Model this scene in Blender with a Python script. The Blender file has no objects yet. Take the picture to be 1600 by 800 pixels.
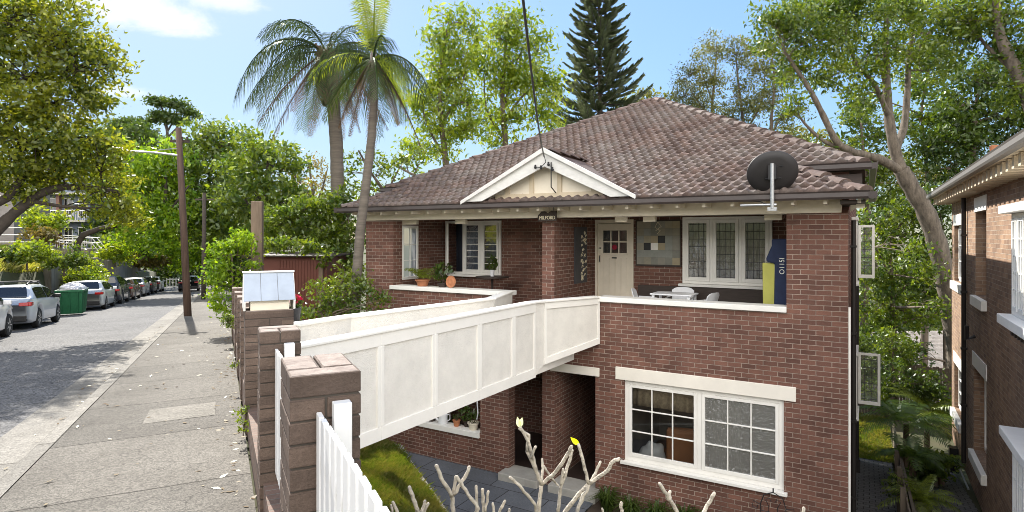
import bpy, math, random
import numpy as np
from mathutils import Vector, Matrix, noise
R = math.radians
rng = np.random.default_rng(11); random.seed(11)
sc = bpy.context.scene
COL = sc.collection
F, HV, EYE = 938.0, 368.0, 1.62

def W(u, v, Y):
    return Vector(((u - 800) / F * Y, Y, EYE + (HV - v) / F * Y))

# ------------------------------------------------------------------ frames of the place
TH = math.atan2(-0.509, 0.861)            # house: local x along the front to the right, y into the lot
CH = Vector((5.60, 10.0, 0.0))
TS = math.atan2(0.434, 0.901)             # street: local x across, y along the kerb (downhill)
def H(x, y, z=0.0):
    return Vector((CH.x + 0.861 * x + 0.509 * y, CH.y - 0.509 * x + 0.861 * y, z))
def hxy(X, Y):
    dx, dy = X - CH.x, Y - CH.y
    return 0.861 * dx - 0.509 * dy, 0.509 * dx + 0.861 * dy
def st(m):
    m = max(-40.0, min(95.0, m))
    return -0.0548 * m
def S(n, m, dz=0.0):
    return Vector((0.901 * n - 0.434 * m, 0.434 * n + 0.901 * m, st(m) + dz))
def nm(X, Y):
    return 0.901 * X + 0.434 * Y, -0.434 * X + 0.901 * Y
def sm(a, b, x):
    t = max(0.0, min(1.0, (x - a) / (b - a)))
    return t * t * (3 - 2 * t)

# ------------------------------------------------------------------ materials
def newmat(name):
    m = bpy.data.materials.new(name); m.use_nodes = True
    nt = m.node_tree; nt.nodes.clear()
    return m, nt, nt.nodes, nt.links
def nd(ns, t, **k):
    n = ns.new(t)
    for a, b in k.items():
        if a == 'ins':
            for i, v in b.items(): n.inputs[i].default_value = v
        else: setattr(n, a, b)
    return n
def rgba(c): return (c[0], c[1], c[2], 1.0)

def mat(name, col, rough=0.6, metal=0.0, spec=0.4, var=0.0, vscale=3.0, bump=0.0, bscale=40.0, col2=None, coat=0.0, stretch=None, bdist=0.01):
    m, nt, ns, ln = newmat(name)
    out = nd(ns, 'ShaderNodeOutputMaterial'); b = nd(ns, 'ShaderNodeBsdfPrincipled')
    ln.new(b.outputs[0], out.inputs[0])
    b.inputs['Base Color'].default_value = rgba(col); b.inputs['Roughness'].default_value = rough
    b.inputs['Metallic'].default_value = metal; b.inputs['Specular IOR Level'].default_value = spec
    b.inputs['Coat Weight'].default_value = coat
    tc = nd(ns, 'ShaderNodeTexCoord'); co = tc.outputs['Object']
    if stretch:
        mp = nd(ns, 'ShaderNodeMapping'); mp.inputs['Scale'].default_value = stretch
        ln.new(co, mp.inputs[0]); co = mp.outputs[0]
    if var or col2:
        n = nd(ns, 'ShaderNodeTexNoise', ins={'Scale': vscale, 'Detail': 8.0, 'Roughness': 0.65})
        ln.new(co, n.inputs['Vector'])
        r = nd(ns, 'ShaderNodeMapRange', ins={1: 0.3, 2: 0.7})
        ln.new(n.outputs[0], r.inputs[0])
        mx = nd(ns, 'ShaderNodeMix', data_type='RGBA')
        c2 = col2 or tuple(c * (1 - var) for c in col)
        c1 = col if col2 else tuple(min(1, c * (1 + var)) for c in col)
        mx.inputs[6].default_value = rgba(c1); mx.inputs[7].default_value = rgba(c2)
        ln.new(r.outputs[0], mx.inputs[0]); ln.new(mx.outputs[2], b.inputs['Base Color'])
    if bump:
        n2 = nd(ns, 'ShaderNodeTexNoise', ins={'Scale': bscale, 'Detail': 6.0, 'Roughness': 0.6})
        ln.new(co, n2.inputs['Vector'])
        bp = nd(ns, 'ShaderNodeBump', ins={'Strength': bump, 'Distance': bdist})
        ln.new(n2.outputs[0], bp.inputs['Height']); ln.new(bp.outputs[0], b.inputs['Normal'])
    return m

def brickmat(name, c1, c2, mortar, w=0.24, h=0.086, ms=0.006, offset=0.5, stain=0.35, bumpd=0.006, rough=0.8, odd=None, mdark=0.25):
    m, nt, ns, ln = newmat(name)
    out = nd(ns, 'ShaderNodeOutputMaterial'); b = nd(ns, 'ShaderNodeBsdfPrincipled', ins={'Roughness': rough, 'Specular IOR Level': 0.25})
    ln.new(b.outputs[0], out.inputs[0])
    uv = nd(ns, 'ShaderNodeUVMap')
    # tiny wobble so the joints are not ruler straight
    wn = nd(ns, 'ShaderNodeTexNoise', ins={'Scale': 6.0, 'Detail': 3.0}); ln.new(uv.outputs[0], wn.inputs['Vector'])
    sub = nd(ns, 'ShaderNodeVectorMath', operation='SUBTRACT'); sub.inputs[1].default_value = (0.5, 0.5, 0.5)
    ln.new(wn.outputs['Color'], sub.inputs[0])
    scl = nd(ns, 'ShaderNodeVectorMath', operation='SCALE'); scl.inputs['Scale'].default_value = 0.008
    ln.new(sub.outputs[0], scl.inputs[0])
    add = nd(ns, 'ShaderNodeVectorMath', operation='ADD'); ln.new(uv.outputs[0], add.inputs[0]); ln.new(scl.outputs[0], add.inputs[1])
    bt = nd(ns, 'ShaderNodeTexBrick', offset=offset, ins={'Scale': 1.0, 'Brick Width': w, 'Row Height': h, 'Mortar Size': ms, 'Mortar Smooth': 0.25, 'Bias': 0.0})
    bt.inputs['Color1'].default_value = rgba(c1); bt.inputs['Color2'].default_value = rgba(c2); bt.inputs['Mortar'].default_value = rgba(mortar)
    ln.new(add.outputs[0], bt.inputs['Vector'])
    # second brick sample for a few odd bricks
    n1 = nd(ns, 'ShaderNodeTexNoise', ins={'Scale': 0.9, 'Detail': 7.0, 'Roughness': 0.7}); ln.new(uv.outputs[0], n1.inputs['Vector'])
    mr = nd(ns, 'ShaderNodeMapRange', ins={1: 0.3, 2: 0.72, 3: 1.0 - stain, 4: 1.0 + stain * 0.7}); ln.new(n1.outputs[0], mr.inputs[0])
    n2 = nd(ns, 'ShaderNodeTexNoise', ins={'Scale': 70.0, 'Detail': 4.0, 'Roughness': 0.7}); ln.new(uv.outputs[0], n2.inputs['Vector'])
    mr2 = nd(ns, 'ShaderNodeMapRange', ins={1: 0.25, 2: 0.75, 3: 0.78, 4: 1.22}); ln.new(n2.outputs[0], mr2.inputs[0])
    mu = nd(ns, 'ShaderNodeMath', operation='MULTIPLY'); ln.new(mr.outputs[0], mu.inputs[0]); ln.new(mr2.outputs[0], mu.inputs[1])
    vm = nd(ns, 'ShaderNodeVectorMath', operation='SCALE'); ln.new(bt.outputs['Color'], vm.inputs[0]); ln.new(mu.outputs[0], vm.inputs['Scale'])
    # patches where the joints have gone dirty
    n3 = nd(ns, 'ShaderNodeTexNoise', ins={'Scale': 1.7, 'Detail': 5.0, 'Roughness': 0.75}); ln.new(uv.outputs[0], n3.inputs['Vector'])
    m3 = nd(ns, 'ShaderNodeMapRange', ins={1: 0.44, 2: 0.62, 3: 0.0, 4: 0.6}); ln.new(n3.outputs[0], m3.inputs[0])
    m4 = nd(ns, 'ShaderNodeMath', operation='MULTIPLY'); ln.new(m3.outputs[0], m4.inputs[0]); ln.new(bt.outputs['Fac'], m4.inputs[1])
    mx = nd(ns, 'ShaderNodeMix', data_type='RGBA'); ln.new(m4.outputs[0], mx.inputs[0]); ln.new(vm.outputs[0], mx.inputs[6])
    mx.inputs[7].default_value = rgba(tuple(c * mdark for c in mortar))
    ln.new(mx.outputs[2], b.inputs['Base Color'])
    ht = nd(ns, 'ShaderNodeMath', operation='MULTIPLY_ADD'); ln.new(bt.outputs['Fac'], ht.inputs[0]); ht.inputs[1].default_value = -1.0
    nm_ = nd(ns, 'ShaderNodeMath', operation='MULTIPLY'); ln.new(n2.outputs[0], nm_.inputs[0]); nm_.inputs[1].default_value = 0.5
    ln.new(nm_.outputs[0], ht.inputs[2])
    bp = nd(ns, 'ShaderNodeBump', ins={'Strength': 0.9, 'Distance': bumpd}); ln.new(ht.outputs[0], bp.inputs['Height'])
    ln.new(bp.outputs[0], b.inputs['Normal'])
    return m

def glassmat(name, tint=(0.9, 0.92, 0.9), refl=0.1, wavy=0.0, wdist=.02, wscale=25.0, lead=None, grime=0.0):
    m, nt, ns, ln = newmat(name)
    out = nd(ns, 'ShaderNodeOutputMaterial')
    tr = nd(ns, 'ShaderNodeBsdfTransparent'); tr.inputs[0].default_value = rgba(tint)
    gl = nd(ns, 'ShaderNodeBsdfGlossy', ins={'Roughness': 0.02}); gl.inputs[0].default_value = (0.95, 0.97, 1, 1)
    lw = nd(ns, 'ShaderNodeFresnel', ins={'IOR': 1.5})
    mr = nd(ns, 'ShaderNodeMapRange', ins={1: 0.0, 2: 1.0, 3: refl, 4: 1.0}); ln.new(lw.outputs[0], mr.inputs[0])
    mx = nd(ns, 'ShaderNodeMixShader'); ln.new(mr.outputs[0], mx.inputs[0]); ln.new(tr.outputs[0], mx.inputs[1]); ln.new(gl.outputs[0], mx.inputs[2])
    last = mx.outputs[0]
    uv = nd(ns, 'ShaderNodeTexCoord')
    if wavy:
        n = nd(ns, 'ShaderNodeTexNoise', ins={'Scale': wscale, 'Detail': 2.0, 'Distortion': 1.0}); ln.new(uv.outputs['Object'], n.inputs['Vector'])
        bp = nd(ns, 'ShaderNodeBump', ins={'Strength': wavy, 'Distance': wdist}); ln.new(n.outputs[0], bp.inputs['Height'])
        ln.new(bp.outputs[0], gl.inputs['Normal'])
    if grime:
        df = nd(ns, 'ShaderNodeBsdfDiffuse'); df.inputs[0].default_value = (0.5, 0.5, 0.47, 1)
        m2 = nd(ns, 'ShaderNodeMixShader', ins={0: grime}); ln.new(last, m2.inputs[1]); ln.new(df.outputs[0], m2.inputs[2]); last = m2.outputs[0]
    if lead:
        um = nd(ns, 'ShaderNodeUVMap')
        bt = nd(ns, 'ShaderNodeTexBrick', offset=0.0, ins={'Scale': 1.0, 'Brick Width': lead[0], 'Row Height': lead[1], 'Mortar Size': lead[2], 'Mortar Smooth': 0.0})
        ln.new(um.outputs[0], bt.inputs['Vector'])
        dk = nd(ns, 'ShaderNodeBsdfPrincipled', ins={'Roughness': 0.5}); dk.inputs['Base Color'].default_value = rgba(lead[3])
        m3 = nd(ns, 'ShaderNodeMixShader'); ln.new(bt.outputs['Fac'], m3.inputs[0]); ln.new(last, m3.inputs[1]); ln.new(dk.outputs[0], m3.inputs[2]); last = m3.outputs[0]
    ln.new(last, out.inputs[0])
    return m

def leafmat(name, c1, c2, trans=0.45, gloss=0.08, tboost=(1.3, 1.35, 0.6), rough=0.45, vscale=0.6):
    m, nt, ns, ln = newmat(name)
    out = nd(ns, 'ShaderNodeOutputMaterial')
    geo = nd(ns, 'ShaderNodeNewGeometry')
    mx = nd(ns, 'ShaderNodeMix', data_type='RGBA'); mx.inputs[6].default_value = rgba(c1); mx.inputs[7].default_value = rgba(c2)
    tc = nd(ns, 'ShaderNodeTexCoord'); n = nd(ns, 'ShaderNodeTexNoise', ins={'Scale': vscale, 'Detail': 3.0}); ln.new(tc.outputs['Object'], n.inputs['Vector'])
    a = nd(ns, 'ShaderNodeMath', operation='MULTIPLY_ADD'); ln.new(n.outputs[0], a.inputs[0]); a.inputs[1].default_value = 2.2; a.inputs[2].default_value = -1.1
    b = nd(ns, 'ShaderNodeMath', operation='ADD', use_clamp=True); ln.new(a.outputs[0], b.inputs[0]); ln.new(geo.outputs['Random Per Island'], b.inputs[1])
    ln.new(b.outputs[0], mx.inputs[0])
    df = nd(ns, 'ShaderNodeBsdfDiffuse'); ln.new(mx.outputs[2], df.inputs[0])
    tb = nd(ns, 'ShaderNodeVectorMath', operation='MULTIPLY'); ln.new(mx.outputs[2], tb.inputs[0]); tb.inputs[1].default_value = tboost
    tl = nd(ns, 'ShaderNodeBsdfTranslucent'); ln.new(tb.outputs[0], tl.inputs[0])
    m1 = nd(ns, 'ShaderNodeMixShader', ins={0: trans}); ln.new(df.outputs[0], m1.inputs[1]); ln.new(tl.outputs[0], m1.inputs[2])
    gl = nd(ns, 'ShaderNodeBsdfGlossy', ins={'Roughness': rough}); gl.inputs[0].default_value = (0.8, 0.85, 0.8, 1)
    m2 = nd(ns, 'ShaderNodeMixShader', ins={0: gloss}); ln.new(m1.outputs[0], m2.inputs[1]); ln.new(gl.outputs[0], m2.inputs[2])
    ln.new(m2.outputs[0], out.inputs[0])
    return m

M = {}
M['brick'] = brickmat('house brick', (0.198, 0.096, 0.07), (0.122, 0.061, 0.047), (0.39, 0.31, 0.255), ms=0.0065)
M['brick_nb'] = brickmat('neighbour brick', (0.335, 0.22, 0.143), (0.21, 0.134, 0.094), (0.42, 0.35, 0.28), ms=0.006, stain=0.3)
M['pier'] = brickmat('fence pier brick', (0.15, 0.108, 0.085), (0.085, 0.062, 0.051), (0.05, 0.042, 0.036), w=0.23, h=0.078, ms=0.0001, stain=0.5, bumpd=0.012)
M['pier_sun_tint'] = mat('pale sun tinted pier top', (0.30, 0.25, 0.215), 0.9, col2=(0.17, 0.13, 0.11), vscale=14.0, bump=0.8, bscale=50)  # sunlight on the pier tops, put into a paler colour
M['pier_core'] = mat('pier joint', (0.07, 0.06, 0.05), 0.95)
M['lowwall'] = brickmat('low wall brick', (0.17, 0.11, 0.085), (0.11, 0.075, 0.06), (0.2, 0.17, 0.14), h=0.08, ms=0.007)
M['white'] = mat('white paint', (0.80, 0.785, 0.74), 0.5, var=0.06, vscale=2.0)
M['cream'] = mat('cream paint', (0.72, 0.65, 0.53), 0.6, var=0.08, vscale=2.5)
M['lintel'] = mat('painted lintel', (0.76, 0.72, 0.64), 0.65, var=0.06, vscale=2.5)
M['barge'] = mat('weathered white barge paint', (0.66, 0.65, 0.62), 0.6, var=0.1, vscale=5.0, stretch=(1, 1, 3))
M['render'] = mat('painted render', (0.80, 0.78, 0.73), 0.75, var=0.05, vscale=1.6, bump=0.25, bscale=60)
M['roughcast'] = mat('roughcast render', (0.75, 0.725, 0.67), 0.9, var=0.08, vscale=3.0, bump=1.0, bscale=75, bdist=.012)
M['fencewhite'] = mat('powder coated white metal', (0.74, 0.74, 0.73), 0.4, var=0.03)
M['gutter'] = mat('brown gutter paint', (0.055, 0.043, 0.04), 0.35, var=0.2, vscale=2)
M['soffit'] = mat('soffit boards', (0.55, 0.46, 0.33), 0.7, var=0.1)
M['darkwood'] = mat('dark stained wood', (0.045, 0.032, 0.026), 0.6, var=0.25, vscale=6, stretch=(1, 1, 8))
M['iron'] = mat('black iron', (0.02, 0.02, 0.022), 0.45)
M['pipe_brown'] = mat('dark downpipe', (0.03, 0.026, 0.025), 0.4)
M['glass'] = glassmat('clear glass', refl=0.16)
M['glass_wavy'] = glassmat('wavy obscure glass', tint=(0.4, 0.42, 0.4), refl=0.22, wavy=0.5, wscale=20, grime=0.22, wdist=.035)
M['glass_clear'] = glassmat('window glass', refl=0.05)
M['glass_lead'] = glassmat('leaded glass', refl=0.14, lead=(0.115, 0.165, 0.006, (0.03, 0.03, 0.03)), grime=0.05, wavy=0.15, wscale=9)
M['glass_bars'] = glassmat('barred glass', tint=(0.75, 0.8, 0.85), refl=0.22, wavy=0.2, wscale=6)
def frostmat():
    m, nt, ns, ln = newmat('frosted glass'); out = nd(ns, 'ShaderNodeOutputMaterial'); t = nd(ns, 'ShaderNodeBsdfTranslucent'); t.inputs[0].default_value = (.85, .88, .9, 1); tr = nd(ns, 'ShaderNodeBsdfTransparent'); tr.inputs[0].default_value = (.9, .9, .9, 1)
    mx = nd(ns, 'ShaderNodeMixShader', ins={0: .45}); ln.new(t.outputs[0], mx.inputs[1]); ln.new(tr.outputs[0], mx.inputs[2]); ln.new(mx.outputs[0], out.inputs[0]); return m
M['glass_frost'] = frostmat()
M['room'] = mat('room plaster', (0.42, 0.37, 0.30), 0.9, var=0.1)
M['porchfloor'] = mat('dark porch tiles', (0.045, 0.03, 0.026), .6, var=.2)
M['floorboard'] = mat('floor boards', (0.2, 0.13, 0.08), 0.5)
M['lace'] = mat('lace curtain', (0.55, 0.51, 0.43), 0.9, var=0.35, vscale=9, stretch=(3, 1, 0.5))
M['bark'] = mat('grey brown bark', (0.13, 0.10, 0.075), 0.9, var=0.35, vscale=4, bump=0.7, bscale=14, stretch=(2, 2, 0.5))
M['barkpale'] = mat('pale bark', (0.14, 0.115, 0.09), 0.9, var=0.55, vscale=3.5, bump=1.0, bscale=10, stretch=(2, 2, 0.7), bdist=.03)
M['barkdark'] = mat('dark bark', (0.05, 0.04, 0.032), 0.9, var=0.35, vscale=5, bump=0.7, bscale=14)
M['palmtrunk'] = mat('palm trunk', (0.135, 0.115, 0.095), 0.9, var=0.3, vscale=3, bump=0.8, bscale=9, stretch=(0.6, 0.6, 5))
M['palmboot'] = mat('palm boots', (0.13, 0.09, 0.06), 0.95, var=0.4, vscale=7, bump=1.0, bscale=20)
M['pole'] = mat('hardwood pole', (0.095, 0.06, 0.045), 0.8, var=0.35, vscale=3, stretch=(4, 4, 0.3))
M['galv'] = mat('galvanised steel', (0.45, 0.46, 0.47), 0.4, metal=0.7, var=0.15, vscale=20)
M['dish'] = mat('dark grey dish', (0.028, 0.026, 0.027), 0.55, var=0.15, vscale=4)
M['dishrim'] = mat('pale dish rim', (0.35, 0.35, 0.35), 0.5)
M['terracotta'] = mat('terracotta', (0.42, 0.17, 0.08), 0.75, var=0.2, vscale=5)
M['plastic'] = mat('white plastic', (0.75, 0.76, 0.78), 0.35)
M['concrete'] = mat('concrete', (0.36, 0.345, 0.31), 0.9, var=0.18, vscale=2.2, bump=0.5, bscale=60)
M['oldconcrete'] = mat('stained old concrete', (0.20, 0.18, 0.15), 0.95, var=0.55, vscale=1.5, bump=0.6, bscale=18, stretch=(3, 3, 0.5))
M['shed'] = mat('red brown steel sheet', (0.125, 0.042, 0.03), 0.55, var=0.1, vscale=2)
M['postwood'] = mat('weathered post wood', (0.17, 0.125, 0.09), 0.9, var=0.3, vscale=4, stretch=(3, 3, 0.4))
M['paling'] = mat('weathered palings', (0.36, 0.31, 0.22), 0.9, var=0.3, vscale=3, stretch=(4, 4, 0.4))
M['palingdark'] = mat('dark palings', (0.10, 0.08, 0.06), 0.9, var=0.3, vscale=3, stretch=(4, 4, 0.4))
M['letterbox'] = mat('pale blue painted timber', (0.36, 0.41, 0.48), 0.6, var=0.1, vscale=6)
M['letterboxwall'] = mat('cream painted timber', (0.72, 0.66, 0.54), 0.6, var=0.08)
M['navy'] = mat('navy fabric', (0.012, 0.022, 0.065), 0.7, var=0.25, vscale=4)
M['limeyellow'] = mat('yellow green foam', (0.46, 0.45, 0.10), 0.6, var=0.1)
M['palebox'] = mat('pale text print', (0.75, 0.75, 0.7), 0.6)
M['signdark'] = mat('dark sign board', (0.035, 0.022, 0.016), 0.6)
M['signtext'] = mat('cream sign letters', (0.78, 0.7, 0.5), 0.5)
M['tan'] = mat('tan upholstery', (0.34, 0.14, 0.055), 0.6, var=0.1)
M['cloth'] = mat('white cloth', (0.72, 0.73, 0.76), 0.85, var=0.08)
M['soil'] = mat('garden soil', (0.06, 0.042, 0.03), 1.0, var=0.3, bump=0.8, bscale=20)
M['frangi'] = mat('frangipani bark', (0.47, 0.42, 0.34), 0.75, var=0.4, vscale=22, bump=1.0, bscale=45, bdist=.02)
M['thrubbish'] = mat('silver plastic sheet', (0.5, 0.5, 0.53), 0.25, var=0.35, vscale=3, spec=0.7)
M['bingreen'] = mat('green steel skip', (0.018, 0.115, 0.05), 0.5, var=0.2, vscale=4)
M['rubber'] = mat('tyre rubber', (0.018, 0.018, 0.018), 0.8)
M['rim'] = mat('alloy rim', (0.45, 0.45, 0.46), 0.3, metal=0.7)
M['carglass'] = mat('tinted car glass', (0.012, 0.014, 0.016), 0.04, spec=0.8)
M['redlamp'] = mat('red lamp lens', (0.4, 0.012, 0.012), 0.15, spec=0.6)
M['headlamp'] = mat('clear lamp lens', (0.65, 0.67, 0.7), 0.08, spec=0.8)
M['blackplastic'] = mat('black plastic trim', (0.02, 0.02, 0.021), 0.55)
M['plate'] = mat('number plate', (0.6, 0.58, 0.45), 0.5)
M['leadpanel_dark'] = mat('black square', (0.008, 0.008, 0.01), 0.3)

# footpath concrete: aggregate, stains, transverse joints
def groundmat(name, c1, c2, agg=(900, 0.25), stain=(0.7, 0.3), joints=None, rough=0.9, patch=None, bump=0.4, crack=0.0):
    m, nt, ns, ln = newmat(name)
    out = nd(ns, 'ShaderNodeOutputMaterial'); b = nd(ns, 'ShaderNodeBsdfPrincipled', ins={'Roughness': rough, 'Specular IOR Level': 0.25})
    ln.new(b.outputs[0], out.inputs[0])
    uv = nd(ns, 'ShaderNodeUVMap')
    n1 = nd(ns, 'ShaderNodeTexNoise', ins={'Scale': stain[0], 'Detail': 9.0, 'Roughness': 0.7}); ln.new(uv.outputs[0], n1.inputs['Vector'])
    mr = nd(ns, 'ShaderNodeMapRange', ins={1: 0.3, 2: 0.7}); ln.new(n1.outputs[0], mr.inputs[0])
    mx = nd(ns, 'ShaderNodeMix', data_type='RGBA'); mx.inputs[6].default_value = rgba(c1); mx.inputs[7].default_value = rgba(c2); ln.new(mr.outputs[0], mx.inputs[0])
    v = nd(ns, 'ShaderNodeTexVoronoi', ins={'Scale': agg[0]}); ln.new(uv.outputs[0], v.inputs['Vector'])
    sx = nd(ns, 'ShaderNodeSeparateColor'); ln.new(v.outputs['Color'], sx.inputs[0])
    mr2 = nd(ns, 'ShaderNodeMapRange', ins={3: 1 - agg[1], 4: 1 + agg[1]}); ln.new(sx.outputs[0], mr2.inputs[0])
    n4 = nd(ns, 'ShaderNodeTexNoise', ins={'Scale': 18.0, 'Detail': 6.0, 'Roughness': 0.8}); ln.new(uv.outputs[0], n4.inputs['Vector'])
    mr4 = nd(ns, 'ShaderNodeMapRange', ins={1: 0.25, 2: 0.75, 3: 1 - stain[1] * .6, 4: 1 + stain[1] * .6}); ln.new(n4.outputs[0], mr4.inputs[0])
    mm = nd(ns, 'ShaderNodeMath', operation='MULTIPLY'); ln.new(mr2.outputs[0], mm.inputs[0]); ln.new(mr4.outputs[0], mm.inputs[1])
    sc_ = nd(ns, 'ShaderNodeVectorMath', operation='SCALE'); ln.new(mx.outputs[2], sc_.inputs[0]); ln.new(mm.outputs[0], sc_.inputs['Scale'])
    col = sc_.outputs[0]
    hsock = v.outputs['Distance']
    if joints:
        wn = nd(ns, 'ShaderNodeTexNoise', ins={'Scale': 2.0, 'Detail': 4.0}); ln.new(uv.outputs[0], wn.inputs['Vector'])
        s2 = nd(ns, 'ShaderNodeVectorMath', operation='SCALE'); s2.inputs['Scale'].default_value = 0.05; ln.new(wn.outputs['Color'], s2.inputs[0])
        ad = nd(ns, 'ShaderNodeVectorMath', operation='ADD'); ln.new(uv.outputs[0], ad.inputs[0]); ln.new(s2.outputs[0], ad.inputs[1])
        bt = nd(ns, 'ShaderNodeTexBrick', offset=joints[3], ins={'Scale': 1.0, 'Brick Width': joints[0], 'Row Height': joints[1], 'Mortar Size': joints[2], 'Mortar Smooth': 0.3, 'Bias': 0.0})
        bt.inputs['Color1'].default_value = (1.12, 1.12, 1.12, 1); bt.inputs['Color2'].default_value = (0.86, 0.86, 0.86, 1); bt.inputs['Mortar'].default_value = (0.3, 0.28, 0.26, 1)
        ln.new(ad.outputs[0], bt.inputs['Vector'])
        vm = nd(ns, 'ShaderNodeVectorMath', operation='MULTIPLY'); ln.new(col, vm.inputs[0]); ln.new(bt.outputs['Color'], vm.inputs[1]); col = vm.outputs[0]
    if crack:
        vv = nd(ns, 'ShaderNodeTexVoronoi', feature='DISTANCE_TO_EDGE', ins={'Scale': crack})
        wn2 = nd(ns, 'ShaderNodeTexNoise', ins={'Scale': 3.0, 'Detail': 5.0}); ln.new(uv.outputs[0], wn2.inputs['Vector'])
        mxv = nd(ns, 'ShaderNodeVectorMath', operation='ADD'); ln.new(uv.outputs[0], mxv.inputs[0]); ln.new(wn2.outputs['Color'], mxv.inputs[1]); ln.new(mxv.outputs[0], vv.inputs['Vector'])
        lt = nd(ns, 'ShaderNodeMapRange', ins={1: 0.0, 2: 0.006, 3: 0.55, 4: 1.0}); ln.new(vv.outputs['Distance'], lt.inputs[0])
        s3 = nd(ns, 'ShaderNodeVectorMath', operation='SCALE'); ln.new(col, s3.inputs[0]); ln.new(lt.outputs[0], s3.inputs['Scale']); col = s3.outputs[0]
    ln.new(col, b.inputs['Base Color'])
    bp = nd(ns, 'ShaderNodeBump', ins={'Strength': bump, 'Distance': 0.006}); ln.new(hsock, bp.inputs['Height']); ln.new(bp.outputs[0], b.inputs['Normal'])
    return m
M['footpath'] = groundmat('footpath concrete', (0.148, 0.136, 0.117), (0.09, 0.081, 0.068), agg=(85, 0.4), joints=(6.0, 1.75, 0.012, 0.0), stain=(0.8, 0.35), crack=0.5)
M['patch'] = groundmat('patched concrete', (0.19, 0.175, 0.15), (0.13, 0.12, 0.10), agg=(60, 0.3), stain=(1.5, 0.3))
M['asphalt'] = groundmat('worn asphalt', (0.14, 0.137, 0.134), (0.085, 0.083, 0.082), agg=(48, 0.6), stain=(0.5, 0.3), crack=0.35)
M['kerb'] = groundmat('kerb concrete', (0.22, 0.206, 0.18), (0.135, 0.125, 0.108), agg=(90, 0.35), joints=(9.0, 2.4, 0.012, 0.0), stain=(1.5, 0.3))
M['bluestone'] = groundmat('bluestone paving', (0.15, 0.16, 0.18), (0.105, 0.112, 0.125), agg=(120, 0.15), joints=(0.95, 0.62, 0.012, 0.5), stain=(1.2, 0.3))
M['pavers'] = groundmat('grey pavers', (0.15, 0.145, 0.14), (0.10, 0.098, 0.094), agg=(120, 0.2), joints=(0.23, 0.20, 0.012, 0.5), stain=(1.2, 0.4))
M['earth'] = mat('earth and leaf mould', (0.085, 0.075, 0.04), 1.0, col2=(0.05, 0.065, 0.022), vscale=0.7, bump=0.8, bscale=8)
M['bankearth'] = mat('grassy bank', (0.16, 0.17, 0.05), 1.0, col2=(0.09, 0.085, 0.035), vscale=0.9, bump=0.8, bscale=8)
M['lawnbase'] = mat('lawn soil', (0.07, 0.10, 0.02), 1.0, col2=(0.11, 0.10, 0.04), vscale=1.5, bump=0.6, bscale=20)

# roof tiles: one random tint per tile, lichen
def tilemat():
    m, nt, ns, ln = newmat('terracotta roof tile')
    out = nd(ns, 'ShaderNodeOutputMaterial'); b = nd(ns, 'ShaderNodeBsdfPrincipled', ins={'Roughness': 0.8, 'Specular IOR Level': 0.3})
    ln.new(b.outputs[0], out.inputs[0])
    uv = nd(ns, 'ShaderNodeUVMap'); fl = nd(ns, 'ShaderNodeVectorMath', operation='FLOOR'); ln.new(uv.outputs[0], fl.inputs[0])
    wn = nd(ns, 'ShaderNodeTexWhiteNoise', noise_dimensions='2D'); ln.new(fl.outputs[0], wn.inputs['Vector'])
    cr = nd(ns, 'ShaderNodeValToRGB'); ln.new(wn.outputs['Value'], cr.inputs[0])
    cr.color_ramp.elements[0].color = (0.078, 0.054, 0.047, 1); cr.color_ramp.elements[1].color = (0.152, 0.104, 0.087, 1)
    e = cr.color_ramp.elements.new(0.55); e.color = (0.108, 0.072, 0.06, 1)
    tc = nd(ns, 'ShaderNodeTexCoord')
    n = nd(ns, 'ShaderNodeTexNoise', ins={'Scale': 1.1, 'Detail': 8.0, 'Roughness': 0.75}); ln.new(tc.outputs['Object'], n.inputs['Vector'])
    mr = nd(ns, 'ShaderNodeMapRange', ins={1: 0.42, 2: 0.7, 3: 0.0, 4: 0.85}); ln.new(n.outputs[0], mr.inputs[0])
    mx = nd(ns, 'ShaderNodeMix', data_type='RGBA'); ln.new(mr.outputs[0], mx.inputs[0]); ln.new(cr.outputs[0], mx.inputs[6]); mx.inputs[7].default_value = (0.17, 0.15, 0.135, 1)
    n2 = nd(ns, 'ShaderNodeTexNoise', ins={'Scale': 14.0, 'Detail': 6.0, 'Roughness': 0.8}); ln.new(tc.outputs['Object'], n2.inputs['Vector'])
    m2 = nd(ns, 'ShaderNodeMapRange', ins={1: 0.3, 2: 0.7, 3: 0.7, 4: 1.25}); ln.new(n2.outputs[0], m2.inputs[0])
    vs = nd(ns, 'ShaderNodeVectorMath', operation='SCALE'); ln.new(mx.outputs[2], vs.inputs[0]); ln.new(m2.outputs[0], vs.inputs['Scale'])
    ln.new(vs.outputs[0], b.inputs['Base Color'])
    return m
M['tile'] = tilemat()

# ------------------------------------------------------------------ object helpers
def link(o, parent=None):
    COL.objects.link(o)
    if parent is not None: o.parent = parent
    return o
def tag(o, label, cat, group=None, kind=None):
    if label: o['label'] = label
    if cat: o['category'] = cat
    if group: o['group'] = group
    if kind: o['kind'] = kind
    return o
def thing(name, label, cat, loc=(0, 0, 0), rz=0.0, group=None):
    o = bpy.data.objects.new(name, None); o.empty_display_size = 0.2
    link(o); o.location = loc; o.rotation_euler = (0, 0, rz)
    return tag(o, label, cat, group)
def copy_tree(o, parent=None, loc=None, rz=None, label=None):
    c = o.copy(); COL.objects.link(c)
    if parent is not None: c.parent = parent
    if loc is not None: c.location = loc
    if rz is not None: c.rotation_euler = (0, 0, rz)
    if label: c['label'] = label
    for ch in list(o.children): copy_tree(ch, c)
    return c

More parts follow.
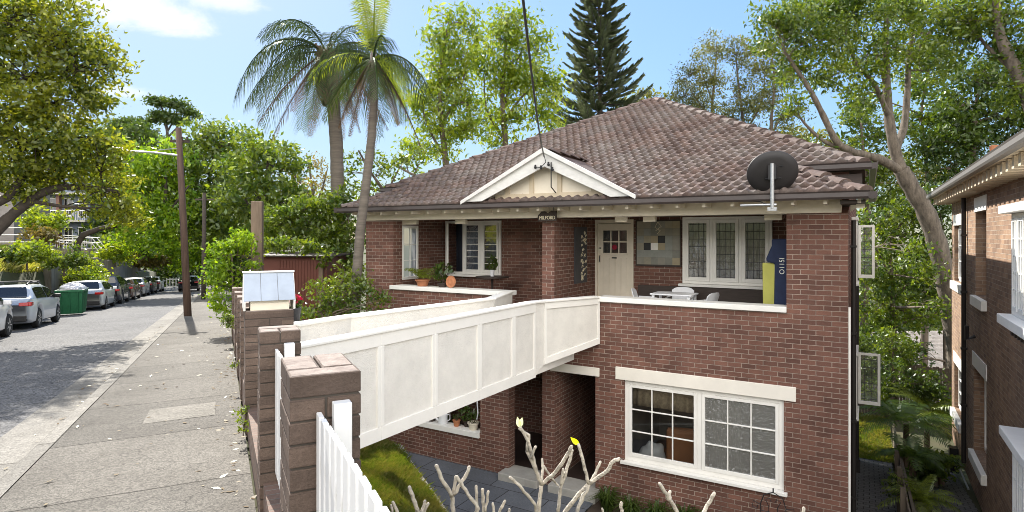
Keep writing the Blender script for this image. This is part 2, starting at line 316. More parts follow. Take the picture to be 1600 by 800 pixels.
class MB:
    def __init__(s): s.v = []; s.f = []
    def add(s, vs, fs):
        k = len(s.v); s.v += [tuple(p) for p in vs]; s.f += [tuple(i + k for i in f) for f in fs]; return s
    def box(s, x0, x1, y0, y1, z0, z1):
        return s.hexa([(x0, y0, z0), (x1, y0, z0), (x1, y1, z0), (x0, y1, z0), (x0, y0, z1), (x1, y0, z1), (x1, y1, z1), (x0, y1, z1)])
    def hexa(s, p):
        return s.add(p, [(0, 3, 2, 1), (4, 5, 6, 7), (0, 1, 5, 4), (1, 2, 6, 5), (2, 3, 7, 6), (3, 0, 4, 7)])
    def poly(s, pts): return s.add(pts, [tuple(range(len(pts)))])
    def prism(s, pts, vec):
        n = len(pts); vec = Vector(vec)
        a = [Vector(p) for p in pts]; b = [p + vec for p in a]
        return s.add(a + b, [tuple(range(n))[::-1], tuple(range(n, 2 * n))] + [(i, (i + 1) % n, n + (i + 1) % n, n + i) for i in range(n)])
    def beam(s, a, b, w, h, up=(0, 0, 1)):
        a, b = Vector(a), Vector(b); d = (b - a).normalized(); sx = d.cross(Vector(up)).normalized() * w / 2; sz = sx.cross(d).normalized() * h / 2
        return s.hexa([a - sx - sz, a + sx - sz, b + sx - sz, b - sx - sz, a - sx + sz, a + sx + sz, b + sx + sz, b - sx + sz])
    def tube(s, pts, r, n=8, caps=True):
        pts = [Vector(p) for p in pts]; N = len(pts)
        rs = r if isinstance(r, (list, tuple)) else [r] * N
        ring = []; prev = None
        for i, p in enumerate(pts):
            d = (pts[min(i + 1, N - 1)] - pts[max(i - 1, 0)])
            if d.length < 1e-9: d = Vector((0, 0, 1))
            d.normalize()
            if prev is None:
                x = d.orthogonal().normalized()
            else:
                x = prev - d * prev.dot(d)
                x = x.normalized() if x.length > 1e-6 else d.orthogonal().normalized()
            prev = x; y = d.cross(x)
            ring.append([p + (x * math.cos(2 * math.pi * k / n) + y * math.sin(2 * math.pi * k / n)) * rs[i] for k in range(n)])
        vs = [q for rg in ring for q in rg]; fs = []
        for i in range(N - 1):
            for k in range(n):
                fs.append((i * n + k, i * n + (k + 1) % n, (i + 1) * n + (k + 1) % n, (i + 1) * n + k))
        if caps:
            fs.append(tuple(range(n))[::-1]); fs.append(tuple(range((N - 1) * n, N * n)))
        return s.add(vs, fs)
    def lathe(s, prof, c=(0, 0, 0), n=20):
        c = Vector(c); vs = []; fs = []
        for r, z in prof:
            for k in range(n):
                a = 2 * math.pi * k / n; vs.append(c + Vector((r * math.cos(a), r * math.sin(a), z)))
        for i in range(len(prof) - 1):
            for k in range(n):
                fs.append((i * n + k, i * n + (k + 1) % n, (i + 1) * n + (k + 1) % n, (i + 1) * n + k))
        fs.append(tuple(range(n))[::-1]); fs.append(tuple(range((len(prof) - 1) * n, len(prof) * n)))
        return s.add(vs, fs)
    def build(s, name, m, parent=None, smooth=False, bevel=0.0, seg=2):
        me = bpy.data.meshes.new(name); me.from_pydata(s.v, [], s.f); me.update()
        boxuv(me)
        me.materials.append(M[m] if isinstance(m, str) else m)
        if smooth: me.polygons.foreach_set('use_smooth', [True] * len(me.polygons))
        o = bpy.data.objects.new(name, me); link(o, parent)
        if bevel:
            md = o.modifiers.new('bevel', 'BEVEL'); md.width = bevel; md.segments = seg; md.limit_method = 'ANGLE'; md.angle_limit = R(40)
        return o
def boxuv(me):
    nl = len(me.loops)
    if nl == 0: return
    uvl = me.uv_layers.new(name='UVMap')
    co = np.empty(len(me.vertices) * 3); me.vertices.foreach_get('co', co); co = co.reshape(-1, 3)
    li = np.empty(nl, dtype=np.int32); me.loops.foreach_get('vertex_index', li)
    nr = np.empty(len(me.polygons) * 3); me.polygons.foreach_get('normal', nr); nr = np.abs(nr.reshape(-1, 3))
    lt = np.empty(len(me.polygons), dtype=np.int32); me.polygons.foreach_get('loop_total', lt)
    pn = np.repeat(nr, lt, axis=0); c = co[li]
    uv = np.empty((nl, 2))
    top = (pn[:, 2] > 0.7); fx = (~top) & (pn[:, 0] > pn[:, 1]); fy = (~top) & (~fx)
    uv[top] = c[top][:, [0, 1]]; uv[fx] = c[fx][:, [1, 2]]; uv[fy] = c[fy][:, [0, 2]]
    uvl.data.foreach_set('uv', uv.ravel())
def npmesh(name, V, Q, m, parent=None, uv=None, smooth=False):
    me = bpy.data.meshes.new(name); V = np.asarray(V, dtype=np.float32); Q = np.asarray(Q, dtype=np.int32)
    k = Q.shape[1]
    me.vertices.add(len(V)); me.vertices.foreach_set('co', V.ravel())
    me.loops.add(Q.size); me.loops.foreach_set('vertex_index', Q.ravel())
    me.polygons.add(len(Q)); me.polygons.foreach_set('loop_start', np.arange(len(Q), dtype=np.int32) * k)
    if smooth: me.polygons.foreach_set('use_smooth', np.ones(len(Q), dtype=bool))
    me.update(calc_edges=True)
    if uv is not None:
        l = me.uv_layers.new(name='UVMap'); l.data.foreach_set('uv', np.asarray(uv, dtype=np.float32)[Q.ravel()].ravel())
    me.materials.append(M[m] if isinstance(m, str) else m)
    o = bpy.data.objects.new(name, me); link(o, parent); return o

def holed_wall(mb, x0, x1, z0, z1, y0, y1, holes):
    """wall slab in the xz plane with rectangular openings (real reveals)"""
    xs = sorted(set([x0, x1] + [c for h in holes for c in h[:2]])); zs = sorted(set([z0, z1] + [c for h in holes for c in h[2:]]))
    xs = [x for x in xs if x0 <= x <= x1]; zs = [z for z in zs if z0 <= z <= z1]
    def solid(i, j):
        if i < 0 or j < 0 or i >= len(xs) - 1 or j >= len(zs) - 1: return False
        cx, cz = (xs[i] + xs[i + 1]) / 2, (zs[j] + zs[j + 1]) / 2
        return not any(h[0] < cx < h[1] and h[2] < cz < h[3] for h in holes)
    for i in range(len(xs) - 1):
        for j in range(len(zs) - 1):
            if not solid(i, j): continue
            a, b, c, d = xs[i], xs[i + 1], zs[j], zs[j + 1]
            mb.poly([(a, y0, c), (b, y0, c), (b, y0, d), (a, y0, d)])
            mb.poly([(b, y1, c), (a, y1, c), (a, y1, d), (b, y1, d)])
            if not solid(i - 1, j): mb.poly([(a, y1, c), (a, y0, c), (a, y0, d), (a, y1, d)])
            if not solid(i + 1, j): mb.poly([(b, y0, c), (b, y1, c), (b, y1, d), (b, y0, d)])
            if not solid(i, j - 1): mb.poly([(a, y1, c), (b, y1, c), (b, y0, c), (a, y0, c)])
            if not solid(i, j + 1): mb.poly([(a, y0, d), (b, y0, d), (b, y1, d), (a, y1, d)])

# ------------------------------------------------------------------ foliage
def leafquads(C, L, asp=0.45, up=0.35, jit=0.35, dirs=None):
    """one diamond shaped leaf per centre"""
    n = len(C); C = np.asarray(C)
    a = rng.normal(size=(n, 3)) if dirs is None else np.asarray(dirs) + rng.normal(size=(n, 3)) * 0.35
    a[:, 2] -= up
    a /= np.linalg.norm(a, axis=1)[:, None] + 1e-9
    r = rng.normal(size=(n, 3)); r[:, 2] += 0.5
    b = np.cross(a, r); b /= np.linalg.norm(b, axis=1)[:, None] + 1e-9
    nn = np.cross(a, b)
    ln = (L * (1 + 1.6 * jit * rng.uniform(-1, 1, n)))[:, None]
    w = ln * asp * 0.5
    V = np.empty((n, 4, 3))
    V[:, 0] = C - a * ln * 0.5; V[:, 2] = C + a * ln * 0.5 - nn * ln * 0.06
    V[:, 1] = C + b * w + nn * w * 0.25; V[:, 3] = C - b * w + nn * w * 0.25
    return V.reshape(-1, 3), np.arange(n * 4).reshape(-1, 4)
def ball(n, r=(1, 1, 1), lo=0.25):
    d = rng.normal(size=(n, 3)); d /= np.linalg.norm(d, axis=1)[:, None]
    q = rng.uniform(lo ** 3, 1, n) ** (1 / 3)
    return d * q[:, None] * np.asarray(r)
def bend(a, b, k=0.12, n=5, sag=0.0):
    a, b = Vector(a), Vector(b); L = (b - a).length; o = Vector(rng.normal(size=3)) * L * k
    return [a.lerp(b, t) + o * math.sin(math.pi * t) + Vector((0, 0, sag * L * math.sin(math.pi * t))) for t in [i / (n - 1) for i in range(n)]]

DENS = 2.1
NLEAF = [0]
def tree(name, label, cat, base, limbs, blobs, leaf=0.2, lm='leaf_mid', bark='bark', cl=0.5, dens=1.0, per=40, group=None, asp=0.45, twig=0.02, up=0.35, flat=1.0, lo=0.25, brmax=0.09, grow=1.12):
    """limbs: [(points, r0, r1)] in world; blobs: [(centre, (rx,ry,rz))]; crown = clumps of single leaves at twig ends"""
    base = Vector(base)
    root = thing(name, label, cat, base, 0, group)
    tb = MB(); nodes = []
    for pts, r0, r1 in limbs:
        pts = [Vector(p) - base for p in pts]
        # smooth the limb
        fine = []
        for i in range(len(pts) - 1):
            p0, p1, p2, p3 = pts[max(i - 1, 0)], pts[i], pts[i + 1], pts[min(i + 2, len(pts) - 1)]
            for t in (0, .25, .5, .75):
                fine.append(0.5 * ((2 * p1) + (p2 - p0) * t + (2 * p0 - 5 * p1 + 4 * p2 - p3) * t * t + (3 * p1 - p0 - 3 * p2 + p3) * t ** 3))
        fine.append(pts[-1]); N = len(fine)
        rs = [(r0 + (r1 - r0) * i / (N - 1)) * (1 + 0.08 * math.sin(i * 2.1)) for i in range(N)]
        tb.tube(fine, rs, 8 if r0 < 0.12 else 10)
        nodes += [(p, r) for p, r in zip(fine, rs)][max(1, N // 4):]
    Cs = []
    for c, rr in blobs:
        c = Vector(c) - base; rr = tuple(x * grow for x in rr)
        ncl = max(4, int(dens * DENS * 1.6 * (rr[0] * rr[2] + rr[0] * rr[1]) / (cl * cl)))
        P = ball(ncl, rr, lo) + np.array(c)
        j = min(nodes, key=lambda q: (q[0] - c).length + (2.0 if q[0].z > c.z + rr[2] * .3 else 0))
        br = min(j[1] * 0.7, brmax, 0.02 + 0.02 * (j[0] - c).length)
        mid = bend(j[0], c, 0.08, 6, 0.05); tb.tube(mid, [br * (1 - .6 * i / 5) for i in range(6)], 6, False)
        for p in P[: int(ncl * 0.55)]:
            o = mid[rng.integers(2, 6)]
            tb.tube(bend(o, p, 0.1, 4, 0.04), [twig * 1.3, twig, twig * .8, twig * .4], 3, False)
        for p in P:
            k = int(per * rng.uniform(0.6, 1.4)); s = cl * rng.uniform(0.6, 1.15)
            Cs.append(p + rng.normal(size=(k, 3)) * np.array([s, s, s * 0.62 * flat]) * 0.55)
    C = np.concatenate(Cs); NLEAF[0] += len(C)
    V, Q = leafquads(C, leaf, asp, up)
    npmesh('crown', V, Q, lm, root)
    tb.build('trunk', bark, root, smooth=True)
    return root

def LM(k, name, c1, c2, t=.5, g=.05, tb=(1.4, 1.3, .4), vs=.9): M[k] = leafmat(name, c1, c2, t, g, tb, .36, vs)
LM('leaf_lime', 'lime green leaves', (0.28, 0.34, 0.026), (0.11, 0.19, 0.016), .58)
LM('leaf_mid', 'mid green leaves', (0.17, 0.225, 0.024), (0.05, 0.10, 0.014), .54)
LM('leaf_dark', 'dark green leaves', (0.085, 0.13, 0.022), (0.035, 0.07, 0.013), .48)
LM('leaf_olive', 'olive leaves', (0.26, 0.29, 0.026), (0.075, 0.12, 0.014), .56, .045, (1.4, 1.25, .4))
LM('leaf_bright', 'bright spring leaves', (0.26, 0.37, 0.02), (0.09, 0.20, 0.012), .58, .04)
LM('leaf_thin', 'grey green fine leaves', (0.20, 0.20, 0.055), (0.10, 0.115, 0.035), .52)
LM('leaf_rust', 'rust tinted leaves', (0.27, 0.20, 0.06), (0.14, 0.125, 0.035), .45)
LM('needle', 'pine needles', (0.13, 0.15, 0.075), (0.06, 0.08, 0.04), .35, .03, (1.1, 1.1, .8))
LM('frond', 'palm leaflets', (0.055, 0.085, 0.022), (0.022, 0.036, 0.011), .35, .03)
LM('frond_new', 'young palm leaflets', (0.24, 0.29, 0.022), (0.12, 0.18, 0.016), .52, .03)
LM('frond_dead', 'dead palm leaflets', (0.17, 0.11, 0.07), (0.08, 0.055, 0.038), .35, .02, (1.1, 1, .8))
LM('grass', 'lawn grass blades', (0.10, 0.165, 0.02), (0.22, 0.205, 0.07), .5, .02, vs=1.6)
LM('bankgrass', 'bank grass blades', (0.24, 0.28, 0.045), (0.36, 0.32, 0.13), .5, .02)
LM('fern', 'fern leaflets', (0.11, 0.18, 0.03), (0.06, 0.11, 0.02), .48)
LM('fern_pale', 'pale fern leaflets', (0.21, 0.27, 0.035), (0.13, 0.17, 0.03), .5)
LM('lyellow', 'yellow leaf', (0.6, 0.6, 0.02), (0.55, 0.6, 0.02), .5)
LM('petal', 'pale petal', (0.75, 0.78, 0.55), (0.7, 0.75, 0.4), .5, .03, (1, 1, .8))
LM('redpetal', 'red petal', (0.5, 0.02, 0.06), (0.35, 0.01, 0.04), .3, .03, (1, 1, 1))
LM('litter', 'fallen leaves', (0.27, 0.22, 0.15), (0.12, 0.065, 0.03), .2, .03, (1, 1, 1))
# ================================================================== SETTING
def yard_z(n, m, X, Y):
    x, y = hxy(X, Y)
    z = -3.85 - .14 * max(0, min(10, y))
    z -= 3.6 * sm(15.5, 27, y)
    if x < 3: 
        pass
    up = sm(14.6, 17.2, m) * (1 - sm(4.0, 7.0, n))
    return z * (1 - up) + (st(m) - 0.1) * up
def ground_z(n, m):
    X, Y = 0.901 * n - 0.434 * m, 0.434 * n + 0.901 * m
    if n < -7.62:
        d = -n - 7.62
        zb = st(m) + 1.75 * sm(0, 0.25, d) + min(4.5, 0.36 * d) + 0.15 * noise.noise(Vector((n * .4, m * .3, 1)))
        return zb
    if n < -1.5: return st(m) - 0.22
    if n < 0.43: return st(m) - 0.04
    return yard_z(n, m, X, Y)
ns_ = [-600, -300, -150, -80, -50, -35, -28, -24, -21, -18, -16, -14.5, -13.2, -12, -11, -10.2, -9.5, -9, -8.5, -8.1, -7.88, -7.63, -7.61, -6, -4, -1.51, -1.49, -0.5, 0.42, 0.44, 1, 1.8] + list(np.arange(2.6, 30, 1.2)) + [32, 36, 42, 50, 65, 90, 150, 300, 600]
ms_ = [-600, -200, -80, -40, -25, -15] + list(np.arange(-10, 62, 1.0)) + [64, 68, 74, 82, 95, 120, 180, 300, 600]
V = []; Q = []
for i, n in enumerate(ns_):
    for j, m in enumerate(ms_):
        p = S(n, m); V.append((p.x, p.y, ground_z(n, m)))
Mn = len(ms_)
for i in range(len(ns_) - 1):
    for j in range(Mn - 1):
        Q.append((i * Mn + j, (i + 1) * Mn + j, (i + 1) * Mn + j + 1, i * Mn + j + 1))
g = npmesh('ground', V, Q, 'earth', smooth=False); tag(g, None, None, kind='structure')

def strip(name, prof, m0, m1, matn, step=1.0):
    """sheet following the street: prof = [(n, dz)...]"""
    ms = list(np.arange(m0, m1 + .01, step)); V = []; Q = []; uv = []
    for m in ms:
        acc = 0.0; last = None
        for n, dz in prof:
            p = S(n, m, dz)
            if last: acc += math.hypot(n - last[0], dz - last[1])
            last = (n, dz); V.append(tuple(p)); uv.append((acc, m))
    k = len(prof)
    for i in range(len(ms) - 1):
        for j in range(k - 1):
            Q.append((i * k + j, i * k + j + 1, (i + 1) * k + j + 1, (i + 1) * k + j))
    o = npmesh(name, V, Q, matn, uv=uv); tag(o, None, None, kind='structure'); return o
strip('road', [(-7.6, -0.17), (-7.0, -0.13), (-4.9, -0.085), (-2.19, -0.135)], -10, 95, 'asphalt')
strip('road_gutter', [(-2.19, -0.131), (-1.66, -0.15), (-1.645, -0.14)], -10, 95, 'kerb')
strip('kerb', [(-1.65, -0.16), (-1.63, -0.02), (-1.60, 0.0), (-1.472, 0.004)], -10, 95, 'kerb')
strip('footpath', [(-1.47, -0.05), (-1.466, 0.0), (0.2, 0.01)], -10, 95, 'footpath')
strip('footpath_patch', [(-.78, .006), (-.08, .012)], 7.55, 8.3, 'patch', .375)
strip('bank', [(-7.9, 1.97), (-8.5, 2.05), (-8.51, 1.9)], -10, 12, 'bankearth')

# ------------------------------------------------------------------ house yard: paved path, lawn, edging, side path
def sheet(name, pts, z, m, kind='structure', label=None):
    mb = MB(); mb.poly([(p[0], p[1], z) for p in pts]); o = mb.build(name, m); tag(o, label, None, kind=kind); return o
def hs(x, y): return tuple(H(x, y))[:2]
# pavers in the house frame
pv = MB(); pv.poly([(-10.5, -5.5, -3.72), (-4.43, -5.5, -3.72), (-4.43, 0.0, -3.72), (-10.5, 0.0, -3.72)])
o = pv.build('yard_path', 'bluestone'); o.location = CH; o.rotation_euler = (0, 0, TH); tag(o, None, None, kind='structure')
pv = MB(); pv.poly([(-4.42, -6, -3.74), (0.3, -6, -3.74), (0.3, -0.0, -3.74), (-4.42, 0.0, -3.74)])
o = pv.build('garden_bed', 'soil'); o.location = CH; o.rotation_euler = (0, 0, TH); tag(o, None, None, kind='structure')
def slope_sheet(name, x0, x1, ys, m, dz=0.0):
    mb = MB(); P = [[(x, y, sz(y) + dz) for x in (x0, x1)] for y in ys]
    for i in range(len(ys) - 1): mb.poly([P[i][0], P[i][1], P[i + 1][1], P[i + 1][0]])
    o = mb.build(name, m); o.location = CH; o.rotation_euler = (0, 0, TH); return tag(o, None, None, kind='structure')
def sz(y): return -3.735 - .14 * max(0, min(10, y))
slope_sheet('side_path', 0.0, 0.9, [-6, 0, 3, 6, 9.3], 'pavers')
slope_sheet('back_lawn', -4.0, 0.98, [9.3, 10, 12.5, 14.8], 'lawnbase', .01)
slope_sheet('neighbour_path', 1.05, 2.4, [-6, 0, 3, 6, 10], 'pavers', -.02)
# front lawn: raised bank between the fence and the concrete edging
EDG = [Vector((-3.05, 14.35, -3.36)), Vector((-2.66, 14.15, -3.36)), Vector((-2.25, 13.1, -3.36)), Vector((-1.65, 11.75, -3.37)), Vector((-1.15, 10.6, -3.38)), Vector((-0.2, 8.6, -3.40)), Vector((0.9, 6.4, -3.42)), Vector((2.0, 4.2, -3.44))]
FEN = [S(0.5, m) for m in (14.4, 13.2, 12, 10.4, 8.6, 6, 3.5, 1.0)]
lw = MB(); cols = []
for e, f in zip(EDG, FEN):
    f = Vector((f.x, f.y, -3.12)); cols.append([e.lerp(f, t) + Vector((0, 0, 0.0 if t in (0, 1) else 0.04 * math.sin(9 * t + e.y))) for t in (0, .2, .4, .6, .8, 1)])
vs = [p for c in cols for p in c]; fs = [(i * 6 + j, i * 6 + j + 1, (i + 1) * 6 + j + 1, (i + 1) * 6 + j) for i in range(4) for j in range(5)]
lw.add(vs, [f[::-1] for f in fs]); lo = lw.build('lawn', 'lawnbase', smooth=True); tag(lo, None, None, kind='structure')
ed = MB()
for i in range(len(EDG) - 1):
    a, b = EDG[i], EDG[i + 1]
    ed.beam(a + Vector((0, 0, -.2)), b + Vector((0, 0, -.2)), 0.16, 0.46 + 0.004 * i)
o = ed.build('lawn_edging', 'concrete', bevel=0.012); tag(o, 'pale concrete edging between the front lawn and the paved path', 'edging')
gm = MB(); vs2 = [p for cc in cols[4:] for p in cc]; gm.add(vs2, [(i * 6 + j, (i + 1) * 6 + j, (i + 1) * 6 + j + 1, i * 6 + j + 1) for i in range(3) for j in range(5)]); o = gm.build('garden_bed', 'soil', smooth=True); tag(o, None, None, kind='structure')
# grass blades on the lawns (uncountable)
def blades(name, samp, n, h, w, m, lean=0.35):
    P = []
    while len(P) < n:
        p = samp()
        if p is not None: P.append(p)
    P = np.array(P); n = len(P)
    hh = h * rng.uniform(0.5, 1.3, n); a = rng.uniform(0, 2 * math.pi, n); l = rng.normal(size=(n, 2)) * lean
    s = np.stack([np.cos(a), np.sin(a), np.zeros(n)], 1) * (w * 0.5)
    top = P + np.stack([l[:, 0] * hh, l[:, 1] * hh, hh], 1)
    mid = P + np.stack([l[:, 0] * hh * .3, l[:, 1] * hh * .3, hh * .55], 1)
    V = np.empty((n, 4, 3)); V[:, 0] = P - s; V[:, 1] = P + s; V[:, 2] = top + s * .1; V[:, 3] = mid - s * .8
    o = npmesh(name, V.reshape(-1, 3), np.arange(n * 4).reshape(-1, 4), m); tag(o, None, None, kind='stuff'); return o
def lawn_s():
    i = random.randint(0, 3); t = random.random(); s = random.random()
    a = cols[i]; b = cols[i + 1]; k = min(4, int(s * 5)); q = s * 5 - k
    p = a[k].lerp(a[k + 1], q).lerp(b[k].lerp(b[k + 1], q), t)
    if noise.noise(p * 0.9) < -0.28 and random.random() < .8: return None
    return tuple(p)
blades('lawn_grass', lawn_s, 70000, 0.11, 0.012, 'grass', .55)
def lawn2_s():
    x, y = random.uniform(-.6, 0.95), random.uniform(9.3, 14.8)
    return tuple(H(x, y, sz(y)))
blades('back_lawn_grass', lawn2_s, 9000, 0.09, 0.03, 'grass')
def bank_s():
    m = random.uniform(10, 58); d = abs(random.gauss(0, 4.5)) + .1
    n = -7.75 - d
    if d > 16: return None
    p = S(n, m)
    return (p.x, p.y, ground_z(n, m))
blades('bank_grass', bank_s, 90000, 0.32, 0.035, 'bankgrass', 0.5)

# ================================================================== THE HOUSE
house = thing('brick_house', 'dark red brick two storey house with a brown tiled roof and white trimmed windows', 'house', CH, TH)
FZ = -0.30      # upper floor level
w = MB()
# front wall with all its openings
holed_wall(w, -10.9, 0.0, -4.0, 2.0, 0.0, 0.28, [
    (-4.43, -0.94, 0.27, 2.0), (-5.46, -4.43, FZ, 2.0), (-6.6, -5.75, FZ, 2.0), (-9.97, -6.6, 0.27, 2.0),
    (-3.906, -0.98, -2.90, -1.26), (-5.46, -4.52, -3.6, -1.26), (-6.6, -5.75, -3.6, -1.26), (-9.3, -7.35, -2.9, -1.26)])
w.build('wall', 'brick', house)
w = MB()   # right side wall, left end wall, party wall between the verandas
w.box(-0.28, 0.0, 0.281, 9.0, -5.6, 2.06)
w.box(-0.282, -0.002, 0.72, 9.0, 2.061, 2.72); w.box(-9.9, -.29, 8.75, 9.0, -5.6, 2.7)
w.build('wall', 'brick', house)
w = MB()
lw_ = MB()
def left_end():
    mb = MB(); 
    # plane x: build as xz wall then rotate coordinates (x->y)
    t = MB(); holed_wall(t, 0.281, 9.0, -4.0, 2.06, 0.0, 0.25, [(0.33, 1.0, 0.48, 1.88)])
    vs = [(-9.97 - p[1], p[0], p[2]) for p in t.v]
    mb.add(vs, [f[::-1] for f in t.f]); return mb
left_end().build('wall', 'brick', house)
w = MB(); w.box(-5.74, -5.47, 0.281, 2.15, FZ + .001, 1.999); w.box(-5.74, -5.47, 0.281, 2.6, -3.9, -0.5); w.build('party_wall', 'brick', house)
w = MB(); holed_wall(w, -9.965, -0.285, FZ, 2.05, 2.15, 2.4, [(-5.42, -4.454, FZ, 2.0), (-3.30, -1.434, 0.55, 2.03), (-9.94, -8.1, 0.55, 2.02)])
w.build('veranda_wall', 'brick', house)
w = MB(); w.box(-9.96, -0.29, 0.282, 4.0, FZ - .25, FZ - .002); w.build('veranda_floor', 'concrete', house)
w = MB(); w.box(-9.96, -0.29, 0.0, 4.0, 2.06, 2.09); w.build('veranda_ceiling', 'soffit', house)
# rooms behind (so that panes look into something)
w = MB(); w.box(-9.96, -0.29, 4.2, 4.3, FZ, 2.05); w.box(-9.96, -0.29, 2.401, 4.2, 1.95, 2.0) ; w.build('room_wall', 'room', house)
w = MB(); w.box(-4.43, -0.29, 4.0, 4.1, -3.8, -.6); w.box(-4.5, -4.4, 0.29, 4.0, -3.8, -.6); w.box(-4.4, -.29, .29, 4, -.75, -.7); w.build('room_wall', 'room', house)
w = MB(); w.box(-4.39, -.29, .29, 4, -3.85, -3.7); w.build('room_floor', 'floorboard', house)
w = MB(); w.box(-9.96, -5.75, 2.6, 2.75, -3.9, -.6); w.box(-5.46, -4.52, 2.6, 2.75, -3.9, -.6); w.build('porch_wall', 'brick', house)
w = MB(); w.box(-9.96, -4.52, .285, 2.6, -3.95, -3.62); w.build('porch_floor', 'porchfloor', house)
# steps at the two lower openings
for x0, x1 in ((-6.68, -5.72), (-5.46, -4.40)):
    w = MB(); w.box(x0, x1, -0.32, 0.27, -3.9, -3.56); w.build('door_step', 'concrete', house, bevel=.015)
# copings, lintels, beam
w = MB(); w.box(-4.46, -0.935, -0.06, 0.34, 0.275, 0.375); w.build('balcony_coping', 'white', house, bevel=.01)
w = MB(); w.box(-10.05, -6.58, -0.06, 0.34, 0.275, 0.375); w.build('balcony_coping', 'white', house, bevel=.01)
w = MB(); w.box(-4.08, -0.787, -0.03, 0.1, -1.262, -1.01); w.build('lintel', 'lintel', house, bevel=.008)
w = MB(); w.box(-5.55, -4.43, -0.026, 0.1, -1.262, -1.085); w.build('lintel', 'lintel', house, bevel=.008)
w = MB(); w.box(-9.4, -7.3, -0.026, 0.1, -1.262, -1.085); w.build('lintel', 'lintel', house, bevel=.008)
w = MB(); w.box(-9.45, -7.36, -0.05, 0.285, -3.02, -2.895); w.build('window_ledge', 'white', house, bevel=.008)
w = MB(); w.box(-10.93, -0.10, -0.035, 0.33, 2.003, 2.30)
w.build('veranda_beam', 'cream', house, bevel=.006)
for bx in (-9.9, -8.0, -6.55, -5.0, -3.55, -1.0):
    pass
for bx, bw in ((-9.75, .5), (-8.15, .3), (-5.63, .12), (-4.1, .25), (-3.5, .25), (-1.2, .3)):
    w = MB(); w.box(bx - bw / 2, bx + bw / 2, 0.331, 0.42, 1.9, 2.002); w.build('beam_trim', 'cream', house)
w = MB()   # soffit boards and fascia
w.poly([(-11.2, -0.56, 2.215), (0.22, -0.56, 2.215), (0.22, 0.0, 2.305), (-11.2, 0.0, 2.305)])
w.build('soffit', 'soffit', house)
for k in range(24):
    x = -10.9 + k * .48; w = MB(); w.box(x, x + .05, -0.5, -0.036, 2.13, 2.245); w.build('rafter_end', 'cream', house)

# ---- windows
def window(parent, name, loc, rz, W_, Hh, sashes, rows, cols, glass='glass', frame='white', fw=0.07, sash=0.05, bar=0.022, sill=True, silld=0.12, lead=None, depth=0.07, open_first=0.0):
    """frame + sash rails + glazing bars in one mesh, panes and sill its children; front faces local -Y"""
    f = MB()
    f.box(0, fw, 0, depth, 0, Hh); f.box(W_ - fw, W_, 0, depth, 0, Hh); f.box(fw, W_ - fw, 0, depth, Hh - fw, Hh); f.box(fw, W_ - fw, 0, depth, 0, fw)
    iw = (W_ - 2 * fw - (sashes - 1) * fw) / sashes
    for k in range(1, sashes):
        x = fw + k * iw + (k - 1) * fw; f.box(x, x + fw, 0.002, depth - .002, fw, Hh - fw)
    pn = MB(); sashmbs = []
    for k in range(sashes):
        x0 = fw + k * (iw + fw); x1 = x0 + iw; z0, z1 = fw, Hh - fw
        t = MB(); y0, y1 = -0.012, depth * .6
        t.box(x0 + .003, x0 + sash, y0, y1, z0 + .003, z1 - .003); t.box(x1 - sash, x1 - .003, y0, y1, z0 + .003, z1 - .003)
        t.box(x0 + sash, x1 - sash, y0, y1, z0 + .003, z0 + sash * 1.15); t.box(x0 + sash, x1 - sash, y0, y1, z1 - sash, z1 - .003)
        a, b, c, d = x0 + sash, x1 - sash, z0 + sash * 1.15, z1 - sash
        for i in range(1, cols):
            x = a + (b - a) * i / cols; t.box(x - bar / 2, x + bar / 2, y0 + .006, y1 - .006, c, d)
        for j in range(1, rows):
            z = c + (d - c) * j / rows; t.box(a, b, y0 + .008, y1 - .008, z - bar / 2, z + bar / 2)
        q = [(a, y1 * .5, c), (b, y1 * .5, c), (b, y1 * .5, d), (a, y1 * .5, d)]
        if k == 0 and open_first:
            ca, sa = math.cos(open_first), math.sin(open_first)
            tr = lambda p: (x0 + (p[0] - x0) * ca + p[1] * sa, -(p[0] - x0) * sa + p[1] * ca - .02, p[2])
            t.v = [tr(p) for p in t.v]; q = [tr(p) for p in q]
        f.add(t.v, t.f); pn.poly(q)
    o = f.build(name, frame, parent, bevel=.004, seg=1); o.location = loc; o.rotation_euler = (0, 0, rz)
    pn.build('pane', glass, o)
    if sill:
        s = MB(); s.box(-.06, W_ + .06, -silld, depth, -.06, -.003); s.build('sill', frame, o, bevel=.006)
    return o
# big lower window: two sashes of nine panes
wn = window(house, 'window', (-3.906, 0.05, -2.86), 0, 2.926, 1.60, 2, 3, 3, glass='glass_clear', fw=.085, sash=.06, silld=.13)
pm = wn.children[0]; 
# right sash holds wavy glass: give that pane its own material slot
pm.data.materials.append(M['glass_wavy']); pm.data.polygons[1].material_index = 1
wn = window(house, 'window', (-3.30, 2.10, 0.55), 0, 1.866, 1.48, 3, 1, 1, glass='glass_lead', fw=.06, sash=.075, silld=.14)
wn = window(house, 'window', (-9.93, 2.10, 0.56), 0, 1.83, 1.46, 3, 7, 1, glass='glass_bars', fw=.06, sash=.065, bar=.016, silld=.14, open_first=0.9)
wn = window(house, 'window', (-9.98, 1.0, 0.48), R(90), 0.67, 1.40, 1, 3, 2, glass='glass_frost', fw=.04, sash=.035, bar=.016, sill=False)
wn.location = (-9.98 , 0.33, 0.48); wn.rotation_euler = (0, 0, R(90))
